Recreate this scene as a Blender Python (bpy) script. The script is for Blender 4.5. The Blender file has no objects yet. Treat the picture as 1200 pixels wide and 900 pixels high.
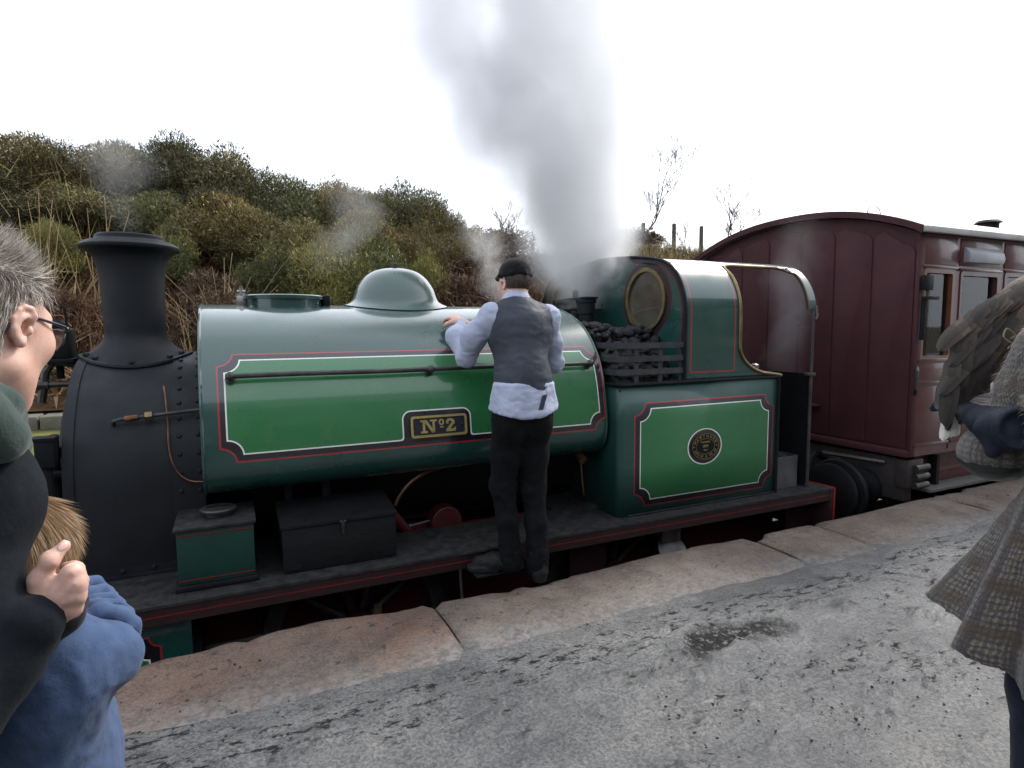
import bpy, bmesh, math, random
import numpy as np
from mathutils import Vector, Matrix, Euler
R_ = math.radians
PI = math.pi
sc = bpy.context.scene
COL = sc.collection

# ------------------------------------------------------------------ camera
CAM = Vector((0.0, 0.0, 1.42))
cam_d = bpy.data.cameras.new('camera')
cam = bpy.data.objects.new('camera', cam_d)
COL.objects.link(cam)
sc.camera = cam
cam_d.sensor_width = 36.0
cam_d.lens = 704.0 / 1200.0 * 36.0
cam_d.clip_start = 0.05
cam_d.clip_end = 3000
def cam_matrix(yaw, pitch, roll):
    cy, sy = math.cos(yaw), math.sin(yaw)
    f = Vector((sy * math.cos(pitch), cy * math.cos(pitch), -math.sin(pitch)))
    r = Vector((cy, -sy, 0.0))
    u = r.cross(f)
    r2 = r * math.cos(roll) + u * math.sin(roll)
    u2 = -r * math.sin(roll) + u * math.cos(roll)
    m = Matrix.Identity(4)
    for i in range(3):
        m[i][0] = r2[i]; m[i][1] = u2[i]; m[i][2] = -f[i]; m[i][3] = CAM[i]
    return m
cam.matrix_world = cam_matrix(R_(25.0), R_(5.27), R_(-0.47))

# ------------------------------------------------------------------ sky, sun, exposure
SUN_AZ, SUN_EL = 70.0, 42.0          # clockwise from +Y (away from the camera), elevation
world = bpy.data.worlds.new('World')
sc.world = world
world.use_nodes = True
wn = world.node_tree
wn.nodes.clear()
w_out = wn.nodes.new('ShaderNodeOutputWorld')
w_bg = wn.nodes.new('ShaderNodeBackground')
w_sky = wn.nodes.new('ShaderNodeTexSky')
w_sky.sky_type = 'NISHITA'
w_sky.sun_disc = False
w_sky.sun_elevation = R_(SUN_EL)
w_sky.sun_rotation = R_(SUN_AZ)
w_sky.altitude = 100
w_sky.air_density = 1.0
w_sky.dust_density = 8.0
w_sky.ozone_density = 1.0
w_hs = wn.nodes.new('ShaderNodeHueSaturation')      # thin bright overcast: the blue is washed out
w_hs.inputs['Saturation'].default_value = 0.6
w_bg.inputs['Strength'].default_value = 0.15
wn.links.new(w_sky.outputs['Color'], w_hs.inputs['Color'])
w_mx = wn.nodes.new('ShaderNodeMix'); w_mx.data_type = 'RGBA'      # even white cloud sheet over the whole sky
w_mx.inputs[0].default_value = 0.72
w_mx.inputs[7].default_value = (5.95, 6.4, 7.1, 1)
wn.links.new(w_hs.outputs['Color'], w_mx.inputs[6])
wn.links.new(w_mx.outputs[2], w_bg.inputs['Color'])
wn.links.new(w_bg.outputs['Background'], w_out.inputs['Surface'])
sun_d = bpy.data.lights.new('sun', 'SUN')
sun_d.energy = 1.5
sun_d.angle = R_(11.0)
sun_d.color = (1.0, 0.96, 0.91)
sun = bpy.data.objects.new('sun', sun_d)
COL.objects.link(sun)
sdir = Vector((math.sin(R_(SUN_AZ)) * math.cos(R_(SUN_EL)), math.cos(R_(SUN_AZ)) * math.cos(R_(SUN_EL)), math.sin(R_(SUN_EL))))
sun.rotation_euler = sdir.to_track_quat('Z', 'Y').to_euler()
sun.location = (5, 10, 12)
sc.view_settings.view_transform = 'Standard'
sc.view_settings.look = 'None'
sc.view_settings.gamma = 1.0
sc.view_settings.use_curve_mapping = False
sc.view_settings.exposure = 0.98
sc.cycles.max_bounces = 10
sc.cycles.transparent_max_bounces = 24
sc.cycles.volume_bounces = 6
sc.cycles.use_denoising = True
sc.cycles.volume_step_rate = 2.0
sc.cycles.volume_max_steps = 128

# ------------------------------------------------------------------ helpers
def lin(r, g, b):
    f = lambda c: (c / 255 / 12.92) if c / 255 <= 0.04045 else ((c / 255 + 0.055) / 1.055) ** 2.4
    return (f(r), f(g), f(b), 1.0)
_W = {}
def wl(o): return _W.get(o.name, Vector((0, 0, 0)))
def props(o, label=None, cat=None, group=None, kind=None):
    if label: o['label'] = label
    if cat: o['category'] = cat
    if group: o['group'] = group
    if kind: o['kind'] = kind
    return o
def thing(name, label, cat, loc=(0, 0, 0), group=None):
    o = bpy.data.objects.new(name, None)
    COL.objects.link(o)
    o.location = loc
    o.empty_display_size = 0.2
    _W[o.name] = Vector(loc)
    return props(o, label, cat, group)
def adopt(o, parent, loc=(0, 0, 0)):
    loc = Vector(loc)
    o.location = loc
    _W[o.name] = loc
    if parent is not None:
        o.parent = parent
        o.location = loc - wl(parent)
    return o
def smooth_mesh(me, ang=35):
    me.polygons.foreach_set('use_smooth', np.ones(len(me.polygons), dtype=bool))
    if ang < 180:
        try: me.set_sharp_from_angle(angle=R_(ang))
        except Exception: pass
class MB:
    """collects shapes in world coordinates, then links them as one mesh object"""
    def __init__(s): s.bm = bmesh.new()
    def _add(s, verts, faces):
        vs = [s.bm.verts.new(v) for v in verts]
        out = []
        for f in faces:
            try: out.append(s.bm.faces.new([vs[i] for i in f]))
            except ValueError: pass
        return vs, out
    def box(s, x0, x1, y0, y1, z0, z1, bev=0.0, seg=2, rot=None, piv=None):
        V = [(x, y, z) for z in (z0, z1) for y in (y0, y1) for x in (x0, x1)]
        F = [(0, 2, 3, 1), (4, 5, 7, 6), (0, 1, 5, 4), (2, 6, 7, 3), (0, 4, 6, 2), (1, 3, 7, 5)]
        vs, fs = s._add(V, F)
        if rot is not None:
            p = Vector(piv) if piv is not None else Vector(((x0 + x1) / 2, (y0 + y1) / 2, (z0 + z1) / 2))
            for v in vs: v.co = p + rot @ (v.co - p)
        if bev > 0:
            es = list({e for f in fs for e in f.edges})
            bmesh.ops.bevel(s.bm, geom=es, offset=bev, segments=seg, affect='EDGES', profile=0.5)
        return s
    def prism(s, pts, axis, a, b, bev=0.0):
        """pts: closed 2D outline; axis x: (y,z), y: (x,z), z: (x,y)"""
        def P(p, t):
            return {'x': (t, p[0], p[1]), 'y': (p[0], t, p[1]), 'z': (p[0], p[1], t)}[axis]
        n = len(pts)
        V = [P(p, a) for p in pts] + [P(p, b) for p in pts]
        F = [tuple(range(n)), tuple(range(2 * n - 1, n - 1, -1))] + [(i, i + n, (i + 1) % n + n, (i + 1) % n) for i in range(n)]
        vs, fs = s._add(V, F)
        bmesh.ops.recalc_face_normals(s.bm, faces=fs)
        if bev > 0:
            es = list({e for f in fs[:2] for e in f.edges})
            bmesh.ops.bevel(s.bm, geom=es, offset=bev, segments=2, affect='EDGES', profile=0.5)
        return s
    def ring(s, outer, inner, axis, a, b):
        """closed band between two outlines with the same number of points"""
        def P(p, t):
            return {'x': (t, p[0], p[1]), 'y': (p[0], t, p[1]), 'z': (p[0], p[1], t)}[axis]
        n = len(outer)
        V = [P(p, a) for p in outer] + [P(p, b) for p in outer] + [P(p, a) for p in inner] + [P(p, b) for p in inner]
        F = []
        for i in range(n):
            j = (i + 1) % n
            F += [(i, i + n, j + n, j), (2 * n + i, 2 * n + j, 3 * n + j, 3 * n + i), (i, j, 2 * n + j, 2 * n + i), (n + i, 3 * n + i, 3 * n + j, n + j)]
        vs, fs = s._add(V, F)
        bmesh.ops.recalc_face_normals(s.bm, faces=fs)
        return s
    def lathe(s, prof, org, axis=(0, 0, 1), n=32, cap=True):
        """prof: list of (radius, height along axis)"""
        ax = Vector(axis).normalized()
        q = ax.to_track_quat('Z', 'Y')
        org = Vector(org)
        V, F = [], []
        for r, h in prof:
            for k in range(n):
                a = 2 * PI * k / n
                V.append(org + q @ Vector((r * math.cos(a), r * math.sin(a), h)))
        m = len(prof)
        for i in range(m - 1):
            for k in range(n):
                F.append((i * n + k, i * n + (k + 1) % n, (i + 1) * n + (k + 1) % n, (i + 1) * n + k))
        if cap:
            F.append(tuple(range(n - 1, -1, -1)))
            F.append(tuple(range((m - 1) * n, m * n)))
        vs, fs = s._add(V, F)
        bmesh.ops.recalc_face_normals(s.bm, faces=fs)
        return s
    def cyl(s, p0, p1, r, n=16, r1=None):
        p0, p1 = Vector(p0), Vector(p1)
        return s.lathe([(r, 0), (r if r1 is None else r1, (p1 - p0).length)], p0, p1 - p0, n)
    def tube(s, pts, r, n=8, closed=False):
        pts = [Vector(p) for p in pts]
        m = len(pts)
        rr = r if hasattr(r, '__len__') else [r] * m
        V, F = [], []
        up = None
        for i, p in enumerate(pts):
            if closed: t = pts[(i + 1) % m] - pts[i - 1]
            else: t = pts[min(i + 1, m - 1)] - pts[max(i - 1, 0)]
            t.normalize()
            if up is None:
                up = t.orthogonal().normalized()
            up = (up - t * up.dot(t)).normalized()
            bi = t.cross(up)
            for k in range(n):
                a = 2 * PI * k / n
                V.append(p + (up * math.cos(a) + bi * math.sin(a)) * rr[i])
        for i in range(m if closed else m - 1):
            j = (i + 1) % m
            for k in range(n):
                F.append((i * n + k, i * n + (k + 1) % n, j * n + (k + 1) % n, j * n + k))
        if not closed:
            F.append(tuple(range(n - 1, -1, -1)))
            F.append(tuple(range((m - 1) * n, m * n)))
        vs, fs = s._add(V, F)
        bmesh.ops.recalc_face_normals(s.bm, faces=fs)
        return s
    def rivet(s, p, d, r=0.014, n=8):
        return s.lathe([(r, -0.004), (r, r * .25), (r * .6, r * .7)], p, d, n)
    def raw(s, V, F):
        s._add(V, F); return s
    def quad(s, *p):
        s._add(p, [tuple(range(len(p)))]); return s
    def build(s, name, mat, parent=None, ang=29, loc=None, **kw):
        me = bpy.data.meshes.new(name)
        L = Vector(loc) if loc is not None else Vector((0, 0, 0))
        if loc is not None:
            for v in s.bm.verts: v.co -= L
        s.bm.to_mesh(me); s.bm.free()
        smooth_mesh(me, ang)
        for m in (mat if isinstance(mat, (list, tuple)) else [mat]): me.materials.append(m)
        o = bpy.data.objects.new(name, me)
        COL.objects.link(o)
        adopt(o, parent, L)
        return props(o, **kw)
def mesh_obj(name, V, F, mat, parent=None, ang=180, loc=None, **kw):
    """arrays -> object (fast path)"""
    V = np.asarray(V, dtype=np.float64)
    L = Vector(loc) if loc is not None else Vector((0, 0, 0))
    if loc is not None: V = V - np.array(L)
    me = bpy.data.meshes.new(name)
    if isinstance(F, np.ndarray):
        k = F.shape[1]
        me.vertices.add(len(V)); me.vertices.foreach_set('co', V.astype(np.float32).ravel())
        me.loops.add(F.size); me.loops.foreach_set('vertex_index', F.astype(np.int32).ravel())
        me.polygons.add(len(F))
        me.polygons.foreach_set('loop_start', np.arange(0, F.size, k, dtype=np.int32))
        me.polygons.foreach_set('loop_total', np.full(len(F), k, dtype=np.int32))
        me.update(calc_edges=True)
        me.validate()
    else:
        me.from_pydata([tuple(v) for v in V], [], F); me.update()
    if ang: smooth_mesh(me, ang)
    for m in (mat if isinstance(mat, (list, tuple)) else [mat]): me.materials.append(m)
    o = bpy.data.objects.new(name, me)
    COL.objects.link(o)
    adopt(o, parent, L)
    return props(o, **kw)
def copy_tree(o, parent=None):
    c = o.copy(); COL.objects.link(c)
    if parent is not None: c.parent = parent
    for ch in list(o.children): copy_tree(ch, c)
    return c

# ---- numpy noise
def _h(ix, iy, iz, seed):
    n = (ix * 374761393 + iy * 668265263 + iz * 2147483647 + seed * 974711) & 0xffffffff
    n = ((n ^ (n >> 13)) * 1274126177) & 0xffffffff
    n = (n ^ (n >> 16))
    return (n & 0xffff) / 65535.0
def vnoise(x, y, z=0.0, seed=0):
    x = np.asarray(x, float); y = np.asarray(y, float); z = np.asarray(z, float) + 0 * x
    x0 = np.floor(x).astype(np.int64); y0 = np.floor(y).astype(np.int64); z0 = np.floor(z).astype(np.int64)
    fx, fy, fz = x - x0, y - y0, z - z0
    fx = fx * fx * (3 - 2 * fx); fy = fy * fy * (3 - 2 * fy); fz = fz * fz * (3 - 2 * fz)
    r = 0
    for dx in (0, 1):
        for dy in (0, 1):
            for dz in (0, 1):
                w = (fx if dx else 1 - fx) * (fy if dy else 1 - fy) * (fz if dz else 1 - fz)
                r = r + w * _h(x0 + dx, y0 + dy, z0 + dz, seed)
    return r
def fbm(x, y, z=0.0, oct=4, seed=0):
    a, s, t = 0.5, 0.0, 0.0
    for i in range(oct):
        s = s + a * vnoise(np.asarray(x) * 2 ** i, np.asarray(y) * 2 ** i, np.asarray(z) * 2 ** i, seed + i * 17); t += a; a *= .5
    return s / t
def sstep(a, b, x):
    t = np.clip((np.asarray(x, float) - a) / (b - a), 0, 1); return t * t * (3 - 2 * t)

# ---- materials
class E:
    """tiny expression builder over math nodes"""
    nt = None
    def __init__(s, v): s.v = v
    @staticmethod
    def op(o, *a):
        n = E.nt.nodes.new('ShaderNodeMath'); n.operation = o
        for i, x in enumerate(a):
            x = x.v if isinstance(x, E) else x
            if isinstance(x, (int, float)): n.inputs[i].default_value = x
            else: E.nt.links.new(x, n.inputs[i])
        return E(n.outputs[0])
    def __add__(s, o): return E.op('ADD', s, o)
    def __sub__(s, o): return E.op('SUBTRACT', s, o)
    def __rsub__(s, o): return E.op('SUBTRACT', o, s)
    def __mul__(s, o): return E.op('MULTIPLY', s, o)
    def __neg__(s): return E.op('MULTIPLY', s, -1.0)
    def abs(s): return E.op('ABSOLUTE', s)
    def max(s, o): return E.op('MAXIMUM', s, o)
    def min(s, o): return E.op('MINIMUM', s, o)
    def lt(s, o): return E.op('LESS_THAN', s, o)
    def sqrt(s): return E.op('SQRT', s)
    def hyp(s, o): return (s * s + o * o).sqrt()
def new_mat(name):
    m = bpy.data.materials.new(name); m.use_nodes = True
    nt = m.node_tree
    b = nt.nodes['Principled BSDF']
    return m, nt, b
def setin(b, **k):
    for n, v in k.items():
        n = n.replace('_', ' ')
        if n in b.inputs: b.inputs[n].default_value = v
def noise_node(nt, scale, detail=4, rough=.55, coord='Object', stretch=None, seed=None):
    tc = nt.nodes.new('ShaderNodeTexCoord')
    n = nt.nodes.new('ShaderNodeTexNoise')
    n.inputs['Scale'].default_value = scale; n.inputs['Detail'].default_value = detail; n.inputs['Roughness'].default_value = rough
    src = tc.outputs[coord]
    if stretch:
        mp = nt.nodes.new('ShaderNodeMapping'); mp.inputs['Scale'].default_value = stretch
        nt.links.new(src, mp.inputs['Vector']); src = mp.outputs['Vector']
    nt.links.new(src, n.inputs['Vector'])
    return n.outputs['Fac']
def ramp(nt, fac, stops, interp='LINEAR'):
    r = nt.nodes.new('ShaderNodeValToRGB'); r.color_ramp.interpolation = interp
    el = r.color_ramp.elements
    while len(el) > 1: el.remove(el[-1])
    el[0].position, el[0].color = stops[0][0], stops[0][1]
    for p, c in stops[1:]:
        e = el.new(p); e.color = c
    nt.links.new(fac, r.inputs['Fac'])
    return r.outputs['Color']
def mixc(nt, fac, a, b, mode='MIX'):
    n = nt.nodes.new('ShaderNodeMix'); n.data_type = 'RGBA'; n.blend_type = mode
    for i, x in ((0, fac), (6, a), (7, b)):
        if isinstance(x, E): x = x.v
        if isinstance(x, (int, float)): n.inputs[i].default_value = x
        elif isinstance(x, (tuple, list)): n.inputs[i].default_value = x
        else: nt.links.new(x, n.inputs[i])
    return n.outputs[2]
def bump(nt, b, h, strength=.3, dist=.01, prev=None):
    n = nt.nodes.new('ShaderNodeBump'); n.inputs['Strength'].default_value = strength; n.inputs['Distance'].default_value = dist
    nt.links.new(h, n.inputs['Height'])
    if prev is not None: nt.links.new(prev, n.inputs['Normal'])
    nt.links.new(n.outputs['Normal'], b.inputs['Normal'])
    return n.outputs['Normal']
def mat(name, c0, c1=None, scale=6, rough=.5, rough2=None, metal=0.0, bmp=0.0, bscale=None, bdist=.01, coat=0.0, spec=.5, stretch=None, sheen=0.0, detail=5, trans=0.0):
    """painted or natural surface: two colours of the thing itself mixed by noise, uneven gloss, fine relief"""
    m, nt, b = new_mat(name)
    setin(b, Metallic=metal, Roughness=rough, Coat_Weight=coat, Specular_IOR_Level=spec, Sheen_Weight=sheen, Transmission_Weight=trans)
    if coat: setin(b, Coat_Roughness=.06)
    f = noise_node(nt, scale, detail, .6, stretch=stretch)
    if c1 is None: c1 = tuple(x * .8 for x in c0[:3]) + (1,)
    nt.links.new(ramp(nt, f, [(.33, c0), (.68, c1)]), b.inputs['Base Color'])
    if rough2 is not None:
        mr = nt.nodes.new('ShaderNodeMapRange')
        mr.inputs['From Min'].default_value = .3; mr.inputs['From Max'].default_value = .7
        mr.inputs['To Min'].default_value = rough; mr.inputs['To Max'].default_value = rough2
        nt.links.new(noise_node(nt, scale * 2.3, 4), mr.inputs['Value'])
        nt.links.new(mr.outputs[0], b.inputs['Roughness'])
    if bmp: bump(nt, b, noise_node(nt, bscale or scale * 8, 6, .6, stretch=stretch), bmp, bdist)
    return m
def hexc(r, g, b): return lin(r, g, b)
# ------------------------------------------------------------------ materials
M = {}
M['black'] = mat('black paint', (.0055, .006, .0075, 1), (.010, .0108, .0125, 1), 5, .5, .7, bmp=.06, bscale=60, spec=.15)
M['smoke_black'] = mat('smokebox black', (.0070, .0084, .0112, 1), (.0125, .0145, .018, 1), 3, .45, .62, bmp=.12, bscale=45, spec=.24)
M['footplate'] = mat('dusty footplate', (.009, .0095, .0105, 1), (.032, .032, .032, 1), 14, .5, .75, bmp=.2, bscale=90, spec=.25)
M['iron'] = mat('worn dark iron', (.035, .034, .033, 1), (.075, .072, .068, 1), 10, .35, .55, metal=.6, bmp=.1)
M['steel'] = mat('bright steel', (.35, .34, .33, 1), (.2, .19, .18, 1), 10, .3, .5, metal=.9)
M['brass'] = mat('aged brass', (.27, .21, .11, 1), (.16, .12, .06, 1), 12, .32, .5, metal=.9)
M['gold'] = mat('dull brass letters', (.42, .34, .12, 1), (.33, .27, .10, 1), 20, .4, .5, metal=.45)
M['copper'] = mat('copper pipe', (.21, .105, .065, 1), (.09, .048, .03, 1), 15, .35, .5, metal=.9)
M['red'] = mat('red paint', (.26, .010, .012, 1), (.2, .009, .011, 1), 8, .4, .55)
M['oxide'] = mat('oxide red inside paint', (.075, .008, .011, 1), (.045, .006, .008, 1), 8, .4, .6)
M['dark_red'] = mat('valance maroon', (.022, .005, .0065, 1), (.012, .0035, .0045, 1), 8, .4, .6)
M['red_line'] = mat('red lining', (.14, .009, .013, 1), (.10, .008, .011, 1), 20, .35)
M['glass_dark'] = mat('dull window glass', (.02, .025, .025, 1), (.03, .035, .03, 1), 5, .06, spec=.6)
M['rail_paint'] = mat('grey worn bar', (.026, .028, .032, 1), (.050, .052, .057, 1), 12, .5, .65, spec=.3)
M['coal'] = mat('coal', (.004, .004, .0045, 1), (.011, .011, .012, 1), 25, .4, .75, bmp=.5, bscale=30, bdist=.02)
M['rail'] = mat('rail steel', (.10, .07, .05, 1), (.06, .04, .03, 1), 12, .5, .7, metal=.3)
M['sleeper'] = mat('old timber sleeper', (.035, .027, .02, 1), (.06, .05, .04, 1), 10, .85, bmp=.5)
M['louvre'] = mat('grey painted ventilator', (.30, .31, .33, 1), (.24, .25, .27, 1), 8, .35, .5)
M['wood_trim'] = mat('varnished window frame', (.15, .055, .026, 1), (.11, .04, .02, 1), 14, .3, .4, coat=.3)
M['roof_grey'] = mat('pale carriage roof', (.42, .41, .39, 1), (.30, .29, .27, 1), 4, .6, .8)
M['cream'] = mat('cream paint', (.55, .47, .24, 1), (.48, .41, .20, 1), 6, .5)
M['seat_cloth'] = mat('dark seat cloth', (.05, .03, .025, 1), (.08, .05, .04, 1), 20, .9)

def green_paint(name, lining=None, coat=.9, dr0=.22):
    """deep green gloss with the lining as flat paint; lining(u, v) -> list of (mask, colour)"""
    m, nt, b = new_mat(name)
    E.nt = nt
    base = ramp(nt, noise_node(nt, 3.0, 4), [(.3, (.0062, .044, .036, 1)), (.7, (.0086, .056, .045, 1))])
    if lining:
        uv = nt.nodes.new('ShaderNodeUVMap'); uv.uv_map = 'UVMap'
        sp = nt.nodes.new('ShaderNodeSeparateXYZ')
        nt.links.new(uv.outputs['UV'], sp.inputs[0])
        for mask, colr in lining(E(sp.outputs['X']), E(sp.outputs['Y'])):
            base = mixc(nt, mask, base, colr)
    # soot and dust
    base = mixc(nt, E(ramp(nt, noise_node(nt, 9.0, 6, .7), [(.55, (0, 0, 0, 1)), (.9, (.14, .14, .14, 1))])), base, (.10, .11, .10, 1))
    nt.links.new(base, b.inputs['Base Color'])
    setin(b, Roughness=.27, Specular_IOR_Level=.6, Coat_Weight=coat, Coat_Roughness=.07)
    mr = nt.nodes.new('ShaderNodeMapRange')
    mr.inputs['From Min'].default_value = .3; mr.inputs['From Max'].default_value = .75
    mr.inputs['To Min'].default_value = dr0; mr.inputs['To Max'].default_value = dr0 + .2
    nt.links.new(noise_node(nt, 5, 5), mr.inputs['Value'])
    nt.links.new(mr.outputs[0], b.inputs['Roughness'])
    bump(nt, b, noise_node(nt, 1.1, 2), .02, .03)
    return m
LIGHT_GREEN = (.021, .145, .048, 1)
NAVY = (.010, .009, .014, 1)
LRED = (.33, .016, .026, 1)
WHITE = (.74, .76, .70, 1)
def notch(u, v, u0, u1, v0, v1, r):
    qu = (u - (u0 + u1) / 2).abs() - (u1 - u0) / 2
    qv = (v - (v0 + v1) / 2).abs() - (v1 - v0) / 2
    return qu.max(qv).max(r - qu.hyp(qv))
def rbox(u, v, u0, u1, v0, v1, r):
    qu = (u - (u0 + u1) / 2).abs() - ((u1 - u0) / 2 - r)
    qv = (v - (v0 + v1) / 2).abs() - ((v1 - v0) / 2 - r)
    return qu.max(0.0).hyp(qv.max(0.0)) + qu.max(qv).min(0.0) - r
def lined_panel(dr, dw, wr=.0085, ww=.0075):
    return [(dr.lt(0.0), LRED), (dr.lt(-wr), NAVY), (dw.lt(0.0), WHITE), (dw.lt(-ww), LIGHT_GREEN)]
def tank_lining(u, v):
    dr = notch(u, v, -.077, 2.255, .868, 1.457, .075)
    dw = notch(u, v, -.043, 2.212, .906, 1.417, .075)
    dp = rbox(u, v, .877, 1.284, 1.253, 1.62, .045)
    # small outward fillets where the line turns up round the number plate
    k = .03
    h = E.op('SMOOTH_MAX', dw, -dp, k)
    return lined_panel(dr, h)
def bunker_lining(u, v):
    dr = notch(u, v, 2.415, 3.695, .205, .918, .085)
    dw = notch(u, v, 2.462, 3.650, .246, .878, .085)
    eu = (u - 3.03) * (1 / .158); ev = (v - .573) * (1 / .130)
    de = (eu.hyp(ev) - 1.0) * .14
    L = lined_panel(dr, dw)
    return L + [(de.lt(0.0), WHITE), (de.lt(-.008), NAVY)]
def cab_lining(u, v):
    # red line down the front edge, along the bottom and up beside the doorway
    d = rbox(u, v, 2.885, 3.29, 1.105, 2.6, .01)
    return [(E.op('MULTIPLY', d.lt(.004), 1.0 - d.lt(-.005)), LRED)]
def cyl_lining(u, v):
    dr = notch(u, v, -.92, -.37, -.60, -.038, .05)
    dw = notch(u, v, -.87, -.42, -.56, -.098, .05)
    return lined_panel(dr, dw)
M['green'] = green_paint('deep green paint')
M['shaded_green'] = mat('dull green paint darkened for shade', (.0055, .030, .023, 1), (.0075, .038, .029, 1), 6, .5, .65, bmp=.08, bscale=40, spec=.25)  # engine green darkened: the tank's shade on the sandbox is in the colour
M['tank_green'] = green_paint('lined tank paint', tank_lining)
M['bunker_green'] = green_paint('lined bunker paint', bunker_lining, .18, .42)
M['cab_green'] = green_paint('lined cab paint', cab_lining)
M['cyl_green'] = green_paint('lined cylinder paint', cyl_lining)
def maroon(name, c0, c1, rough=.3, coat=.35):
    m = mat(name, c0, c1, 3, rough, rough + .15, bmp=.05, bscale=3, bdist=.02 if coat else .004, coat=coat, spec=.5 if coat else .3)
    return m
M['maroon'] = maroon('carriage maroon', (.082, .0165, .0165, 1), (.062, .0125, .0135, 1))
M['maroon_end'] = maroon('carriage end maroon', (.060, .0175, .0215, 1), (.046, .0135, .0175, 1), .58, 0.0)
M['maroon_trim'] = maroon('carriage moulding', (.075, .02, .02, 1), (.06, .016, .016, 1), .28)
def clear_glass(name, tint=(.85, .88, .86, 1), ior=1.6, film=0.0):
    m, nt, b = new_mat(name)
    nt.nodes.remove(b)
    t = nt.nodes.new('ShaderNodeBsdfTransparent'); t.inputs['Color'].default_value = tint
    g = nt.nodes.new('ShaderNodeBsdfGlossy'); g.inputs['Roughness'].default_value = .03
    fr = nt.nodes.new('ShaderNodeFresnel'); fr.inputs['IOR'].default_value = ior
    mx = nt.nodes.new('ShaderNodeMixShader')
    nt.links.new(fr.outputs[0], mx.inputs[0]); nt.links.new(t.outputs[0], mx.inputs[1]); nt.links.new(g.outputs[0], mx.inputs[2])
    out = mx.outputs[0]
    if film:
        df = nt.nodes.new('ShaderNodeBsdfDiffuse'); df.inputs['Color'].default_value = (.30, .27, .22, 1)
        m2 = nt.nodes.new('ShaderNodeMixShader'); nt.links.new(ramp(nt, noise_node(nt, 9, 5), [(.3, (film * .6,) * 3 + (1,)), (.75, (film * 1.5,) * 3 + (1,))]), m2.inputs[0])
        nt.links.new(out, m2.inputs[1]); nt.links.new(df.outputs[0], m2.inputs[2]); out = m2.outputs[0]
    nt.links.new(out, nt.nodes['Material Output'].inputs['Surface'])
    return m
M['glass'] = clear_glass('window glass')
M['cab_glass'] = clear_glass('cab window with painted reflection', (.8, .8, .78, 1), 2.0, .16)  # grey-brown diffuse film stands in for the bank reflected in the panes
M['lens'] = clear_glass('spectacle lens', (.75, .76, .78, 1))
# ------------------------------------------------------------------ the setting
RNG = np.random.default_rng(7)
# --- ground to the horizon
gm = mat('rough grass ground', (.07, .065, .035, 1), (.05, .04, .025, 1), .6, .95, bmp=.5, bscale=4)
MB().quad((-900, -900, -1.16), (900, -900, -1.16), (900, 900, -1.16), (-900, 900, -1.16)).build('ground', gm, kind='structure')

# --- hillside
def ridge(x):
    return np.interp(x, [-30, -6, -3, 0, 2, 3.6, 5.0, 6.0, 8.0, 10, 13, 20, 60], [3.4, 3.5, 3.55, 3.6, 3.3, 3.2, 3.0, 2.9, 3.05, 3.35, 3.45, 3.6, 3.6])
def hz(x, y):
    x = np.asarray(x, float); y = np.asarray(y, float)
    t = np.clip((y - 8.5) / 5.2, 0, 1)
    p = t * .45 + sstep(0, 1, t) * .55
    z = .52 + (ridge(x) - .52) * p
    z = z - sstep(14.5, 24, y) * .9
    return z + (fbm(x * .8, y * .8, 0, 4, 3) - .5) * .5 * sstep(8.5, 10, y)
nx, ny = 170, 80
gx = np.concatenate([np.linspace(-60, -9, 20), np.linspace(-8.6, 18, 120), np.linspace(19, 90, 30)])
gy = np.concatenate([np.linspace(8.5, 16, 50), np.linspace(16.5, 90, 30)])
X, Y = np.meshgrid(gx, gy)
V = np.stack([X, Y, hz(X, Y)], -1).reshape(-1, 3)
i = np.arange(nx * ny).reshape(ny, nx)
F = np.stack([i[:-1, :-1], i[:-1, 1:], i[1:, 1:], i[1:, :-1]], -1).reshape(-1, 4)
hm, nt, b = new_mat('hillside of dead bracken and turf')
c1 = ramp(nt, noise_node(nt, 1.3, 6, .65), [(.3, (.055, .030, .018, 1)), (.5, (.10, .062, .034, 1)), (.7, (.055, .055, .022, 1))])
c2 = mixc(nt, E(noise_node(nt, 18, 6, .7)), (.4, .38, .35, 1), (1.3, 1.25, 1.1, 1))
nt.links.new(mixc(nt, .8, c1, c2, 'MULTIPLY'), b.inputs['Base Color'])
setin(b, Roughness=.95, Specular_IOR_Level=.1)
bump(nt, b, noise_node(nt, 14, 8, .75), 1.0, .08)
mesh_obj('hillside', V, F, hm, kind='structure')

# --- trackbed, track
MB().quad((-60, 2.2, -1.1), (90, 2.2, -1.1), (90, 7.5, -1.1), (-60, 7.5, -1.1)).build('trackbed', mat('cinder ballast bed', (.05, .045, .04, 1), (.09, .08, .07, 1), 9, .95, bmp=.8, bscale=20, bdist=.03), kind='structure')
def rock(seed, sub=1, jag=.35):
    bm = bmesh.new(); bmesh.ops.create_icosphere(bm, subdivisions=sub, radius=1)
    r = random.Random(seed)
    s = (r.uniform(.8, 1.2), r.uniform(.7, 1.1), r.uniform(.55, .85))
    for v in bm.verts:
        k = 1 + r.uniform(-jag, jag)
        v.co = Vector((v.co.x * s[0], v.co.y * s[1], v.co.z * s[2])) * k
    V = np.array([v.co[:] for v in bm.verts]); F = np.array([[v.index for v in f.verts] for f in bm.faces]); bm.free()
    return V, F
rocks = [rock(40 + k) for k in range(5)]
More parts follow.
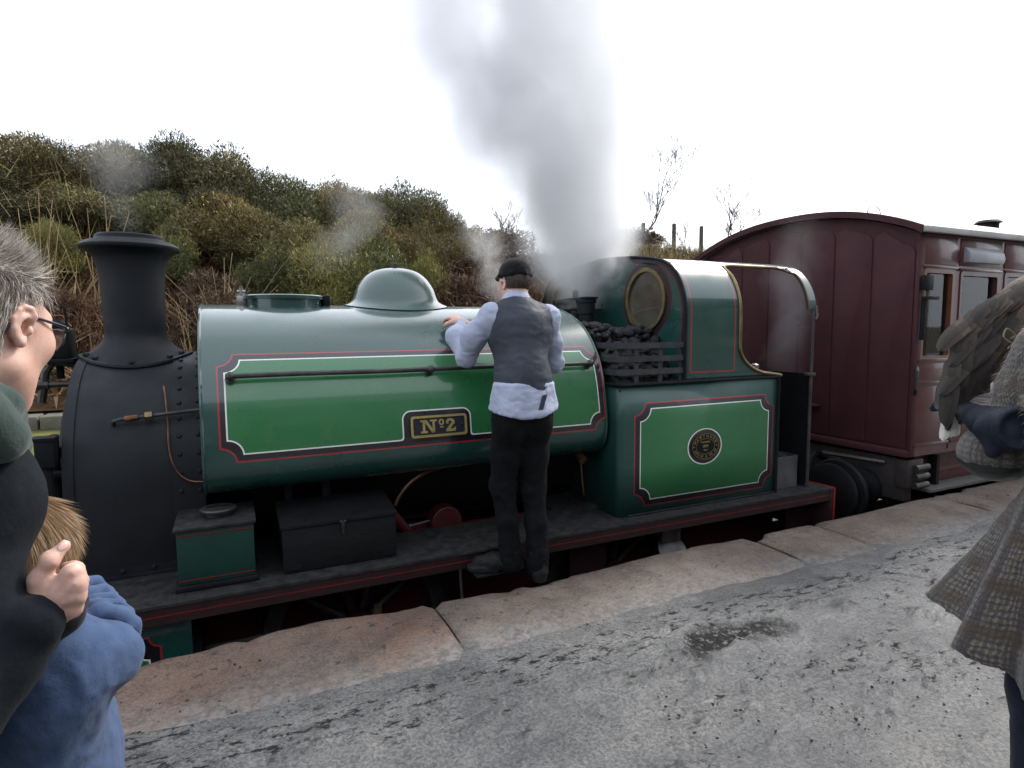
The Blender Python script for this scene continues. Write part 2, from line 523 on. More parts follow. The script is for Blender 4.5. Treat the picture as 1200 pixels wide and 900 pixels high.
def scatter_rocks(name, pos, size, mt, kind='stuff', seed=1, parent=None):
    rg = np.random.default_rng(seed)
    VV, FF, n = [], [], 0
    for p in pos:
        V, F = rocks[rg.integers(5)]
        a = rg.uniform(0, 6.28); c, s = math.cos(a), math.sin(a)
        W = V * size * rg.uniform(.5, 1.5)
        W = np.stack([W[:, 0] * c - W[:, 1] * s, W[:, 0] * s + W[:, 1] * c, W[:, 2]], -1) + np.array(p)
        VV.append(W); FF.append(F + n); n += len(V)
    return mesh_obj(name, np.concatenate(VV), np.concatenate(FF), mt, parent=parent, ang=25, kind=kind)
bp = [(x, y, -1.08) for x, y in zip(RNG.uniform(-4, 14, 1500), RNG.uniform(3.0, 7.4, 1500))]
scatter_rocks('ballast', bp, .045, mat('ballast stone', (.10, .09, .08, 1), (.17, .15, .13, 1), 5, .9))
trk = thing('railway_track', 'railway track beneath the train', 'track', (3, 4.3, -1.1)); del trk['category']; trk['kind'] = 'structure'
RAILP = [(-.07, 0), (.07, 0), (.07, .012), (.012, .03), (.012, .10), (.035, .115), (.035, .14), (-.035, .14), (-.035, .115), (-.012, .10), (-.012, .03), (-.07, .012)]
for yy in (3.5475, 5.0525):
    MB().prism([(yy + a, -1.03 + c) for a, c in RAILP], 'x', -50, 80).build('rail', M['rail'], trk)
sl = MB().box(-.125, .125, 3.05, 5.55, -1.12, -1.028, .015).build('sleeper', M['sleeper'], None)
sl.parent = trk; sl.location = Vector((-4.0, 0, 0)) - wl(trk)
for k in range(1, 27):
    c = sl.copy(); COL.objects.link(c); c.location = Vector((-4.0 + .7 * k + RNG.uniform(-.03, .03), RNG.uniform(-.05, .05), 0)) - wl(trk)

# --- the platform we stand on: ash surface behind a row of big coping stones
plat = thing('platform', 'station platform', 'platform', (2, 0, -1.1)); del plat['category']; plat['kind'] = 'structure'
def edge_y(x):
    return .008 + np.interp(x, [-12, -3, -.5, .05, .36, .6, .89, 1.34, 1.9, 2.6, 3.13, 3.8, 4.77, 5.4, 6.3, 9, 14], [2.88, 2.92, 2.96, 2.985, 2.995, 2.96, 2.95, 2.915, 2.935, 2.972, 2.955, 2.935, 2.975, 3.012, 3.025, 3.05, 3.07])
stone_m, nt, b = new_mat('worn sandstone coping')
tc = nt.nodes.new('ShaderNodeTexCoord'); sp = nt.nodes.new('ShaderNodeSeparateXYZ'); nt.links.new(tc.outputs['Object'], sp.inputs[0])
E.nt = nt
oi = nt.nodes.new('ShaderNodeObjectInfo')
c = ramp(nt, noise_node(nt, 2.2, 7, .62), [(.26, (.082, .062, .052, 1)), (.5, (.140, .110, .092, 1)), (.74, (.185, .158, .138, 1))])
red = ramp(nt, noise_node(nt, 1.1, 3), [(.35, (.165, .094, .068, 1)), (.65, (.13, .098, .080, 1))])
mrx = E.op('MULTIPLY', E(sp.outputs['X']).lt(.885), .6)
c = mixc(nt, mrx, c, red)
fine = noise_node(nt, 80, 8, .85)
c = mixc(nt, .8, c, ramp(nt, fine, [(.42, (.55, .55, .55, 1)), (.58, (1.22, 1.2, 1.17, 1))]), 'MULTIPLY')
c = mixc(nt, .6, c, ramp(nt, noise_node(nt, 5, 8, .78), [(.40, (.55, .55, .57, 1)), (.56, (1.1, 1.08, 1.05, 1))]), 'MULTIPLY')
spots = noise_node(nt, 19, 5, .62)
c = mixc(nt, E(ramp(nt, spots, [(.60, (0, 0, 0, 1)), (.65, (.85, .85, .85, 1))])), c, (.03, .028, .027, 1))
# ash trodden over the back of the stones
dn = E(noise_node(nt, 3.0, 6, .6)) * .55
film = E.op('SUBTRACT', 2.80, E(sp.outputs['Y'])) + dn - .52
dr = nt.nodes.new('ShaderNodeMapRange'); dr.inputs['From Min'].default_value = -.05; dr.inputs['From Max'].default_value = .30
nt.links.new(film.v, dr.inputs['Value'])
c = mixc(nt, dr.outputs[0], c, ramp(nt, noise_node(nt, 30, 6, .7), [(.42, (.075, .077, .081, 1)), (.58, (.185, .185, .182, 1))]))
nt.links.new(c, b.inputs['Base Color'])
setin(b, Roughness=.62, Specular_IOR_Level=.4)
n1 = bump(nt, b, noise_node(nt, 9, 6, .6), .35, .03)
bump(nt, b, noise_node(nt, 90, 4, .7), .45, .006, n1)
JO = [-7.2, -5.4, -3.3, -1.35, .89, 3.13, 3.76, 5.28, 7.0, 8.9, 10.8, 12.6]
for k in range(len(JO) - 1):
    x0, x1 = JO[k] + .008, JO[k + 1] - .006
    seed = 60 + k
    na = max(10, int((x1 - x0) / .045)); yb = 2.12
    ts = np.linspace(0, 1, na)
    prof = [('f', 0, -.06), ('f', .30, -.016), ('f', .62, 0), ('f', .85, 0), ('d', .085, -.001), ('d', .05, -.005), ('d', .024, -.013), ('d', .008, -.028), ('d', 0, -.055), ('d', .004, -.17), ('d', 0, -.32)]
    rows = []
    for kind_, d, dz in prof:
        xs = x0 + (x1 - x0) * ts
        ey = edge_y(np.clip(xs, x0 + .01, x1 - .01)) + (fbm(xs * 3.1, 0 * xs + k, 0, 4, seed) - .5) * .035
        ey = ey - np.clip(fbm(xs * 5.0, xs * 0 + 5, 0, 3, seed + 1) - .60, 0, 1) * .25
        endd = np.minimum(ts, 1 - ts) * (x1 - x0)
        rnd = np.clip(1 - endd / .05, 0, 1) ** 2
        yy = yb + d * (ey - yb) if kind_ == 'f' else ey - d - rnd * .03
        zz = dz - rnd * .014 + (fbm(xs * 2.3, yy * 2.3, 0, 3, seed + 2) - .5) * .018
        rows.append(np.stack([xs, yy, zz], -1))
    V = np.concatenate(rows); nr = len(prof)
    ii = np.arange(nr * na).reshape(nr, na)
    F = np.stack([ii[:-1, :-1], ii[:-1, 1:], ii[1:, 1:], ii[1:, :-1]], -1).reshape(-1, 4)
    # end walls
    Vb = np.concatenate([V, np.array([[x0, yb, -.32], [x1, yb, -.32]])])
    faces = [tuple(f) for f in F]
    faces.append(tuple([len(V)] + [int(ii[j, 0]) for j in range(nr)]))
    faces.append(tuple([int(ii[j, -1]) for j in range(nr - 1, -1, -1)] + [len(V) + 1]))
    mesh_obj('coping_stone', Vb, faces, stone_m, plat, ang=50)
MB().box(-30, 40, 2.2, 2.74, -1.15, -.27).build('platform_wall', mat('sooty platform wall', (.06, .05, .045, 1), (.09, .075, .065, 1), 4, .95, bmp=.6), plat)

ash_m, nt, b = new_mat('trodden ash and cinders')
E.nt = nt
big = noise_node(nt, .9, 5, .6, stretch=(1, 1.6, 1))
c = ramp(nt, big, [(.36, (.098, .101, .107, 1)), (.5, (.150, .153, .157, 1)), (.64, (.205, .204, .199, 1))])
c = mixc(nt, .9, c, ramp(nt, noise_node(nt, 75, 8, .85), [(.42, (.30, .30, .31, 1)), (.5, (.95, .95, .95, 1)), (.58, (1.6, 1.58, 1.52, 1))]), 'MULTIPLY')
c = mixc(nt, .7, c, ramp(nt, noise_node(nt, 6, 8, .75), [(.38, (.66, .66, .68, 1)), (.58, (1.15, 1.14, 1.12, 1))]), 'MULTIPLY')
# pale trodden streaks along the platform
c = mixc(nt, E(ramp(nt, noise_node(nt, 5, 6, .7, stretch=(.35, 2.2, 1)), [(.52, (0, 0, 0, 1)), (.75, (.5, .5, .5, 1))])), c, (.22, .215, .20, 1))
# damp black cinders lying in loose drifts
tcA = nt.nodes.new('ShaderNodeTexCoord'); spA = nt.nodes.new('ShaderNodeSeparateXYZ'); nt.links.new(tcA.outputs['Object'], spA.inputs[0])
band = (1.0 - (E(spA.outputs['Y']) - 2.16).abs() * 3.6).max(0.0)        # coal grit swept up behind the edge stones
band = E(ramp(nt, (E(noise_node(nt, 2.4, 4)) * .9 + band * .75).v, [(.78, (0, 0, 0, 1)), (1.0, (1, 1, 1, 1))]))
dk = E.op('MULTIPLY', band.max(E(ramp(nt, noise_node(nt, 1.9, 5, .62, stretch=(.7, 1.5, 1)), [(.535, (0, 0, 0, 1)), (.60, (1, 1, 1, 1))]))), E(ramp(nt, noise_node(nt, 17, 8, .8, stretch=(.6, 1.3, 1)), [(.53, (0, 0, 0, 1)), (.565, (1, 1, 1, 1))])))
dk = dk.max(E.op('MULTIPLY', E(ramp(nt, noise_node(nt, 40, 7, .8), [(.60, (0, 0, 0, 1)), (.635, (1, 1, 1, 1))])), .8))
at = nt.nodes.new('ShaderNodeAttribute'); at.attribute_name = 'wet'
wetm = E.op('MULTIPLY', E(at.outputs['Fac']), E(ramp(nt, noise_node(nt, 34, 6, .75), [(.40, (0, 0, 0, 1)), (.48, (1, 1, 1, 1))])))
dk2 = dk.max(wetm)
c = mixc(nt, dk2 * .9, c, (.016, .0155, .0155, 1))
nt.links.new(c, b.inputs['Base Color'])
rr = nt.nodes.new('ShaderNodeMapRange'); rr.inputs['To Min'].default_value = .36; rr.inputs['To Max'].default_value = .14
nt.links.new(wetm.v, rr.inputs['Value']); nt.links.new(rr.outputs[0], b.inputs['Roughness'])
sr = nt.nodes.new('ShaderNodeMapRange'); sr.inputs['To Min'].default_value = .65; sr.inputs['To Max'].default_value = .04
nt.links.new(dk2.v, sr.inputs['Value']); nt.links.new(sr.outputs[0], b.inputs['Specular IOR Level'])
n1 = bump(nt, b, noise_node(nt, 20, 8, .75), .8, .03)
bump(nt, b, noise_node(nt, 110, 5, .85), .9, .007, n1)
def ash_sheet(gx, gy, name):
    nx, ny = len(gx), len(gy)
    X, Y = np.meshgrid(gx, gy)
    lim = 2.50 + (fbm(X * 1.6, Y * 0, 0, 5, 15) - .5) * .24 + (fbm(X * 7, Y * 7, 0, 3, 16) - .5) * .07
    calm = 1 - .85 * sstep(-.75, -.15, Y - lim)
    Z = .012 + calm * ((fbm(X * 1.2, Y * 1.2, 0, 5, 11) - .5) * .05 + (fbm(X * 9, Y * 9, 0, 4, 12) - .5) * .018)
    clod = np.clip(fbm(X * 14, Y * 14, 2.0, 3, 13) - .62, 0, 1) * np.clip(fbm(X * 1.9, Y * 2.4, 0, 3, 14) - .36, 0, 1)
    Z = Z + clod * .7 * calm
    # thin and ragged where it runs out over the stones
    k = sstep(-.42, .12, Y - lim)
    # the sunken wet hollow in the middle of the ash
    u = (X - 2.06) * math.cos(.13) + (Y - 1.98) * math.sin(.13); v = -(X - 2.06) * math.sin(.13) + (Y - 1.98) * math.cos(.13)
    e = np.sqrt((u / .55) ** 2 + (v / .10) ** 2) + (fbm(X * 7, Y * 9, 0, 5, 17) - .5) * 2.6
    wet = 1 - sstep(.35, 1.25, e)
    Z = Z * (1 - k) - k * .03 - wet * .012 + np.exp(-((e - 1.25) / .28) ** 2) * .010 * (e < 2.5)
    wet = wet * (k < .5)
    V = np.stack([X, Y, Z], -1).reshape(-1, 3)
    i = np.arange(nx * ny).reshape(ny, nx)
    F = np.stack([i[:-1, :-1], i[:-1, 1:], i[1:, 1:], i[1:, :-1]], -1).reshape(-1, 4)
    o = mesh_obj(name, V, F, ash_m, plat)
    a = o.data.attributes.new('wet', 'FLOAT', 'POINT'); a.data.foreach_set('value', wet.ravel().astype(np.float32))
    return o
ash_sheet(np.concatenate([np.linspace(-30, -4.2, 20), np.linspace(-4, 9, 521), np.linspace(9.3, 40, 24)]), np.concatenate([np.linspace(-12, -.6, 12), np.linspace(-.5, 2.75, 150)]), 'ash_surface')
# loose cinders on the platform
pp = []
while len(pp) < 700:
    x, y = RNG.uniform(-.6, 6), RNG.uniform(.4, 2.9)
    if (.6 * vnoise(x * 2.1, y * 3.0, 0, 21) + .4 * vnoise(x * 7, y * 8, 0, 22) + .1) > (.74 if y < 2.3 else .80) and y < float(edge_y(x)) - .06: pp.append((x, y, .014 if y < 2.35 else .006))
scatter_rocks('cinders', pp, .0048, M['coal'], seed=5, parent=plat)

# --- the ledges of the overgrown platform on the far side of the line
far = thing('far_platform', 'far platform', 'platform', (2, 8, -1.1)); del far['category']; far['kind'] = 'structure'
oldstone = mat('mossy old stone', (.15, .135, .11, 1), (.085, .09, .055, 1), 5, .92, bmp=.6, bscale=22, bdist=.02)
moss = mat('moss and short turf', (.16, .16, .035, 1), (.10, .10, .03, 1), 7, .95, bmp=.9, bscale=60, bdist=.03)
MB().raw([(-40, 7.45, .12), (60, 7.45, .12), (60, 8.3, .36), (-40, 8.3, .36)], [(0, 1, 2, 3)]).build('moss_bank', moss, far)
MB().box(-40, 60, 7.2, 7.44, -1.15, -.06).build('retaining_wall', oldstone, far)
MB().box(-40, 60, 8.32, 8.9, -.5, .33).build('bank_wall', oldstone, far)
for row, (y0, y1, z0, z1) in enumerate(((7.1, 7.5, -.05, .14), (8.2, 8.65, .33, .50))):
    x = -6.0
    while x < 13:
        L = RNG.uniform(.75, 1.25); d = RNG.uniform(-.02, .02)
        MB().box(x, x + L - .02, y0 + d, y1 + d, z0, z1 + RNG.uniform(-.015, .015), .02).build('ledge_stone', oldstone, far)
        x += L
for (yy, za) in ((7.095, -1.08),):
    for r in range(4):
        x = -3.2 + .2 * (r % 2)
        while x < 1.5:
            L = RNG.uniform(.35, .6)
            MB().box(x, x + L - .02, yy + .02 + RNG.uniform(0, .03), yy + .16, za + r * .255, za + r * .255 + .235, .02).build('wall_stone', oldstone, far)
            x += L
# --- the station building behind us (seen only in the gloss of the paint and the carriage windows)
st = thing('station_building', 'long sandstone station building with slate roof standing behind the platform', 'building', (4, -7, 0))
sm_, nt, b = new_mat('coursed sandstone')
tc = nt.nodes.new('ShaderNodeTexCoord'); mp = nt.nodes.new('ShaderNodeMapping'); mp.inputs['Rotation'].default_value = (R_(90), 0, 0)
nt.links.new(tc.outputs['Object'], mp.inputs['Vector'])
bk = nt.nodes.new('ShaderNodeTexBrick'); bk.inputs['Scale'].default_value = 1.0; bk.inputs['Brick Width'].default_value = .62; bk.inputs['Row Height'].default_value = .27; bk.inputs['Mortar Size'].default_value = .012
bk.inputs['Color1'].default_value = (.16, .13, .10, 1); bk.inputs['Color2'].default_value = (.11, .095, .078, 1); bk.inputs['Mortar'].default_value = (.05, .045, .04, 1)
nt.links.new(mp.outputs['Vector'], bk.inputs['Vector']); nt.links.new(bk.outputs['Color'], b.inputs['Base Color']); setin(b, Roughness=.95)
MB().box(-9, 19, -9.5, -5.0, 0, 3.7).build('wall', sm_, st)
rf = mat('slate roof', (.05, .052, .06, 1), (.075, .077, .085, 1), 5, .6)
MB().prism([(-4.5, 3.65), (-7.25, 5.6), (-10.0, 3.65)], 'x', -9.3, 19.3).build('roof', rf, st)
for xx in (-5, 12): MB().box(xx, xx + .9, -7.7, -6.8, 4.5, 6.5, .02).build('chimney_stack', sm_, st)
for xx in (-6.5, -3, .5, 7.5, 11, 14.5):
    w = MB().box(xx, xx + 1.1, -5.0, -4.95, .95, 2.75).build('window_frame', M['cream'], st)
    MB().box(xx + .1, xx + 1.0, -4.949, -4.94, 1.05, 2.65).build('window_pane', M['glass_dark'], w)
MB().box(4, 5.2, -5.0, -4.95, 0.02, 2.3).build('door', M['maroon'], st)
MB().box(8.5, 18.5, -9.3, -4.985, 3.705, 6.4).build('upper_wall', sm_, st)
MB().prism([(-4.4, 6.35), (-7.2, 8.0), (-9.9, 6.35)], 'x', 8.2, 18.8).build('upper_roof', rf, st)
# ------------------------------------------------------------------ the locomotive
YC = 4.3
ZF = .15                                       # top of the footplate
loco = thing('steam_locomotive', 'green saddle tank steam locomotive with tall black chimney standing at the platform', 'locomotive', (1.7, YC, -.89))
def cat2(P, n=6, sym=True):
    P = [np.array(p, float) for p in P]; out = []
    for i in range(len(P) - 1):
        p0 = P[i - 1] if i else (np.array([-P[1][0], P[1][1]]) if sym else P[0]); p1, p2 = P[i], P[i + 1]; p3 = P[min(i + 2, len(P) - 1)]
        for k in range(n):
            t = k / n; out.append(.5 * ((2 * p1) + (-p0 + p2) * t + (2 * p0 - 5 * p1 + 4 * p2 - p3) * t * t + (-p0 + 3 * p1 - 3 * p2 + p3) * t ** 3))
    out.append(P[-1]); return np.array(out)
TANK = cat2([(0, 1.588), (.187, 1.571), (.373, 1.541), (.537, 1.488), (.672, 1.412), (.764, 1.327), (.848, 1.215), (.895, 1.10), (.925, .98), (.945, .86), (.95, .77), (.935, .68), (.89, .61), (.80, .56), (.66, .54)], 6)
TS = np.concatenate([[0], np.cumsum(np.hypot(*np.diff(TANK, axis=0).T))])
def tank_at(s, off=0.0):
    """point on the near side of the tank at arc length s from the crown -> (y, z), normal (y, z)"""
    w = np.interp(s, TS, TANK[:, 0]); z = np.interp(s, TS, TANK[:, 1])
    w2 = np.interp(s + .01, TS, TANK[:, 0]); z2 = np.interp(s + .01, TS, TANK[:, 1])
    t = np.array([w2 - w, z2 - z]); t /= np.linalg.norm(t); n = np.array([-t[1], t[0]])   # outward (w, z)
    return YC - (w + n[0] * off), z + n[1] * off, (-n[0], n[1])
def tank_z(y): return float(np.interp(abs(y - YC), TANK[:60, 0], TANK[:60, 1]))
def extrude_uv(name, prof_yz, sarr, xs, m, parent, close=True, ang=40):
    """skin a (y,z) outline along x with UV = (x, s)"""
    n = len(prof_yz); V = []; uv = []
    for x in xs:
        for (y, z), s in zip(prof_yz, sarr): V.append((x, y, z)); uv.append((x, s))
    F = []
    for i in range(len(xs) - 1):
        for j in range(n - 1): F.append((i * n + j, (i + 1) * n + j, (i + 1) * n + j + 1, i * n + j + 1))
    me = bpy.data.meshes.new(name)
    me.from_pydata(V, [], F); me.update()
    ul = me.uv_layers.new(name='UVMap')
    for l in me.loops: ul.data[l.index].uv = uv[l.vertex_index]
    bm = bmesh.new(); bm.from_mesh(me)
    if close:
        bm.verts.ensure_lookup_table()
        for i in (0, len(xs) - 1):
            vs = [bm.verts[i * n + j] for j in range(n)]
            try: bm.faces.new(vs)
            except ValueError: pass
    bmesh.ops.recalc_face_normals(bm, faces=bm.faces)
    bm.to_mesh(me); bm.free()
    smooth_mesh(me, ang); me.materials.append(m)
    o = bpy.data.objects.new(name, me); COL.objects.link(o); adopt(o, parent)
    return o
prof = [(YC - w, z) for w, z in TANK[::-1]] + [(YC + w, z) for w, z in TANK[1:]]
sarr = list(TS[::-1]) + list(-TS[1:])
tank = extrude_uv('saddle_tank', prof, sarr, np.linspace(-.15, 2.27, 40), M['tank_green'], loco)
# rolled edge angle round the front and back of the tank
for xx in (-.152, 2.262):
    mb = MB()
    mb.tube([(xx, y + (YC - y) * .004, z) for y, z in prof], .009, 6)
    mb.build('tank_edge', M['green'], tank)
# handrail along the tank
hs = [tank_at(1.021, .05) for _ in range(2)]
hy, hzz = hs[0][0], hs[0][1]
mb = MB().tube([(-.03 + 2.2 * k / 12, hy, hzz + .002 * math.sin(k)) for k in range(13)], .0135, 10)
hr = mb.build('handrail', M['iron'], loco)
for xx in (-.012, 1.055, 2.152):
    y0, z0, nn = tank_at(1.021, -.005)
    mb = MB().cyl((xx, y0, z0), (xx, hy, hzz), .012, 10, .014)
    mb.lathe([(.0, -.024), (.014, -.021), (.024, -.006), (.024, .006), (.014, .021), (0, .024)], (xx, hy, hzz), (1, 0, 0), 12)
    mb.lathe([(.028, 0), (.026, .008), (.014, .012)], (xx, y0, z0), (0, nn[0], nn[1]), 12)
    mb.build('handrail_knob', M['iron'], hr)
# number plate, curved to the tank
def on_tank(poly, off0, off1, mb):
    """thin raised plate following the tank: poly in (x, s)"""
    vs = [mb.bm.verts.new((0, 0, 0)) for _ in range(2 * len(poly))]
    n = len(poly)
    for k, (x, s) in enumerate(poly):
        for q, o in ((0, off0), (n, off1)):
            y, z, _ = tank_at(s, o); vs[k + q].co = (x, y, z)
    fs = [mb.bm.faces.new(vs[n:])]
    for k in range(n): fs.append(mb.bm.faces.new((vs[k], vs[(k + 1) % n], vs[n + (k + 1) % n], vs[n + k])))
    bmesh.ops.recalc_face_normals(mb.bm, faces=fs)
def rrect(x0, x1, y0, y1, r, n=6):
    P = []
    for cx, cy, a0 in ((x1 - r, y1 - r, 0), (x0 + r, y1 - r, 90), (x0 + r, y0 + r, 180), (x1 - r, y0 + r, 270)):
        for k in range(n + 1):
            a = R_(a0 + 90 * k / n); P.append((cx + r * math.cos(a), cy + r * math.sin(a)))
    return P
px0, px1, ps0, ps1 = .915, 1.258, 1.282, 1.406
mb = MB(); on_tank(rrect(px0, px1, ps0, ps1, .018), .001, .012, mb)
plate = mb.build('number_plate', mat('number plate ground', (.012, .011, .02, 1), (.018, .016, .026, 1), 30, .45), loco)
mb = MB()
o_, i_ = rrect(px0, px1, ps0, ps1, .018), rrect(px0 + .0135, px1 - .0135, ps0 + .0135, ps1 - .0135, .010)
n = len(o_)
for k in range(n):
    j = (k + 1) % n
    on_tank([o_[k], o_[j], i_[j], i_[k]], .010, .0175, mb)
mb.build('plate_rim', M['gold'], plate)
def pl(x, s):        # plate coordinates: x 0..1 to the right, s 0..1 up
    return (px0 + (px1 - px0) * x, ps1 - (ps1 - ps0) * s)
def glyph(polys, name):
    mb = MB()
    for p in polys: on_tank([pl(*q) for q in p], .010, .0185, mb)
    return mb.build(name, M['gold'], plate)
def q4(x0, x1, y0, y1): return [(x0, y0), (x1, y0), (x1, y1), (x0, y1)]
Y0, Y1 = .20, .80
glyph([q4(.205, .245, Y0, Y1), q4(.170, .285, Y0, Y0 + .085), q4(.165, .25, Y1 - .085, Y1), q4(.375, .415, Y0, Y1), q4(.335, .455, Y1 - .085, Y1),
       [(.215, Y1), (.275, Y1), (.415, Y0), (.365, Y0)]], 'letter_n')
def arcstroke(cx, cy, rx, ry, a0, a1, w0, w1, n=14, asp=2.75):
    P = []
    for k in range(n):
        q = []
        for kk, side in ((k, 1), (k + 1, 1), (k + 1, -1), (k, -1)):
            t = kk / n; a = R_(a0 + (a1 - a0) * t); w = w0 + (w1 - w0) * t
            q.append((cx + (rx + side * w / asp) * math.cos(a), cy + (ry + side * w) * math.sin(a)))
        P.append(q)
    return P
glyph(arcstroke(.535, .66, .034, .115, 0, 360, .035, .035, 16) + [q4(.51, .57, .40, .455)], 'letter_o')
glyph(arcstroke(.690, .635, .058, .115, 200, -40, .04, .075, 16) + [[(.762, .60), (.700, .56), (.615, .28), (.665, .20), (.68, .33)], [(.728, .53), (.762, .58), (.70, .35), (.655, .28)],
       q4(.618, .775, Y0, Y0 + .125), [(.745, Y0), (.785, Y0), (.79, Y0 + .20), (.765, Y0 + .16)]] + arcstroke(.640, .62, .014, .04, 0, 360, .03, .03, 8), 'digit_two')
for xx in (.085, .915):
    y, z, nn = tank_at((ps0 + ps1) / 2, .011)
    MB().rivet((pl(xx, .5)[0], y, z), (0, nn[0], nn[1]), .007).build('plate_screw', M['iron'], plate)

# dome
DX = 1.085
def dome_prof():
    P = [(.37, 0), (.352, .012), (.325, .035), (.305, .065), (.293, .105), (.278, .15), (.250, .20), (.212, .245), (.16, .282), (.10, .302), (.05, .309), (.0, .311)]
    return cat2(P, 4, False)
mb = MB(); mb.lathe([(max(r, 0), h) for r, h in dome_prof()], (DX, YC, 1.545), (0, 0, 1), 56, cap=False)
for v in mb.bm.verts:                            # the flared skirt beds down on the tank
    d = v.co.z - 1.545
    if d < .12:
        k = (1 - d / .12) ** 1.5
        v.co.z += (tank_z(v.co.y) + .006 - 1.545) * k
dome = mb.build('steam_dome', M['green'], loco, ang=180)
MB().lathe([(.028, 0), (.028, .016), (.017, .018), (.017, .036), (.012, .040)], (DX, YC, 1.852), (0, 0, 1), 10).build('dome_nut', M['iron'], dome)
# filler
FX = .335
mb = MB().lathe([(.235, -.03), (.235, .035), (.252, .037), (.254, .058), (.246, .064), (.0, .072)], (FX, YC, 1.585), (0, 0, 1), 40)
fil = mb.build('tank_filler', M['green'], loco, ang=40)
MB().box(.575, .625, YC - .05, YC + .05, 1.57, 1.655, .01).build('lid_hinge', M['black'], fil)
mb = MB().box(.045, .105, YC - .04, YC + .04, 1.57, 1.645, .008)
mb.cyl((.075, YC, 1.64), (.075, YC, 1.70), .012, 8).cyl((.05, YC, 1.672), (.10, YC, 1.672), .011, 8).cyl((.075, YC - .03, 1.70), (.075, YC + .03, 1.70), .010, 8)
mb.lathe([(.026, 0), (.026, .014), (.014, .02)], (.075, YC, 1.645), (0, 0, 1), 10)
mb.build('lid_clamp', M['steel'], fil)

# boiler below the tank, firebox
mb = MB().lathe([(.56, 0), (.56, 2.45)], (-.16, YC, .60), (1, 0, 0), 48)
boiler = mb.build('boiler', M['black'], loco)
for xx in (.3, .95, 1.6, 2.15): MB().lathe([(.566, -.035), (.566, .035)], (xx, YC, .60), (1, 0, 0), 48).build('boiler_band', M['black'], boiler)
MB().box(2.275, 2.835, YC - .36, YC + .36, .1, 1.40, .08, 3).build('firebox', M['black'], loco)

# smokebox: round top on straight sides
SZ, SR = .57, .705
def sb_outline(r, zb, n=40):
    P = [(YC - r, zb)]
    for k in range(n + 1):
        a = PI - PI * k / n; P.append((YC + r * math.cos(a), SZ + r * math.sin(a)))
    return P + [(YC + r, zb)]
mb = MB().prism(sb_outline(SR, ZF + .002), 'x', -.78, -.155, .012)
smk = mb.build('smokebox', M['smoke_black'], loco, ang=30)
mb = MB()
for xa, xb, r in ((-.792, -.745, SR + .006), (-.315, -.162, SR + .006), (-.215, -.162, SR + .016)):
    mb.ring(sb_outline(r, ZF + .002), sb_outline(SR - .03, ZF + .002), 'x', xa, xb)
mb.build('smokebox_ring', M['smoke_black'], smk, ang=30)
mb = MB()
for a in list(range(100, 181, 8)) + list(range(8, 80, 8)):
    for xx in (-.275, -.185):
        c_, s_ = math.cos(R_(a)), math.sin(R_(a))
        rr_ = SR + (.006 if xx < -.22 else .016)
        mb.rivet((xx, YC + c_ * rr_, SZ + s_ * rr_), (0, c_, s_), .0125)
for zz in (.45, .33, .22):
    for xx in (-.275, -.185): mb.rivet((xx, YC - SR - (.006 if xx < -.22 else .016), zz), (0, -1, 0), .0125)
mb.build('smokebox_rivet', M['smoke_black'], smk, kind='stuff')
mb = MB().prism([(YC - SR - .035, ZF + .001), (YC - SR - .001, ZF + .001), (YC - SR - .001, ZF + .05), (YC - SR - .012, ZF + .05), (YC - SR - .014, ZF + .014), (YC - SR - .035, ZF + .012)], 'x', -.775, -.16)
for xx in (-.7, -.56, -.42, -.28): mb.rivet((xx, YC - SR - .012, ZF + .033), (0, -1, 0), .013)
mb.build('smokebox_foot', M['smoke_black'], smk)
# smokebox door, dart handles, hinge straps
mb = MB().lathe([(.60, 0), (.60, .02), (.52, .055), (.36, .085), (.18, .10), (.0, .105)], (-.79, YC, .585), (-1, 0, 0), 48)
door = mb.build('smokebox_door', M['smoke_black'], smk, ang=30)
mb = MB()
for zz in (.80, .38): mb.box(-.93, -.80, YC - .54, YC + .25, zz - .03, zz + .03, .008)
mb.cyl((-.84, YC - .56, .28), (-.84, YC - .56, .9), .018, 10)
mb.build('door_strap', M['black'], door)
mb = MB().cyl((-.88, YC, .585), (-1.03, YC, .585), .02, 10)
mb.lathe([(.09, -.012), (.105, 0), (.09, .012)], (-1.0, YC, .585), (1, 0, 0), 20)
mb.cyl((-1.02, YC, .585), (-1.02, YC - .18, .72), .012, 8).cyl((-.99, YC, .585), (-.99, YC - .05, .36), .012, 8)
mb.build('door_wheel', M['iron'], door)
# lamp iron, hand rail and pipes on the smokebox front
mb = MB().tube([(-.80, YC - .05, 1.23), (-.93, YC - .05, 1.25), (-.97, YC - .05, 1.19), (-1.0, YC - .05, 1.02)], .022, 8)
mb.cyl((-.80, YC - .05, 1.12), (-.99, YC - .05, 1.12), .018, 8).cyl((-1.02, YC - .05, 1.12), (-.96, YC - .05, 1.12), .03, 10)
mb.build('front_handrail', M['iron'], smk)
mb = MB().tube([(-.845, YC - .70, .82), (-.845, YC - .70, .30), (-.86, YC - .70, .16)], .022, 8)
mb.box(-.885, -.805, YC - .745, YC - .655, .76, .90, .01).box(-.90, -.80, YC - .75, YC - .65, .895, .91)
mb.build('ejector_pipe', M['black'], smk)
mb = MB().cyl((-.80, YC - .62, .70), (-.97, YC - .62, .70), .022, 10)
mb.lathe([(.095, -.012), (.105, 0), (.095, .012)], (-.975, YC - .62, .70), (1, 0, 0), 22)
mb.tube([(-.94, YC - .62, .68), (-.93, YC - .60, .45), (-.93, YC - .60, .18)], .026, 8)
mb.build('front_valve', M['black'], smk)
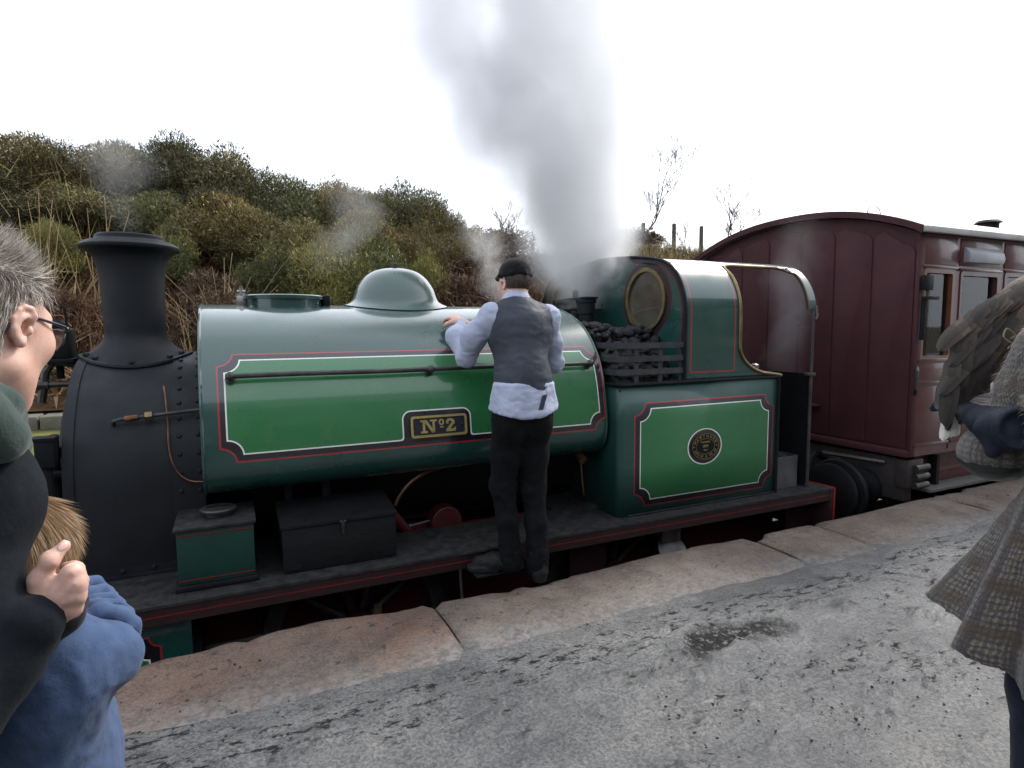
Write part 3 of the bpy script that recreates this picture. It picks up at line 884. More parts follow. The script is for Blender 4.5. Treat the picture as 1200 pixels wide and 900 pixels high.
# top lamp on its bracket in front of the chimney
mb = MB().box(-.98, -.84, YC - .10, YC + .08, 1.27, 1.44, .012).box(-1.0, -.82, YC - .12, YC + .10, 1.245, 1.27, .004).cyl((-.91, YC - .01, 1.15), (-.91, YC - .01, 1.26), .02, 8)
mb.lathe([(.05, 0), (.05, .03), (.03, .05)], (-.91, YC - .01, 1.44), (0, 0, 1), 12)
mb.tube([(-.84, YC - .1, 1.40), (-.85, YC - .1, 1.56), (-.91, YC - .1, 1.62), (-.97, YC - .1, 1.56), (-.98, YC - .1, 1.40)], .007, 6)
mb.build('head_lamp', M['black'], loco)
# little fittings on the smokebox side: blower pipe, union and copper tail
def sbp(x, z, off):          # point on near side of the smokebox
    y = YC - (math.sqrt(max(SR ** 2 - max(z - SZ, 0) ** 2, 0)) if z > SZ else SR)
    n = Vector((0, y - YC, max(z - SZ, 0))).normalized()
    return Vector((x, y, z)) + n * off
mb = MB().tube([sbp(-.575, .935, .0), sbp(-.57, .94, .03), sbp(-.545, .945, .036), sbp(-.15, .965, .05), sbp(-.05, .97, .05)], .0105, 8)
mb.build('blower_pipe', M['iron'], smk)
mb = MB().cyl(sbp(-.52, .946, .037), sbp(-.46, .949, .04), .0165, 10)
mb.build('pipe_sleeve', M['copper'], smk)
mb = MB().cyl(sbp(-.428, .951, .041), sbp(-.395, .953, .042), .026, 6)
mb.build('pipe_union', M['brass'], smk)
P = [(-.345, 1.10, .002), (-.347, 1.095, .03), (-.338, 1.05, .035), (-.328, .95, .018), (-.325, .88, .022), (-.322, .80, .022), (-.31, .73, .022), (-.28, .665, .022), (-.23, .625, .03), (-.165, .615, .035), (-.12, .617, .03)]
mb = MB().tube(cat2([sbp(*p) for p in P], 4, False), .0046, 6)
mb.build('copper_pipe', M['copper'], smk)

# chimney on its flared base
CX = -.52
P = cat2([(.163, 1.36), (.163, 1.45), (.164, 1.55), (.167, 1.66), (.171, 1.74), (.180, 1.81), (.198, 1.862), (.232, 1.893), (.256, 1.902)], 4, False)
mb = MB().lathe([(r, h) for r, h in P] + [(.263, 1.912), (.263, 1.925), (.250, 1.938), (.232, 1.944), (.228, 1.95), (.190, 1.962), (.182, 1.968), (.180, 1.986), (.172, 1.992), (.150, 1.99), (.145, 1.7), (.0, 1.68)], (CX, YC, 0), (0, 0, 1), 56, cap=False)
chim = mb.build('chimney', M['smoke_black'], loco, ang=40)
mb = MB(); n1, n2 = 14, 64
V, F = [], []
for i in range(n1 + 1):
    t = i / n1
    r = .163 + (.295 - .163) * t ** 2.4
    for k in range(n2):
        a = 2 * PI * k / n2
        x, y = CX + r * math.cos(a), YC + r * math.sin(a)
        zs = SZ + math.sqrt(max((SR + .002) ** 2 - (y - YC) ** 2, .01))
        z = 1.42 * (1 - t) + zs * t if t < 1 else zs
        z = zs + (1.43 - zs) * (1 - t) ** 1.05
        V.append((x, y, z))
for i in range(n1):
    for k in range(n2): F.append((i * n2 + k, (i + 1) * n2 + k, (i + 1) * n2 + (k + 1) % n2, i * n2 + (k + 1) % n2))
mb.raw(V, F)
bmesh.ops.recalc_face_normals(mb.bm, faces=mb.bm.faces)
mb.build('chimney_base', M['smoke_black'], chim, ang=60)
def saddle(r, k, n, off):
    a = 2 * PI * k / n; x, y = CX + r * math.cos(a), YC + r * math.sin(a)
    return Vector((x, y, SZ + math.sqrt((SR + off) ** 2 - (y - YC) ** 2)))
MB().tube([saddle(.292, k, 48, .008) for k in range(48)], .0125, 6, closed=True).build('base_flange', M['smoke_black'], chim)
for k in (19, 27, 30, 36, 42, 45, 3, 11):
    p = saddle(.262, k, 48, .004) + Vector((0, 0, .016)); n = Vector((0, p.y - YC, p.z - SZ)).normalized()
    MB().rivet(p, n, .018, 6).build('flange_bolt', M['smoke_black'], chim)

# footplate, valance, buffer beams
mb = MB().box(-1.02, 4.24, 3.13, 3.62, ZF - .014, ZF).box(-1.02, 4.24, 4.98, 5.47, ZF - .014, ZF).box(-1.02, .80, 3.62, 4.98, ZF - .014, ZF).box(2.0, 4.24, 3.62, 4.98, ZF - .014, ZF)
fpl = mb.build('footplate', M['footplate'], loco)
for ya, s in ((3.142, -1), (5.446, 1)):
    MB().box(-1.0, 4.22, ya, ya + .012, ZF - .10, ZF - .015).build('valance', M['dark_red'], loco)
    MB().box(-1.0, 4.22, (ya - .003 if s < 0 else ya + .012), (ya if s < 0 else ya + .015), ZF - .060, ZF - .054).build('lining_stripe', M['red_line'], loco)
for xx in (-1.04, 4.225):
    bb_ = MB().box(xx, xx + .03, 3.135, 5.465, -.25, ZF - .005, .004).build('buffer_beam', M['dark_red'], loco)
    xa = xx + .0305 if xx > 0 else xx - .0065
    MB().box(xa, xa + .006, 3.125, 5.475, -.26, ZF + .004, .002).build('beam_face', M['red'], bb_)
for ya in (3.68, 4.88):
    MB().box(-1.0, 4.22, ya, ya + .03, -.55, ZF - .016).build('frame_plate', M['oxide'], loco)
def buffer(x, y, z, s, rad, name, parent, mt):
    mb = MB().lathe([(.16, 0), (.15, .03), (.10, .06), (.085, .22), (.085, .24)], (x, y, z), (s, 0, 0), 20)
    mb.lathe([(.05, .2), (.05, .34)], (x, y, z), (s, 0, 0), 14)
    o = mb.build(name, mt, parent)
    MB().lathe([(rad * .95, .34), (rad, .35), (rad, .372), (rad * .97, .382), (rad * .7, .395), (0, .402)], (x, y, z), (s, 0, 0), 40).build('buffer_head', M['black'], o, ang=40)
    return o
for yy in (3.43, 5.17):
    buffer(4.255, yy, -.0, 1, .245, 'buffer', loco, M['red'])
    buffer(-1.04, yy, -.0, -1, .2, 'buffer', loco, M['black'])
# wheels, rods
def wheel(x, y, name, r, parent, mt, nsp=10, flange=-1):
    z = -.89 + r
    mb = MB()
    mb.ring([(x + r * math.cos(2 * PI * k / 40), z + r * math.sin(2 * PI * k / 40)) for k in range(40)], [(x + (r - .09) * math.cos(2 * PI * k / 40), z + (r - .09) * math.sin(2 * PI * k / 40)) for k in range(40)], 'y', y - .065, y + .065)
    o = mb.build(name, M['iron'], parent)
    mb = MB().cyl((x, y - .09, z), (x, y + .09, z), .11, 20)
    for k in range(nsp):
        a = 2 * PI * k / nsp
        mb.cyl((x + .09 * math.cos(a), y, z + .09 * math.sin(a)), (x + (r - .08) * math.cos(a), y, z + (r - .08) * math.sin(a)), .028, 8, .022)
    mb.build('wheel_spokes', mt, o)
    return o
for xx in (.62, 2.42):
    for yy in (3.56, 5.04): wheel(xx, yy, 'driving_wheel', .54, loco, M['dark_red'])
    MB().cyl((xx, 3.6, -.35), (xx, 5.0, -.35), .08, 14).build('axle', M['iron'], loco)
mb = MB().box(.5, 2.55, 3.40, 3.435, -.50, -.40, .008)
for xx in (.62, 2.42): mb.cyl((xx, 3.37, -.45), (xx, 3.47, -.45), .07, 16)
mb.build('coupling_rod', M['steel'], loco)
# outside cylinder with lined cladding
prof_c = [(4.0, .06), (3.50, .06), (3.34, .055), (3.275, .04), (3.245, .01), (3.236, -.06), (3.232, -.30), (3.235, -.46), (3.27, -.54), (3.34, -.60), (3.5, -.63), (4.0, -.63)]
sa = [-.12 - 0 * i for i in range(len(prof_c))]
sv = [.6, .2, .10, .05, .01, -.06, -.30, -.46, -.54, -.62, -.70, -.9]
extrude_uv('steam_cylinder', prof_c[::-1], sv[::-1], np.linspace(-.98, -.24, 8), M['cyl_green'], loco)
MB().lathe([(.20, 0), (.20, .03), (.10, .04)], (-.238, 3.52, -.33), (1, 0, 0), 24).build('cylinder_cover', M['black'], loco)
MB().box(-.2, .75, 3.50, 3.53, -.32, -.27, .004).build('slide_bar', M['steel'], loco)
MB().cyl((-.21, 3.52, -.33), (.9, 3.52, -.38), .03, 10).build('piston_rod', M['steel'], loco)
MB().cyl((.30, 3.2, -.42), (.30, 3.2, -.28), .03, 10).cyl((.30, 3.2, -.28), (.30, 3.2, -.24), .018, 8).build('oil_cup', M['brass'], loco)
MB().cyl((.67, 3.22, -.24), (.67, 3.22, -.10), .022, 10).build('drain_cock', M['brass'], loco)
MB().tube([(1.17, 3.2, -.35), (1.15, 3.2, .0), (1.16, 3.22, .12)], .009, 8).build('oil_pipe', M['steel'], loco)
# steps
for xx in (3.95, 1.95):
    mb = MB().box(xx, xx + .32, 3.14, 3.34, -.42, -.40, .004).box(xx + .02, xx + .30, 3.335, 3.345, -.42, .13)
    mb.build('step', M['dark_red'], loco)
mb = MB().lathe([(.11, 0), (.115, .012), (.10, .02), (.03, .028), (0, .028)], (2.70, 3.19, -.12), (0, -.75, .66), 24)
mb.box(2.62, 2.78, 3.20, 3.23, -.06, .04)
mb.build('sand_pipe_cover', M['iron'], loco)
# motion seen through the opening in the footplate
mb = MB().lathe([(.10, 0), (.105, .004), (.105, .105), (.10, .11)], (1.23, 3.66, .155), (0, 1, .03), 28)
mb.lathe([(.022, 0), (.022, .012)], (1.235, 3.647, .135), (0, -1, 0), 10)
mb.build('weigh_shaft', M['oxide'], loco)
mb = MB().box(.9, 1.3, 3.80, 3.84, -.2, .14, .01).cyl((.84, 3.63, .30), (1.02, 3.73, .06), .035, 12)
mb.build('motion_bracket', M['oxide'], loco)
MB().tube([(.95, 3.70, .155), (1.05, 3.70, .165), (1.18, 3.72, .175)], .007, 6).build('motion_rod', M['steel'], loco)
# copper feed pipe sweeping along under the tank
P = cat2([(.86, 3.55, .35), (.90, 3.55, .42), (.97, 3.55, .49), (1.07, 3.56, .535), (1.2, 3.57, .56), (1.5, 3.58, .60), (1.8, 3.60, .62), (2.1, 3.62, .64)], 4, False)
MB().tube(P, .0125, 8).build('feed_pipe', M['copper'], loco)
MB().tube(cat2([(1.60, 3.58, .60), (1.615, 3.53, .45), (1.64, 3.5, .3), (1.64, 3.5, .155)], 4, False), .014, 8).build('injector_pipe', M['copper'], loco)
MB().tube([(2.12, 3.45, .52), (2.13, 3.45, .40), (2.145, 3.45, .28)], .006, 6).cyl((2.12, 3.42, .53), (2.12, 3.5, .56), .03, 10).build('drain_pipe', M['copper'], loco)
for xx in (.26, .47): MB().cyl((xx, 3.62, .15), (xx, 3.62, .62), .024, 10).build('stanchion', M['black'], loco)

# sandbox with round lid
mb = MB().box(-.285, .062, 3.25, 3.60, ZF + .03, ZF + .30, .006)
sbx = mb.build('sandbox', M['shaded_green'], loco)
MB().box(-.297, .074, 3.238, 3.612, ZF + .30, ZF + .318, .004).build('sandbox_top', M['footplate'], sbx)
MB().box(-.300, .077, 3.232, 3.615, ZF + .0, ZF + .03, .008).build('sandbox_base', M['black'], sbx)
for z_ in (.05, .275):
    MB().box(-.2835, .0605, 3.2475, 3.252, ZF + z_, ZF + z_ + .006).build('lining_stripe', M['red_line'], sbx)
lid = MB().lathe([(.062, 0), (.062, .02), (.085, .022), (.088, .034), (.08, .04), (.02, .043), (0, .043)], (-.10, 3.42, ZF + .318), (0, 0, 1), 28).build('sandbox_lid', M['iron'], sbx)
MB().box(-.155, -.045, 3.413, 3.427, ZF + .360, ZF + .372, .004).build('lid_bar', M['black'], lid)

# bunker / side tank under the coal
cr = .045
ol = []
for k in range(9):
    a = R_(180 + 90 * k / 8); ol.append((2.29 + cr + cr * math.cos(a), 3.25 + cr + cr * math.sin(a)))
ol = [(2.29, 3.86)] + ol + [(3.735, 3.25)]
V, uv, F = [], [], []
ss = np.concatenate([[0], np.cumsum([math.dist(ol[k], ol[k + 1]) for k in range(len(ol) - 1)])])
s0 = ss[-1] - (3.735)
for z in (ZF, .5, .8, 1.035):
    for (x, y), s in zip(ol, ss): V.append((x, y, z)); uv.append((s - s0, z))
n = len(ol)
for i in range(3):
    for j in range(n - 1): F.append((i * n + j, i * n + j + 1, (i + 1) * n + j + 1, (i + 1) * n + j))
me = bpy.data.meshes.new('side_bunker'); me.from_pydata(V, [], F); me.update()
ul = me.uv_layers.new(name='UVMap')
for l in me.loops: ul.data[l.index].uv = uv[l.vertex_index]
smooth_mesh(me, 40); me.materials.append(M['bunker_green'])
bun = bpy.data.objects.new('side_bunker', me); COL.objects.link(bun); adopt(bun, loco)
md = bun.modifiers.new('thickness', 'SOLIDIFY'); md.thickness = .006; md.offset = -1
# its far twin, plain
MB().prism([(2.29, 4.74), (2.29, 5.28), (2.36, 5.35), (3.735, 5.35), (3.735, 4.74)], 'z', ZF, 1.035).build('side_bunker', M['green'], loco)
mb = MB().tube([(x, y - .004 if k > 3 else y, 1.043) for k, (x, y) in enumerate(ol)], .0135, 8)
mb.build('bunker_beading', M['black'], bun)
MB().tube([(3.738, 3.246, ZF), (3.738, 3.246, 1.04)], .013, 8).build('bunker_pillar', M['black'], bun)
MB().tube([(2.36, 3.246, ZF + .006), (3.735, 3.246, ZF + .006)], .008, 6).build('bunker_angle', M['black'], bun)
MB().box(2.30, 2.84, 3.26, 3.94, 1.0, 1.012).build('coal_floor', M['black'], bun)
MB().box(3.728, 3.736, 3.26, 3.86, ZF, 1.03).build('bunker_end', M['black'], bun)
# coal rails: three flat bars bent round the corner, on uprights
for z in (1.125, 1.212, 1.300):
    mb = MB()
    path = [(2.835, 3.262)] + [(2.335 + .05 * (1 - math.cos(R_(90 - 90 * k / 6))) - .0 + (0 if k else 0), 0) for k in range(0)]
    pts = [(2.838, 3.262)] + [(2.36 - .06 * math.sin(R_(90 * k / 6)), 3.322 - .06 * math.cos(R_(90 * k / 6))) for k in range(7)] + [(2.30, 3.90)]
    m = len(pts)
    V, F = [], []
    for k, (x, y) in enumerate(pts):
        a = Vector(pts[min(k + 1, m - 1)]) - Vector(pts[max(k - 1, 0)]); a.normalize(); nrm = Vector((a.y, -a.x)) * -1
        for dz in (-.019, .019):
            for dn in (0, .010): V.append((x + nrm.x * dn, y + nrm.y * dn, z + dz))
    for k in range(m - 1):
        a, b_ = 4 * k, 4 * k + 4
        F += [(a, b_, b_ + 2, a + 2), (a + 1, a + 3, b_ + 3, b_ + 1), (a + 2, b_ + 2, b_ + 3, a + 3), (a, a + 1, b_ + 1, b_)]
    F += [(0, 2, 3, 1), (4 * m - 4, 4 * m - 3, 4 * m - 1, 4 * m - 2)]
    mb.raw(V, F); bmesh.ops.recalc_face_normals(mb.bm, faces=mb.bm.faces)
    mb.build('coal_rail', M['rail_paint'], bun)
for xx in (2.42, 2.62, 2.80):
    MB().box(xx, xx + .035, 3.266, 3.274, 1.03, 1.315).build('rail_upright', M['rail_paint'], bun)
# works plate
mb = MB()
el = lambda a, b_, n=48: [(3.03 + a * math.cos(2 * PI * k / n), .573 + b_ * math.sin(2 * PI * k / n)) for k in range(n)]
wp = MB().prism(el(.122, .092), 'y', 3.2455, 3.2495).build('works_plate', M['black'], bun)
MB().ring(el(.124, .094), el(.117, .087), 'y', 3.2425, 3.247).build('plate_rim', M['brass'], wp)
MB().ring(el(.088, .058), el(.083, .053), 'y', 3.243, 3.247).build('plate_rim', M['brass'], wp)
def text_mesh(ch, size):
    cu = bpy.data.curves.new('t', 'FONT'); cu.body = ch; cu.size = size; cu.extrude = .0016; cu.align_x = 'CENTER'; cu.align_y = 'CENTER'; cu.resolution_u = 2
    o = bpy.data.objects.new('t', cu); COL.objects.link(o)
    dg = bpy.context.evaluated_depsgraph_get(); dg.update()
    me = bpy.data.meshes.new_from_object(o.evaluated_get(dg)); bpy.data.objects.remove(o); bpy.data.curves.remove(cu)
    V = [v.co.copy() for v in me.vertices]; F = [tuple(p.vertices) for p in me.polygons]; bpy.data.meshes.remove(me)
    return V, F
def arc_text(txt, a, b_, a0, a1, size, flip=False):
    mb = MB(); n = len(txt)
    for k, ch in enumerate(txt):
        if ch == ' ': continue
        th = R_(a0 + (a1 - a0) * k / (n - 1))
        V, F = text_mesh(ch, size)
        tx, tz = -a * math.sin(th), b_ * math.cos(th)
        if not flip: tx, tz = -tx, -tz
        l = math.hypot(tx, tz); ux, uz = tx / l, tz / l
        cx, cz = 3.03 + a * math.cos(th), .573 + b_ * math.sin(th)
        mb.raw([(cx + v.x * ux - v.y * uz, 3.2442 - v.z, cz + v.x * uz + v.y * ux) for v in V], F)
    return mb
arc_text('HAWTHORN', .1025, .0725, 155, 25, .027).build('raised_lettering', M['gold'], wp, ang=0)
arc_text('LESLIE & CO LD', .1025, .0725, 205, 335, .022, True).build('raised_lettering', M['gold'], wp, ang=0)
mb = MB()
for txt, zz, s in (('ENGINEERS', .604, .017), ('2859', .575, .026), ('1911', .545, .019)):
    V, F = text_mesh(txt, s); mb.raw([(3.03 + v.x, 3.2442 - v.z, zz + v.y) for v in V], F)
mb.build('raised_lettering', M['gold'], wp, ang=0)
for xx in (2.925, 3.135): MB().rivet((xx, 3.2455, .573), (0, -1, 0), .007).build('plate_screw', M['brass'], wp)

# cab: front sheet with two round windows, wrapped side and roof sheet
CW = 1.05
def cab_prof():
    P = [(CW, 1.045), (CW, 1.30), (CW, 1.52), (CW - .012, 1.62), (CW - .05, 1.72), (CW - .115, 1.81), (CW - .21, 1.878), (CW - .34, 1.918), (CW - .55, 1.950), (CW - .80, 1.972), (0, 1.985)]
    return cat2(P, 5, False)
CP = cab_prof()
cprof = [(YC - w, z) for w, z in CP] + [(YC + w, z) for w, z in CP[::-1][1:]]
def circ(cy, cz, r, n=48): return [(cy + r * math.cos(2 * PI * k / n), cz + r * math.sin(2 * PI * k / n)) for k in range(n)]
XF = 2.84
mb = MB()
outer = list(cprof) + [(YC + CW, .2), (YC - CW + .0, .2)]
bmt = bmesh.new()
def loop(bm, pts, x): 
    vs = [bm.verts.new((x, y, z)) for y, z in pts]
    return [bm.edges.new((vs[k], vs[(k + 1) % len(vs)])) for k in range(len(vs))]
WY, WZ, WR = .61, 1.628, .205
es = loop(bmt, cprof, XF) + loop(bmt, circ(YC - WY, WZ, WR), XF) + loop(bmt, circ(YC + WY, WZ, WR), XF)
bmesh.ops.triangle_fill(bmt, use_beauty=True, edges=es)
me = bpy.data.meshes.new('cab_front'); bmt.to_mesh(me); bmt.free(); me.materials.append(M['green'])
cabf = bpy.data.objects.new('cab_front', me); COL.objects.link(cabf); adopt(cabf, loco)
md = cabf.modifiers.new('thickness', 'SOLIDIFY'); md.thickness = .008; md.offset = 0
# edge band (navy) with red line on the front sheet, and round each window
def inset(pts, d):
    out = []
    n = len(pts)
    for k in range(n):
        a = Vector(pts[max(k - 1, 0)]); b_ = Vector(pts[min(k + 1, n - 1)]); t = (b_ - a).normalized(); nrm = Vector((t.y, -t.x))
        out.append(tuple(Vector(pts[k]) + nrm * d))
    return out
def strip(p, q, x0, x1, name, m, parent):
    n = len(p); V = []
    for x in (x0, x1):
        V += [(x, y, z) for y, z in p] + [(x, y, z) for y, z in q]
    F = []
    for k in range(n - 1):
        F += [(k, k + 1, n + k + 1, n + k), (k, 2 * n + k, 2 * n + k + 1, k + 1), (n + k, n + k + 1, 3 * n + k + 1, 3 * n + k), (2 * n + k, 3 * n + k, 3 * n + k + 1, 2 * n + k + 1)]
    mb = MB().raw(V, F); bmesh.ops.recalc_face_normals(mb.bm, faces=mb.bm.faces)
    return mb.build(name, m, parent)
navy = mat('navy lining band', NAVY, (.014, .012, .018, 1), 20, .3, coat=.4)
strip(inset(cprof, 0), inset(cprof, .035), XF - .0085, XF - .004, 'edge_band', navy, cabf)
strip(inset(cprof, .037), inset(cprof, .044), XF - .008, XF - .004, 'lining_stripe', M['red_line'], cabf)
MB().tube([(XF - .006, y, z) for y, z in cprof], .013, 8).build('edge_beading', M['black'], cabf)
for s in (-1, 1):
    cy = YC + s * WY
    MB().ring(circ(cy, WZ, WR + .032), circ(cy, WZ, WR + .002), 'x', XF - .022, XF - .003).build('window_frame', M['brass'], cabf)
    MB().ring(circ(cy, WZ, WR + .072), circ(cy, WZ, WR + .034), 'x', XF - .008, XF - .0035).build('edge_band', navy, cabf)
    MB().ring(circ(cy, WZ, WR + .079), circ(cy, WZ, WR + .072), 'x', XF - .0078, XF - .0035).build('lining_stripe', M['red_line'], cabf)
    MB().prism(circ(cy, WZ, WR), 'x', XF - .002, XF + .002).build('window_glass', M['cab_glass'], cabf)
# side + roof sheet with the doorway cut out of both sides
xs = sorted(set(list(np.linspace(XF, 4.12, 33))))
CSv = np.concatenate([[0], np.cumsum([math.dist(cprof[k], cprof[k + 1]) for k in range(len(cprof) - 1)])])
def door_front(z):      # rear edge of the cab side sheet at height z (curves out into the rail at the foot)
    if z > 1.30: return 3.335
    t = (1.30 - z) / (1.30 - 1.06)
    return 3.335 + .40 * (1 - math.sqrt(max(0, 1 - min(t, 1) ** 2.2)))
ztop = 1.872
V, F, uv = [], [], []
npf = len(cprof)
half = npf // 2
def rowx(j, u):
    """u in 0..1 across the sheet: for rows below the opening top it stops at the doorway"""
    y, z = cprof[j]
    xe = 4.12 if z > ztop else (door_front(z))
    if z > ztop and z < 1.93: xe = 4.12
    return XF + (xe - XF) * u
nu = 24
side_rows = [j for j in range(npf)]
V = []; uvs = []
for j in side_rows:
    y, z = cprof[j]
    for k in range(nu + 1):
        x = rowx(j, k / nu); V.append((x, y, z)); uvs.append((x, z))
for j in range(npf - 1):
    za, zb = cprof[j][1], cprof[j + 1][1]
    if (za > ztop) != (zb > ztop): 
        # the row where the opening starts: keep only the part ahead of the doorway
        lo, hi = (j, j + 1) if za < zb else (j + 1, j)
        base = len(V)
        y, z = cprof[hi]
        for k in range(nu + 1):
            x = XF + (3.335 + .02 - XF) * k / nu; V.append((x, y, z)); uvs.append((x, z))
        for k in range(nu):
            a = lo * (nu + 1) + k; F.append((a, a + 1, base + k + 1, base + k))
        continue
    for k in range(nu):
        a = j * (nu + 1) + k; b_ = (j + 1) * (nu + 1) + k
        F.append((a, a + 1, b_ + 1, b_))
me = bpy.data.meshes.new('cab_sheet'); me.from_pydata(V, [], F); me.update()
ul = me.uv_layers.new(name='UVMap')
for l in me.loops: ul.data[l.index].uv = uvs[l.vertex_index]
bm_ = bmesh.new(); bm_.from_mesh(me); bmesh.ops.recalc_face_normals(bm_, faces=bm_.faces); bm_.to_mesh(me); bm_.free()
smooth_mesh(me, 45); me.materials.append(M['cab_green'])
cabs = bpy.data.objects.new('cab_sheet', me); COL.objects.link(cabs); adopt(cabs, loco)
md = cabs.modifiers.new('thickness', 'SOLIDIFY'); md.thickness = .008; md.offset = -1
# rear arch of the roof coming down to the corner posts
def arch(x0, x1, zlow, name):
    P = [p for p in cprof if p[1] > zlow]
    q = inset(P, .012)
    return strip(P, q, x0, x1, name, M['green'], cabs)
arch(4.03, 4.125, 1.54, 'rear_arch')
# bead of polished brass round the doorway
iop = [k for k in range(half) if cprof[k][1] <= ztop][-1]
bead = [(door_front(z) , YC - CW - .004, z) for z in np.linspace(1.058, 1.30, 12)] + [(3.335, cprof[k][0] - .004, cprof[k][1]) for k in range(half) if 1.30 < cprof[k][1] < 1.80]
yt, zt = cprof[iop + 1]
bead += [(3.337, yt - .045, zt - .030), (3.35, yt - .02, zt - .012), (3.38, yt - .008, zt - .004), (3.43, yt - .005, zt), (3.6, yt - .004, zt), (3.78, yt - .003, zt)]
bead = [(3.76, YC - CW - .004, 1.052)] + bead
MB().tube(bead, .0125, 8).build('door_beading', M['brass'], cabs)
back = [(3.78, yt - .003, zt), (3.9, yt - .002, zt), (3.98, yt - .004, zt - .012), (4.03, yt - .03, zt - .035)] + [(4.035, cprof[k][0] - .006, cprof[k][1]) for k in range(iop, -1, -1) if 1.54 < cprof[k][1] < zt - .04]
MB().tube(back, .010, 8).build('door_beading', mat('tarnished beading', (.16, .10, .06, 1), (.10, .06, .05, 1), 20, .35, metal=.6), cabs)
for s in (-1, 1):
    yy = YC + s * (CW - .005)
    MB().tube([(4.095, yy, ZF), (4.095, yy, 1.56)], .0135, 10).lathe([(.02, 0), (.02, .02)], (4.095, yy, ZF), (0, 0, 1), 10).build('cab_post', M['iron'], cabs)
    MB().box(4.04, 4.13, yy - .02, yy + .02, 1.035, 1.058, .004).build('post_bracket', M['iron'], cabs)
MB().tube([(4.12, YC - CW, 1.58), (4.125, YC - CW - .012, 1.50), (4.12, YC - CW - .004, 1.475)], .008, 6).build('lamp_hook', M['steel'], cabs)
MB().box(4.10, 4.112, YC - CW + .01, YC + CW - .01, ZF, 1.05).build('cab_back_sheet', M['black'], loco)
MB().box(3.30, 4.1, 5.33, 5.342, ZF, 1.05).build('cab_side_sheet', M['black'], loco)
MB().box(2.85, 4.1, 3.9, 4.7, .3, .32).build('cab_floor', M['black'], loco)
mb = MB().box(2.86, 3.1, YC - .45, YC + .45, .5, 1.35, .05)
mb.build('backhead', M['black'], loco)
mb = MB().lathe([(.03, 0), (.03, .03), (.012, .04)], (3.62, YC - .93, 1.10), (0, 0, 1), 10).build('cab_knob', M['steel'], loco)

# safety valves and whistle on the firebox in front of the cab
mb = MB().lathe([(.062, 0), (.062, .16), (.072, .165), (.074, .25), (.083, .255), (.085, .28), (.07, .285)], (2.66, 4.25, 1.37), (0, 0, 1), 24)
mb.build('safety_valve', M['smoke_black'], loco)
MB().lathe([(.062, 0), (.062, .16), (.072, .165), (.074, .25), (.083, .255), (.085, .28), (.07, .285)], (2.66, 4.60, 1.37), (0, 0, 1), 24).build('safety_valve', M['smoke_black'], loco)
mb = MB().lathe([(.038, 0), (.038, .2), (.024, .21), (.024, .36), (.012, .37)], (2.66, 4.42, 1.37), (0, 0, 1), 16)
mb.tube([(2.66 + .042 * math.cos(k * .9), 4.42 + .042 * math.sin(k * .9), 1.37 + .0033 * k) for k in range(70)], .007, 5)
mb.build('valve_spring', M['iron'], loco)
MB().box(2.60, 2.72, 4.16, 4.70, 1.655, 1.672, .005).build('valve_lever', M['smoke_black'], loco)
MB().box(2.48, 2.76, 4.1, 4.66, 1.35, 1.375, .005).build('valve_base', M['black'], loco)

# tool chest standing on the footplate
tb = thing('tool_chest', 'black wooden tool chest standing on the footplate beside the green sandbox', 'chest', (.49, 3.42, ZF))
ch = MB().box(.195, .79, 3.247, 3.60, ZF + .002, ZF + .240, .006).build('chest_body', mat('black stained boards', (.0045, .005, .006, 1), (.009, .0092, .0105, 1), 6, .6, .75, spec=.2, bmp=.25, bscale=20, stretch=(1, 1, 6)), tb)
mb = MB().prism([(3.238, ZF + .243), (3.238, ZF + .257), (3.60, ZF + .300), (3.61, ZF + .29), (3.61, ZF + .243)], 'x', .185, .80, .004)
lidc = mb.build('chest_lid', M['black'], tb)
mb = MB().box(.492, .510, 3.2335, 3.2375, ZF + .185, ZF + .25, .002).rivet((.490, 3.2335, ZF + .247), (0, -1, 0), .007).rivet((.512, 3.2335, ZF + .247), (0, -1, 0), .007).cyl((.501, 3.232, ZF + .18), (.501, 3.232, ZF + .215), .004, 6)
mb.build('hasp', M['iron'], tb)
for xx in (.20, .70): MB().box(xx, xx + .085, 3.2435, 3.248, ZF + .02, ZF + .05).build('corner_strap', M['black'], tb)

# coal box at the cab doorway and coal
cb = thing('coal_bucket', 'dented dark steel coal bucket standing in the cab doorway', 'bucket', (3.92, 3.42, ZF))
MB().ring(rrect(3.79, 4.05, 3.30, 3.62, .02), rrect(3.797, 4.043, 3.307, 3.613, .015), 'z', ZF + .002, ZF + .25).build('bucket_wall', mat('dusty steel', (.04, .04, .042, 1), (.09, .09, .09, 1), 8, .5, .7), cb)
MB().box(3.8, 4.04, 3.31, 3.61, ZF + .002, ZF + .17).build('bucket_bottom', M['black'], cb)
coal_meshes = []
for k in range(6):
    Vr, Fr = rock(90 + k, 2, .09)
    me = bpy.data.meshes.new('coal_lump'); me.from_pydata([tuple(v) for v in Vr], [], [tuple(map(int, f)) for f in Fr]); me.update(); smooth_mesh(me, 22); me.materials.append(M['coal']); coal_meshes.append(me)
def lump(x, y, z, r, label, group):
    o = bpy.data.objects.new('coal_lump', coal_meshes[RNG.integers(6)]); COL.objects.link(o)
    o.location = (x, y, z); o.scale = (r * RNG.uniform(.85, 1.3), r * RNG.uniform(.8, 1.1), r * RNG.uniform(.75, 1.1)); o.rotation_euler = (RNG.uniform(-.5, .5), RNG.uniform(-.5, .5), RNG.uniform(0, 6.28))
    props(o, label, 'coal', group); return o
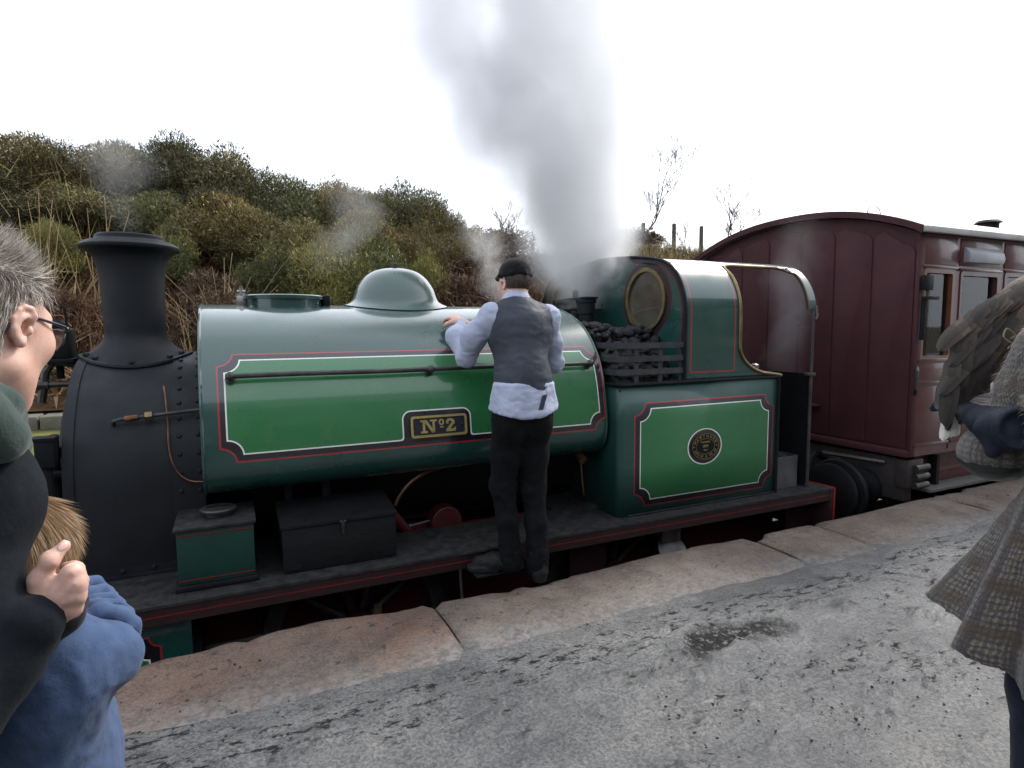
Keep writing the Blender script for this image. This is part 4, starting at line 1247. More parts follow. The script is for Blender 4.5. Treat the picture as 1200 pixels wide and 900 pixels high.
# body of the heap, lumps lying over it
nxh, nyh = 30, 34
gx = np.linspace(2.315, 2.83, nxh); gy = np.linspace(3.285, 4.0, nyh)
Xh, Yh = np.meshgrid(gx, gy)
def heap(x, y): return 1.08 + .315 * sstep(3.29, 3.66, y) + .035 * np.exp(-((x - 2.38) / .14) ** 2) * sstep(3.4, 3.75, y) - .25 * sstep(3.85, 4.05, y)
Zh = heap(Xh, Yh) - .03 + (fbm(Xh * 14, Yh * 14, 0, 3, 31) - .5) * .09
ih = np.arange(nxh * nyh).reshape(nyh, nxh)
Vh = np.stack([Xh, Yh, Zh], -1).reshape(-1, 3)
Fh = [tuple(f) for f in np.stack([ih[:-1, :-1], ih[:-1, 1:], ih[1:, 1:], ih[1:, :-1]], -1).reshape(-1, 4).tolist()]
# skirts down to the bunker floor
for line in (ih[0, :], ih[:, 0][::-1], ih[:, -1], ih[-1, ::-1]):
    b0 = len(Vh); Vh = np.concatenate([Vh, np.stack([Vh[line][:, 0], Vh[line][:, 1], 0 * Vh[line][:, 2] + 1.012], -1)])
    for k in range(len(line) - 1): Fh.append((int(line[k]), b0 + k, b0 + k + 1, int(line[k + 1])))
mesh_obj('coal_heap', Vh, Fh, M['coal'], kind='stuff', label='heap of small black coal filling the bunker behind the coal rails', ang=20)
placed = []
tries = 0
while len(placed) < 190 and tries < 6000:
    tries += 1
    x, y = RNG.uniform(2.33, 2.80), RNG.uniform(3.30, 3.92); r = RNG.uniform(.020, .042) * (1.15 if y > 3.4 else .9)
    if all(math.hypot(x - a, y - b_) > .72 * (r + c_) for a, b_, c_ in placed):
        placed.append((x, y, r)); lump(x, y, float(heap(x, y)) + r * .25, r, 'lump of black coal lying on the heap behind the coal rails', 'coal lumps heaped in the bunker')
for x, y in ((3.83, 3.36), (3.88, 3.45), (3.93, 3.36), (3.99, 3.42), (3.96, 3.52), (3.86, 3.55)):
    lump(x, y, ZF + .235 + RNG.uniform(-.01, .02), .05, 'lump of black coal in the steel bucket at the cab doorway', 'coal lumps in the bucket')
# ------------------------------------------------------------------ the carriage
CXE, CY0, CY1, CL = 5.05, 3.05, 5.55, 12.0
M['grime'] = mat('grimy underframe', (.016, .012, .012, 1), (.035, .026, .025, 1), 10, .55, .75, bmp=.3)
coach = thing('railway_carriage', 'maroon panelled railway carriage with arched roof coupled behind the green engine', 'carriage', (8.5, 4.3, -.89))
def roof_z(y):
    t = (y - YC) / 1.25
    return 2.185 + .265 * (1 - abs(t) ** 2.3)
# end wall and its panels
pts = [(CY0, .33)] + [(y, roof_z(y) - .03) for y in np.linspace(CY0, CY1, 28)] + [(CY1, .33)]
MB().prism(pts, 'x', CXE, CXE + .04).build('end_wall', M['maroon_end'], coach)
seams = [3.075, 3.44, 3.80, 4.165, 4.54, 4.90, 5.235, 5.525]
for k in range(len(seams) - 1):
    y0, y1 = seams[k] + .008, seams[k + 1] - .008
    r = .09
    P = [(y0, .40), (y1, .40)]
    z1, z0 = roof_z(y1) - .125, roof_z(y0) - .125
    for q in range(7):
        a = R_(90 * q / 6); P.append((y1 - r + r * math.cos(a), z1 - r + r * math.sin(a)))
    for q in range(7):
        a = R_(90 + 90 * q / 6); P.append((y0 + r + r * math.cos(a), z0 - r + r * math.sin(a)))
    MB().prism(P, 'x', CXE - .009, CXE + .005, .003).build('end_panel', M['maroon_end'], coach)
MB().box(CXE - .03, CXE + .01, CY0, CY1, .325, .385, .006).build('end_sill', M['maroon_end'], coach)
MB().box(CXE - .018, CXE + .05, CY0 - .012, CY0 + .022, .33, 2.16, .008).build('corner_moulding', M['maroon_end'], coach)
# roof with overhanging end and gutter
ys = np.linspace(CY0 - .045, CY1 + .045, 40)
rz = lambda y: 2.205 + .268 * (1 - abs((y - YC) / 1.30) ** 2.3)
up = [(y, rz(y)) for y in ys]; dn = [(y, rz(y) - .035) for y in ys[::-1]]
MB().prism(up + dn, 'x', CXE - .05, CXE + CL).build('carriage_roof', M['roof_grey'], coach, ang=50)
edge = [(y, rz(y) + .006) for y in ys] + [(y, rz(y) - .05) for y in ys[::-1]]
MB().prism(edge, 'x', CXE - .075, CXE - .048).build('roof_end_moulding', M['maroon_end'], coach, ang=50)
MB().box(CXE - .05, CXE + CL, CY0 - .075, CY0 - .035, 2.155, 2.205, .010).build('gutter', M['roof_grey'], coach)
MB().tube([(5.04 + .09 * math.cos(R_(a)) + .15, 3.55, rz(3.55) + .075 * math.sin(R_(a))) for a in range(0, 181, 20)], .004, 6).build('roof_eye', M['iron'], coach)
MB().lathe([(.09, -.04), (.09, .03), (.12, .035), (.09, .06), (0, .07)], (6.85, 3.5, rz(3.5)), (0, 0, 1), 18).build('roof_ventilator', M['black'], coach)
# sides, built from pillars, rails and panels round real openings
def side(yo, s, detail):
    """yo: outer face, s = -1 near side / +1 far side"""
    yi = yo - s * .05
    a, b_ = min(yo, yi), max(yo, yi)
    root = coach
    x = CXE + .03
    comp = 0
    segs = []
    xx = CXE + .06
    while xx < CXE + CL - 2.0:
        segs += [('q', xx, xx + .41), ('d', xx + .50, xx + 1.07), ('q', xx + 1.16, xx + 1.57)]; xx += 1.72
    MB().box(CXE + .02, CXE + CL, a, b_, .33, 1.13).build('side_panelling', M['maroon'], root)
    MB().box(CXE + .02, CXE + CL, a, b_, 1.88, 2.19).build('side_panelling', M['maroon'], root)
    last = CXE + .02
    for kind_, x0, x1 in segs + [('e', CXE + CL, 0)]:
        MB().box(last, x0, a, b_, 1.131, 1.879).build('window_pillar', M['maroon'], root); last = x1
    for n_, (kind_, x0, x1) in enumerate(segs):
        zt = 1.865 if kind_ == 'q' else 1.855
        fr = M['wood_trim']
        o = MB().ring(rrect(x0 - .004, x1 + .004, 1.128, zt + .017, .03), rrect(x0 + .028, x1 - .028, 1.165, zt - .02, .02), 'y', min(yo + s * .008, yi), max(yo + s * .008, yi)).build('window_frame', M['maroon_trim'] if n_ else fr, root)
        MB().box(x0 + .02, x1 - .02, yo - s * .03 - .002, yo - s * .03 + .002, 1.15, zt - .01).build('window_pane', M['glass'], o)
        if not detail: continue
        y0 = yo + s * .012
        def mould(xa, xb, za, zb, nm='moulding'): MB().box(xa, xb, min(yo + s * .018, yo), max(yo + s * .018, yo), za, zb, .004).build(nm, M['maroon_trim'], root)
        mould(x0 - .03, x1 + .03, 1.115, 1.145); mould(x0 - .03, x1 + .03, zt + .018, zt + .04)
        mould(x0 - .03, x1 + .03, .925, .955)
        mould(x0 - .03, x1 + .03, .41, .435)
        if kind_ == 'd':
            # bonnet ventilator over the door, handle, hinges
            P = [(yo, 1.945), (yo + s * .05, 1.945), (yo + s * .062, 1.985), (yo + s * .05, 2.035), (yo + s * .015, 2.07), (yo, 2.072)]
            MB().prism(P, 'x', x0 + .02, x1 - .03, .004).build('door_ventilator', M['louvre'], root)
            for xd in (x0 - .045, x1 + .045): MB().box(xd - .006, xd + .006, min(yo, yo + s * .004), max(yo, yo + s * .004), .36, 1.12).build('door_joint', M['black'], root)
            MB().tube([(x1 - .02, yo, 1.03), (x1 - .02, yo + s * .05, 1.03), (x1 - .10, yo + s * .055, 1.03)], .012, 8).build('door_handle', M['brass'], root)
            for zh in (.55, 1.02): MB().box(x0 - .075, x0 - .02, min(yo, yo + s * .02), max(yo, yo + s * .02), zh, zh + .06, .005).build('door_hinge', M['black'], root)
        for xa, xb in ((x0 - .03, x1 + .03),):
            MB().box(xa + .01, xb - .01, min(yo + s * .007, yo), max(yo + s * .007, yo), 1.915, 2.14, .004).build('side_panel', M['maroon'], root)
            MB().box(xa + .01, xb - .01, min(yo + s * .007, yo), max(yo + s * .007, yo), .445, .915, .004).build('side_panel', M['maroon'], root)
            MB().box(xa + .01, xb - .01, min(yo + s * .007, yo), max(yo + s * .007, yo), .965, 1.105, .004).build('side_panel', M['maroon'], root)
side(CY0, -1, True)
side(CY1, 1, False)
MB().box(CXE + CL - .04, CXE + CL, CY0 + .06, CY1 - .06, .33, 2.18).build('end_wall', M['maroon_end'], coach)
MB().box(CXE + .05, CXE + CL - .05, CY0 + .06, CY1 - .06, .34, .37).build('carriage_floor', M['seat_cloth'], coach)
for k in range(6):
    xx = CXE + .06 + 1.72 * (k + 1) - .075
    MB().box(xx - .02, xx + .02, CY0 + .06, CY1 - .06, .372, 2.1).build('partition', M['cream'], coach)
    MB().box(xx - .5, xx - .03, CY0 + .08, CY1 - .08, .372, .78, .03).build('seat', M['seat_cloth'], coach)
# corner fittings: lamp bracket, grab handle
MB().box(CXE - .01, CXE + .10, CY0 - .06, CY0 - .02, 1.70, 1.82, .008).box(CXE - .01, CXE + .16, CY0 - .075, CY0 - .045, 1.625, 1.65, .004).cyl((CXE + .01, CY0 - .04, 1.3), (CXE + .01, CY0 - .04, 1.65), .018, 8).build('corner_bracket', M['black'], coach)
MB().tube([(CXE + .0, CY0 - .02, .86), (CXE - .045, CY0 - .05, .90), (CXE - .05, CY0 - .05, .98), (CXE - .04, CY0 - .05, 1.05), (CXE + .0, CY0 - .02, 1.08)], .014, 8).build('grab_handle', M['iron'], coach)
for zz in (.6, .78, 1.45): MB().rivet((CXE - .014, 4.16, zz), (-1, 0, 0), .018).build('end_bolt', M['iron'], coach)
MB().box(CXE - .10, CXE - .014, 4.98, 5.2, .62, .64, .003).build('end_step', M['iron'], coach)
MB().box(CXE - .10, CXE - .014, 3.88, 4.02, .66, .68, .003).build('end_step', M['iron'], coach)
# frame, headstock, footboard
under = M['black']
MB().box(CXE + .02, CXE + .12, CY0 + .04, CY1 - .04, -.06, .30, .008).build('headstock', M['grime'], coach)
for ya in (CY0 + .10, CY1 - .16): MB().box(CXE + .125, CXE + CL, ya, ya + .06, .05, .318).build('solebar', M['oxide'], coach)
MB().box(CXE + .13, CXE + CL, CY0 + .085, CY0 + .10, .14, .165).build('solebar_moulding', M['maroon_trim'], coach)
MB().box(CXE + .22, CXE + CL, CY0 - .055, CY0 + .19, .012, .042, .006).build('footboard', mat('worn footboard', (.06, .058, .055, 1), (.10, .095, .09, 1), 9, .7, .85, bmp=.3, stretch=(1, 8, 1)), coach)
for k in range(6):
    xx = CXE + .42 + 1.4 * k
    MB().box(xx, xx + .04, CY0 + .02, CY0 + .10, .045, .30).build('footboard_bracket', M['black'], coach)
MB().box(CXE + .0, CXE + .20, CY0 + .0, CY0 + .12, .06, .30, .012).build('step_end', M['grime'], coach)
MB().box(5.90, 5.965, 3.27, 3.33, .9, 1.95).build('pane_reflection_bar', M['cream'], coach)  # added cream bar, imitates a pale upright reflected in the pane
mb = MB()
for zz in (.085, .16, .235): mb.cyl((CXE + .05, CY0 - .02, zz), (CXE + .22, CY0 - .02, zz), .028, 10)
mb.build('spring_shoe', M['iron'], coach)
for yy in (3.43, 5.17): buffer(CXE + .012, yy, .0, -1, .275, 'buffer', coach, M['black'])
for xx in (6.4, 10.6):
    for yy in (3.56, 5.04): wheel(xx, yy, 'carriage_wheel', .47, coach, M['black'], 8)
    MB().cyl((xx, 3.6, -.42), (xx, 5.0, -.42), .06, 12).build('axle', M['iron'], coach)
    for yy in (3.36,): 
        MB().box(xx - .13, xx + .13, yy - .06, yy + .06, -.52, -.30, .02).build('axle_box', M['black'], coach)
        MB().tube([(xx - .5, yy, .0), (xx - .25, yy, -.16), (xx, yy, -.22), (xx + .25, yy, -.16), (xx + .5, yy, 0)], .03, 6).build('leaf_spring', M['black'], coach)
# hoses and coupling between engine and carriage
MB().tube(cat2([(CXE + .02, 3.85, .18), (CXE - .12, 3.85, .22), (CXE - .22, 3.82, .10), (CXE - .25, 3.8, -.15), (CXE - .1, 3.8, -.35)], 5, False), .035, 8).build('brake_hose', M['black'], coach)
MB().tube(cat2([(CXE + .02, 3.72, .16), (CXE - .1, 3.62, .20), (CXE - .22, 3.58, .12), (CXE - .2, 3.5, -.05)], 5, False), .028, 8).build('steam_hose', M['iron'], coach)
MB().cyl((CXE, 3.25, .25), (CXE - .2, 3.7, .27), .02, 8).build('coupling_bar', M['iron'], coach)
MB().tube([(CXE - .0, 4.3, .0), (CXE - .4, 4.3, -.12), (CXE - .78, 4.3, .0)], .03, 8).build('coupling_chain', M['iron'], coach)
MB().box(CXE + .5, CXE + 1.6, 3.5, 5.0, -.15, .02).build('under_gear', M['black'], coach)
MB().box(CXE + 2.2, CXE + 4.6, 3.7, 4.9, -.45, -.05).build('battery_box', M['black'], coach)
# ------------------------------------------------------------------ smooth solids for bodies, clothing and animals
class Solid:
    """signed distance solid on a grid: tapered limbs and ellipsoids blended together, then meshed as one surface"""
    def __init__(s): s.P = []
    def limb(s, a, b, ra, rb, k=.03, sub=False):
        a, b = np.array(a, float), np.array(b, float); d = b - a; L2 = d @ d + 1e-12
        def f(Q):
            t = np.clip(((Q - a) @ d) / L2, 0, 1)
            return np.linalg.norm(Q - a - t[..., None] * d, axis=-1) - (ra + (rb - ra) * t)
        r = max(ra, rb); s.P.append((f, np.minimum(a, b) - r, np.maximum(a, b) + r, k, sub)); return s
    def chain(s, pts, rad, k=.03):
        for i in range(len(pts) - 1): s.limb(pts[i], pts[i + 1], rad[i], rad[i + 1], k)
        return s
    def ell(s, c, r, k=.03, rot=None, sub=False):
        c, r = np.array(c, float), np.array(r, float)
        Rm = None if rot is None else np.array(rot)
        def f(Q):
            q = Q - c
            if Rm is not None: q = q @ Rm
            k0 = np.linalg.norm(q / r, axis=-1); k1 = np.linalg.norm(q / (r * r), axis=-1) + 1e-9
            return k0 * (k0 - 1) / k1
        m = r if Rm is None else np.full(3, r.max())
        s.P.append((f, c - m, c + m, k, sub)); return s
    def func(s, f, lo, hi, k=.03, sub=False): s.P.append((f, np.array(lo, float), np.array(hi, float), k, sub)); return s
    def move(s, Mx):
        """transform all primitives by a 4x4 rigid matrix"""
        Rm = np.array(Mx)[:3, :3]; t = np.array(Mx)[:3, 3]
        out = []
        for f, lo, hi, k, sub in s.P:
            cs = np.array([[(lo, hi)[i][0], (lo, hi)[j][1], (lo, hi)[l][2]] for i in (0, 1) for j in (0, 1) for l in (0, 1)]) @ Rm.T + t
            out.append(((lambda Q, f=f: f((Q - t) @ Rm)), cs.min(0), cs.max(0), k, sub))
        s.P = out; return s
    def mesh(s, h, smooth=1, disp=None):
        lo = np.min([p[1] for p in s.P if not p[4]], 0) - 4 * h - .02; hi = np.max([p[2] for p in s.P if not p[4]], 0) + 4 * h + .02
        n = np.ceil((hi - lo) / h).astype(int) + 1
        D = np.full(n, .5)
        for f, a, b, k, sub in s.P:
            m = k + 3 * h
            i0 = np.clip(np.floor((a - m - lo) / h).astype(int), 0, n); i1 = np.clip(np.ceil((b + m - lo) / h).astype(int) + 1, 0, n)
            if np.any(i1 <= i0): continue
            G = np.stack(np.meshgrid(*[lo[q] + h * np.arange(i0[q], i1[q]) for q in range(3)], indexing='ij'), -1)
            d = f(G); sl = tuple(slice(i0[q], i1[q]) for q in range(3)); e = D[sl]
            if sub:
                hh = np.clip(.5 - .5 * (e + d) / k, 0, 1); D[sl] = e * (1 - hh) - d * hh + k * hh * (1 - hh)
            else:
                hh = np.clip(.5 + .5 * (e - d) / k, 0, 1); D[sl] = e * (1 - hh) + d * hh - k * hh * (1 - hh)
        V, F = surfnet(D, lo, h)
        for _ in range(smooth): V = relax(V, F)
        if disp is not None:
            N = vnormals(V, F); V = V + N * disp(V, N)[:, None]
        return V, F
def surfnet(D, lo, h):
    ins = D < 0
    nx, ny, nz = D.shape
    c = ins[:-1, :-1, :-1].astype(np.int8)
    tot = np.zeros((nx - 1, ny - 1, nz - 1), np.int8)
    cor = [(i, j, k) for i in (0, 1) for j in (0, 1) for k in (0, 1)]
    for i, j, k in cor: tot += ins[i:nx - 1 + i, j:ny - 1 + j, k:nz - 1 + k]
    act = (tot > 0) & (tot < 8)
    idx = np.argwhere(act)
    vid = np.full(act.shape, -1, np.int64); vid[act] = np.arange(len(idx))
    acc = np.zeros((len(idx), 3)); cnt = np.zeros(len(idx))
    val = {c_: D[idx[:, 0] + c_[0], idx[:, 1] + c_[1], idx[:, 2] + c_[2]] for c_ in cor}
    for a in cor:
        for ax in range(3):
            if a[ax]: continue
            b = list(a); b[ax] = 1; b = tuple(b)
            va, vb = val[a], val[b]; m = (va < 0) != (vb < 0)
            t = np.where(m, va / np.where(m, va - vb, 1), 0)
            p = np.array(a, float)[None] + np.zeros((len(idx), 1)); p[:, ax] += t
            acc += p * m[:, None]; cnt += m
    V = lo + h * (idx + acc / np.maximum(cnt, 1)[:, None])
    Fs = []
    for ax in range(3):
        sl0 = [slice(None)] * 3; sl1 = [slice(None)] * 3; sl0[ax] = slice(0, -1); sl1[ax] = slice(1, None)
        A, B = ins[tuple(sl0)], ins[tuple(sl1)]
        u, v = [(1, 2), (2, 0), (0, 1)][ax]
        for flip in (0, 1):
            e = np.argwhere((A & ~B) if not flip else (~A & B))
            e = e[(e[:, u] > 0) & (e[:, v] > 0) & (e[:, u] < D.shape[u] - 1) & (e[:, v] < D.shape[v] - 1)]
            q = []
            for du, dv in ((-1, -1), (0, -1), (0, 0), (-1, 0)):
                w = e.copy(); w[:, u] += du; w[:, v] += dv; q.append(vid[w[:, 0], w[:, 1], w[:, 2]])
            q = np.stack(q, 1); Fs.append(q[:, ::-1] if flip else q)
    F = np.concatenate(Fs); F = F[(F >= 0).all(1)]
    return V, F
def relax(V, F, w=.5):
    S = np.zeros_like(V); C_ = np.zeros(len(V))
    for a, b in ((0, 1), (1, 2), (2, 3), (3, 0)):
        np.add.at(S, F[:, a], V[F[:, b]]); np.add.at(S, F[:, b], V[F[:, a]]); np.add.at(C_, F[:, a], 1); np.add.at(C_, F[:, b], 1)
    return V * (1 - w) + w * S / np.maximum(C_, 1)[:, None]
def vnormals(V, F):
    n = np.cross(V[F[:, 2]] - V[F[:, 0]], V[F[:, 3]] - V[F[:, 1]])
    N = np.zeros_like(V)
    for k in range(4): np.add.at(N, F[:, k], n)
    return N / (np.linalg.norm(N, axis=1, keepdims=True) + 1e-12)
def joinm(*VF):
    V, F, n = [], [], 0
    for v, f in VF: V.append(v); F.append(f + n); n += len(v)
    return np.concatenate(V), np.concatenate(F)
def rotm(*a):
    """4x4 from euler degrees (x, y, z) then translation"""
    e = Euler([R_(q) for q in a[0]], 'XYZ').to_matrix().to_4x4()
    return Matrix.Translation(Vector(a[1])) @ e
def folds(amp, sx, sy, sz, seed, extra=.35):
    def f(V, N):
        a = fbm(V[:, 0] * sx, V[:, 1] * sy, V[:, 2] * sz, 3, seed)
        r = 1 - np.abs(2 * a - 1) * 2.0
        b = fbm(V[:, 0] * sx * 3, V[:, 1] * sy * 3, V[:, 2] * sz * 3, 3, seed + 5) - .5
        return amp * (np.clip(r, -1, 1) * .6 + b * extra * 2)
    return f
def cam_pt(px, py, depth):
    """the point seen at pixel (px, py) of the 1200 x 900 photograph, depth metres ahead of the lens"""
    return _cm[:, :3] @ np.array([(px - 600) / 704 * depth, -(py - 450) / 704 * depth, -depth]) + np.array(CAM)
_cm = np.array([[cam.matrix_world[i][j] for j in range(4)] for i in range(3)])
def head_solid(jaw=1.0, long=1.0, nose=1.0, chin=1.0):
    """head about its own centre, facing +Y, up +Z, 0.235 m from chin to crown"""
    s = Solid()
    s.ell((0, -.018, .030), (.077, .096, .088), .03)              # skull
    s.ell((0, .022, -.010), (.066, .072, .085), .04)              # face
    s.ell((0, .030, -.065), (.050 * jaw, .052, .050), .04)        # jaw
    s.ell((0, .070, -.098 * chin), (.024, .019, .018), .03)       # chin
    s.limb((-.055 * jaw, -.005, -.055), (-.02, .062, -.095), .016, .016, .03).limb((.055 * jaw, -.005, -.055), (.02, .062, -.095), .016, .016, .03)
    s.ell((0, .078, .035), (.052, .018, .016), .025)              # brow
    s.limb((0, .088, .018), (0, .112 * nose, -.026), .008, .0125, .018)   # nose
    for q in (-1, 1):
        s.ell((q * .011, .098, -.030), (.009, .010, .008), .008)
        s.ell((q * .046, .062, -.010), (.022, .020, .020), .03)    # cheek
        s.ell((q * .031, .089, .013), (.016, .010, .010), .012, sub=True)   # eye socket
        s.ell((q * .031, .076, .013), (.0135, .0125, .0125), .004)          # eyeball and lids
    s.ell((0, .094, -.056), (.021, .010, .006), .008).ell((0, .093, -.067), (.019, .010, .007), .008)   # lips
    s.limb((-.02, .103, -.0615), (.02, .103, -.0615), .0022, .0022, .005, sub=True)
    s.limb((0, -.035, -.06), (0, -.05, -.16), .052, .056, .04)    # neck
    return s
def ear_solid(q, k=1.0):
    """one ear in head coordinates: rim, inner fold, hollow, tragus and lobe"""
    s = Solid()
    T = Matrix.Translation((q * .0745, -.010, .000)) @ Euler((R_(-10), 0, R_(-q * 24)), 'XYZ').to_matrix().to_4x4()
    def P(y, z, x=0.0):
        v = T @ Vector((q * (x + .010 + .12 * max(0, -y)), y * k, z * k)); return (v.x, v.y, v.z)
    s.chain([P(.012, .010, -.004), P(.011, .026), P(.002, .036), P(-.011, .035), P(-.020, .024), P(-.023, .006), P(-.018, -.010), P(-.009, -.023), P(.002, -.031)], [.0035, .0042, .0046, .0046, .0046, .0044, .0042, .0046, .0062], .003)
    s.chain([P(.002, .024, -.003), P(-.010, .016, -.002), P(-.013, .001, -.001), P(-.009, -.013, -.002), P(.002, -.019, -.002)], [.004, .0042, .0042, .004, .004], .003)
    s.chain([P(.006, .022, -.009), P(-.008, .010, -.008), P(-.008, -.010, -.008), P(.006, -.022, -.009)], [.010, .012, .011, .008], .006)
    s.ell(P(.003, -.001, .001), (.009, .0085, .0115), .004, sub=True)
    s.ell(P(.0125, -.004, -.002), (.0045, .0045, .0065), .004)
    s.ell(P(.003, -.030, -.001), (.005, .0075, .0085), .004)
    return s
def finger(s, base, d, side, L, r, curl, k=.008):
    """three bones from base along d, curling towards side"""
    p = np.array(base, float); d = np.array(d, float); d /= np.linalg.norm(d); sd = np.array(side, float); sd = sd - d * (sd @ d); sd /= np.linalg.norm(sd)
    for q, (f, c) in enumerate(zip((.45, .30, .25), curl)):
        a = R_(c); d, sd = d * math.cos(a) + sd * math.sin(a), sd * math.cos(a) - d * math.sin(a)
        e = p + d * L * f; s.limb(p, e, r * (1 - .12 * q), r * (.88 - .12 * q), k); s.ell(p, (r * 1.06,) * 3, k); p = e
    return p, d
def strands(V, F, n, L, Wd, comb, seed, keep=None, jitter=.35, stiff=.6, tang=False):
    """hairs: thin bent blades rooted on a surface, along the normal mixed with a combing direction"""
    rg = np.random.default_rng(seed)
    T = np.concatenate([F[:, [0, 1, 2]], F[:, [0, 2, 3]]])
    A = np.linalg.norm(np.cross(V[T[:, 1]] - V[T[:, 0]], V[T[:, 2]] - V[T[:, 0]]), axis=1)
    N = vnormals(V, F)
    k = rg.choice(len(T), n, p=A / A.sum()); u, v = rg.random(n), rg.random(n); m = u + v > 1; u[m], v[m] = 1 - u[m], 1 - v[m]
    P = V[T[k, 0]] * (1 - u - v)[:, None] + V[T[k, 1]] * u[:, None] + V[T[k, 2]] * v[:, None]; Nn = N[T[k, 0]]
    if keep is not None:
        q = keep(P); P, Nn = P[q], Nn[q]; n = len(P)
    C_ = comb(P, Nn); C_ = C_ / (np.linalg.norm(C_, axis=1, keepdims=True) + 1e-9)
    if tang:
        C_ = C_ - Nn * np.sum(Nn * C_, 1, keepdims=True); C_ = C_ / (np.linalg.norm(C_, axis=1, keepdims=True) + 1e-6)
    clump = np.stack([fbm(P[:, 0] * 45, P[:, 1] * 45, P[:, 2] * 45, 2, seed + q) - .5 for q in range(3)], -1) * 2.0
    D1 = Nn * stiff + C_ + rg.normal(size=(n, 3)) * jitter * .5 + clump * jitter; D1 /= np.linalg.norm(D1, axis=1, keepdims=True)
    D2 = D1 * .6 + C_ * .8 + rg.normal(size=(n, 3)) * jitter * .3; D2 /= np.linalg.norm(D2, axis=1, keepdims=True)
    LL = L * rg.uniform(.55, 1.2, n); S_ = np.cross(D1, rg.normal(size=(n, 3))); S_ /= np.linalg.norm(S_, axis=1, keepdims=True) + 1e-9
    w = Wd * rg.uniform(.6, 1.3, n)
    a, b = P + S_ * (w / 2)[:, None], P - S_ * (w / 2)[:, None]
    m1 = P + D1 * (LL * .5)[:, None]; c, d = m1 + S_ * (w * .38)[:, None], m1 - S_ * (w * .38)[:, None]
    e = m1 + D2 * (LL * .5)[:, None]
    VV = np.stack([a, b, c, d, e], 1).reshape(-1, 3); o = 5 * np.arange(n)[:, None]
    FF = np.concatenate([o + np.array([[0, 1, 3]]), o + np.array([[0, 3, 2]]), o + np.array([[2, 3, 4]])])
    tint = np.tile(np.clip(.5 + rg.normal(size=n) * .22 + clump[:, 0] * .25, 0, 1), 3)
    return VV, FF, tint
def strand_obj(name, VFT, m, parent, kind='stuff'):
    V, F, t = VFT
    me = bpy.data.meshes.new(name)
    me.vertices.add(len(V)); me.vertices.foreach_set('co', V.astype(np.float32).ravel())
    me.loops.add(F.size); me.loops.foreach_set('vertex_index', F.astype(np.int32).ravel())
    me.polygons.add(len(F)); me.polygons.foreach_set('loop_start', np.arange(0, F.size, 3, dtype=np.int32)); me.polygons.foreach_set('loop_total', np.full(len(F), 3, dtype=np.int32))
    me.update(calc_edges=True)
    a = me.attributes.new('tint', 'FLOAT', 'FACE'); a.data.foreach_set('value', t.astype(np.float32))
    smooth_mesh(me, 180); me.materials.append(m)
    o = bpy.data.objects.new(name, me); COL.objects.link(o); adopt(o, parent); return props(o, None, None, None, kind)
def cloth(name, c0, c1, scale=40, rough=.85, weave=350, wb=.35, sheen=.25, stain=None, stretch=None):
    m, nt, b = new_mat(name)
    c = ramp(nt, noise_node(nt, scale, 5, .65, stretch=stretch), [(.32, c0), (.68, c1)])
    if stain: c = mixc(nt, E(ramp(nt, noise_node(nt, 4, 4, .6), [(.55, (0, 0, 0, 1)), (.8, (.6, .6, .6, 1))])), c, stain)
    nt.links.new(c, b.inputs['Base Color'])
    setin(b, Roughness=rough, Sheen_Weight=sheen * .4, Specular_IOR_Level=.07)
    n1 = bump(nt, b, noise_node(nt, weave, 3, .7), wb, .002)
    bump(nt, b, noise_node(nt, 28, 4, .6), .25, .012, n1)
    return m
def skin_mat(name, c0, c1, c2, sss=.12):
    m, nt, b = new_mat(name)
    c = ramp(nt, noise_node(nt, 22, 5, .6), [(.3, c0), (.55, c1), (.78, c2)])
    c = mixc(nt, .35, c, ramp(nt, noise_node(nt, 260, 3, .7), [(.3, (.8, .78, .77, 1)), (.7, (1.12, 1.1, 1.1, 1))]), 'MULTIPLY')
    nt.links.new(c, b.inputs['Base Color'])
    setin(b, Roughness=.48, Subsurface_Weight=sss, Subsurface_Scale=.012, Specular_IOR_Level=.4)
    b.inputs['Subsurface Radius'].default_value = (1.0, .35, .2)
    bump(nt, b, noise_node(nt, 420, 3, .7), .18, .0015)
    return m
def hair_mat(name, c0, c1, c2):
    m, nt, b = new_mat(name)
    at = nt.nodes.new('ShaderNodeAttribute'); at.attribute_name = 'tint'
    nt.links.new(ramp(nt, at.outputs['Fac'], [(.1, c0), (.5, c1), (.9, c2)]), b.inputs['Base Color'])
    setin(b, Roughness=.42, Specular_IOR_Level=.35)
    return m
def solid_obj(name, VF, m, parent, **kw):
    return mesh_obj(name, VF[0], VF[1], m, parent, 180, **kw)
# ------------------------------------------------------------------ people and the bird
SKIN = skin_mat('fair skin', (.52, .30, .235, 1), (.61, .39, .315, 1), (.62, .35, .285, 1))
SKIN2 = skin_mat('pinkish fair skin', (.54, .31, .25, 1), (.62, .39, .32, 1), (.60, .33, .27, 1))
H_DARK = hair_mat('dark brown hair', (.035, .022, .015, 1), (.06, .04, .028, 1), (.10, .07, .05, 1))
H_GREY = hair_mat('greying hair', (.17, .145, .122, 1), (.30, .262, .225, 1), (.46, .42, .375, 1))
H_BLOND = hair_mat('light brown hair', (.27, .17, .092, 1), (.33, .215, .12, 1), (.40, .275, .16, 1))
def A(*p): return np.array(p, float)

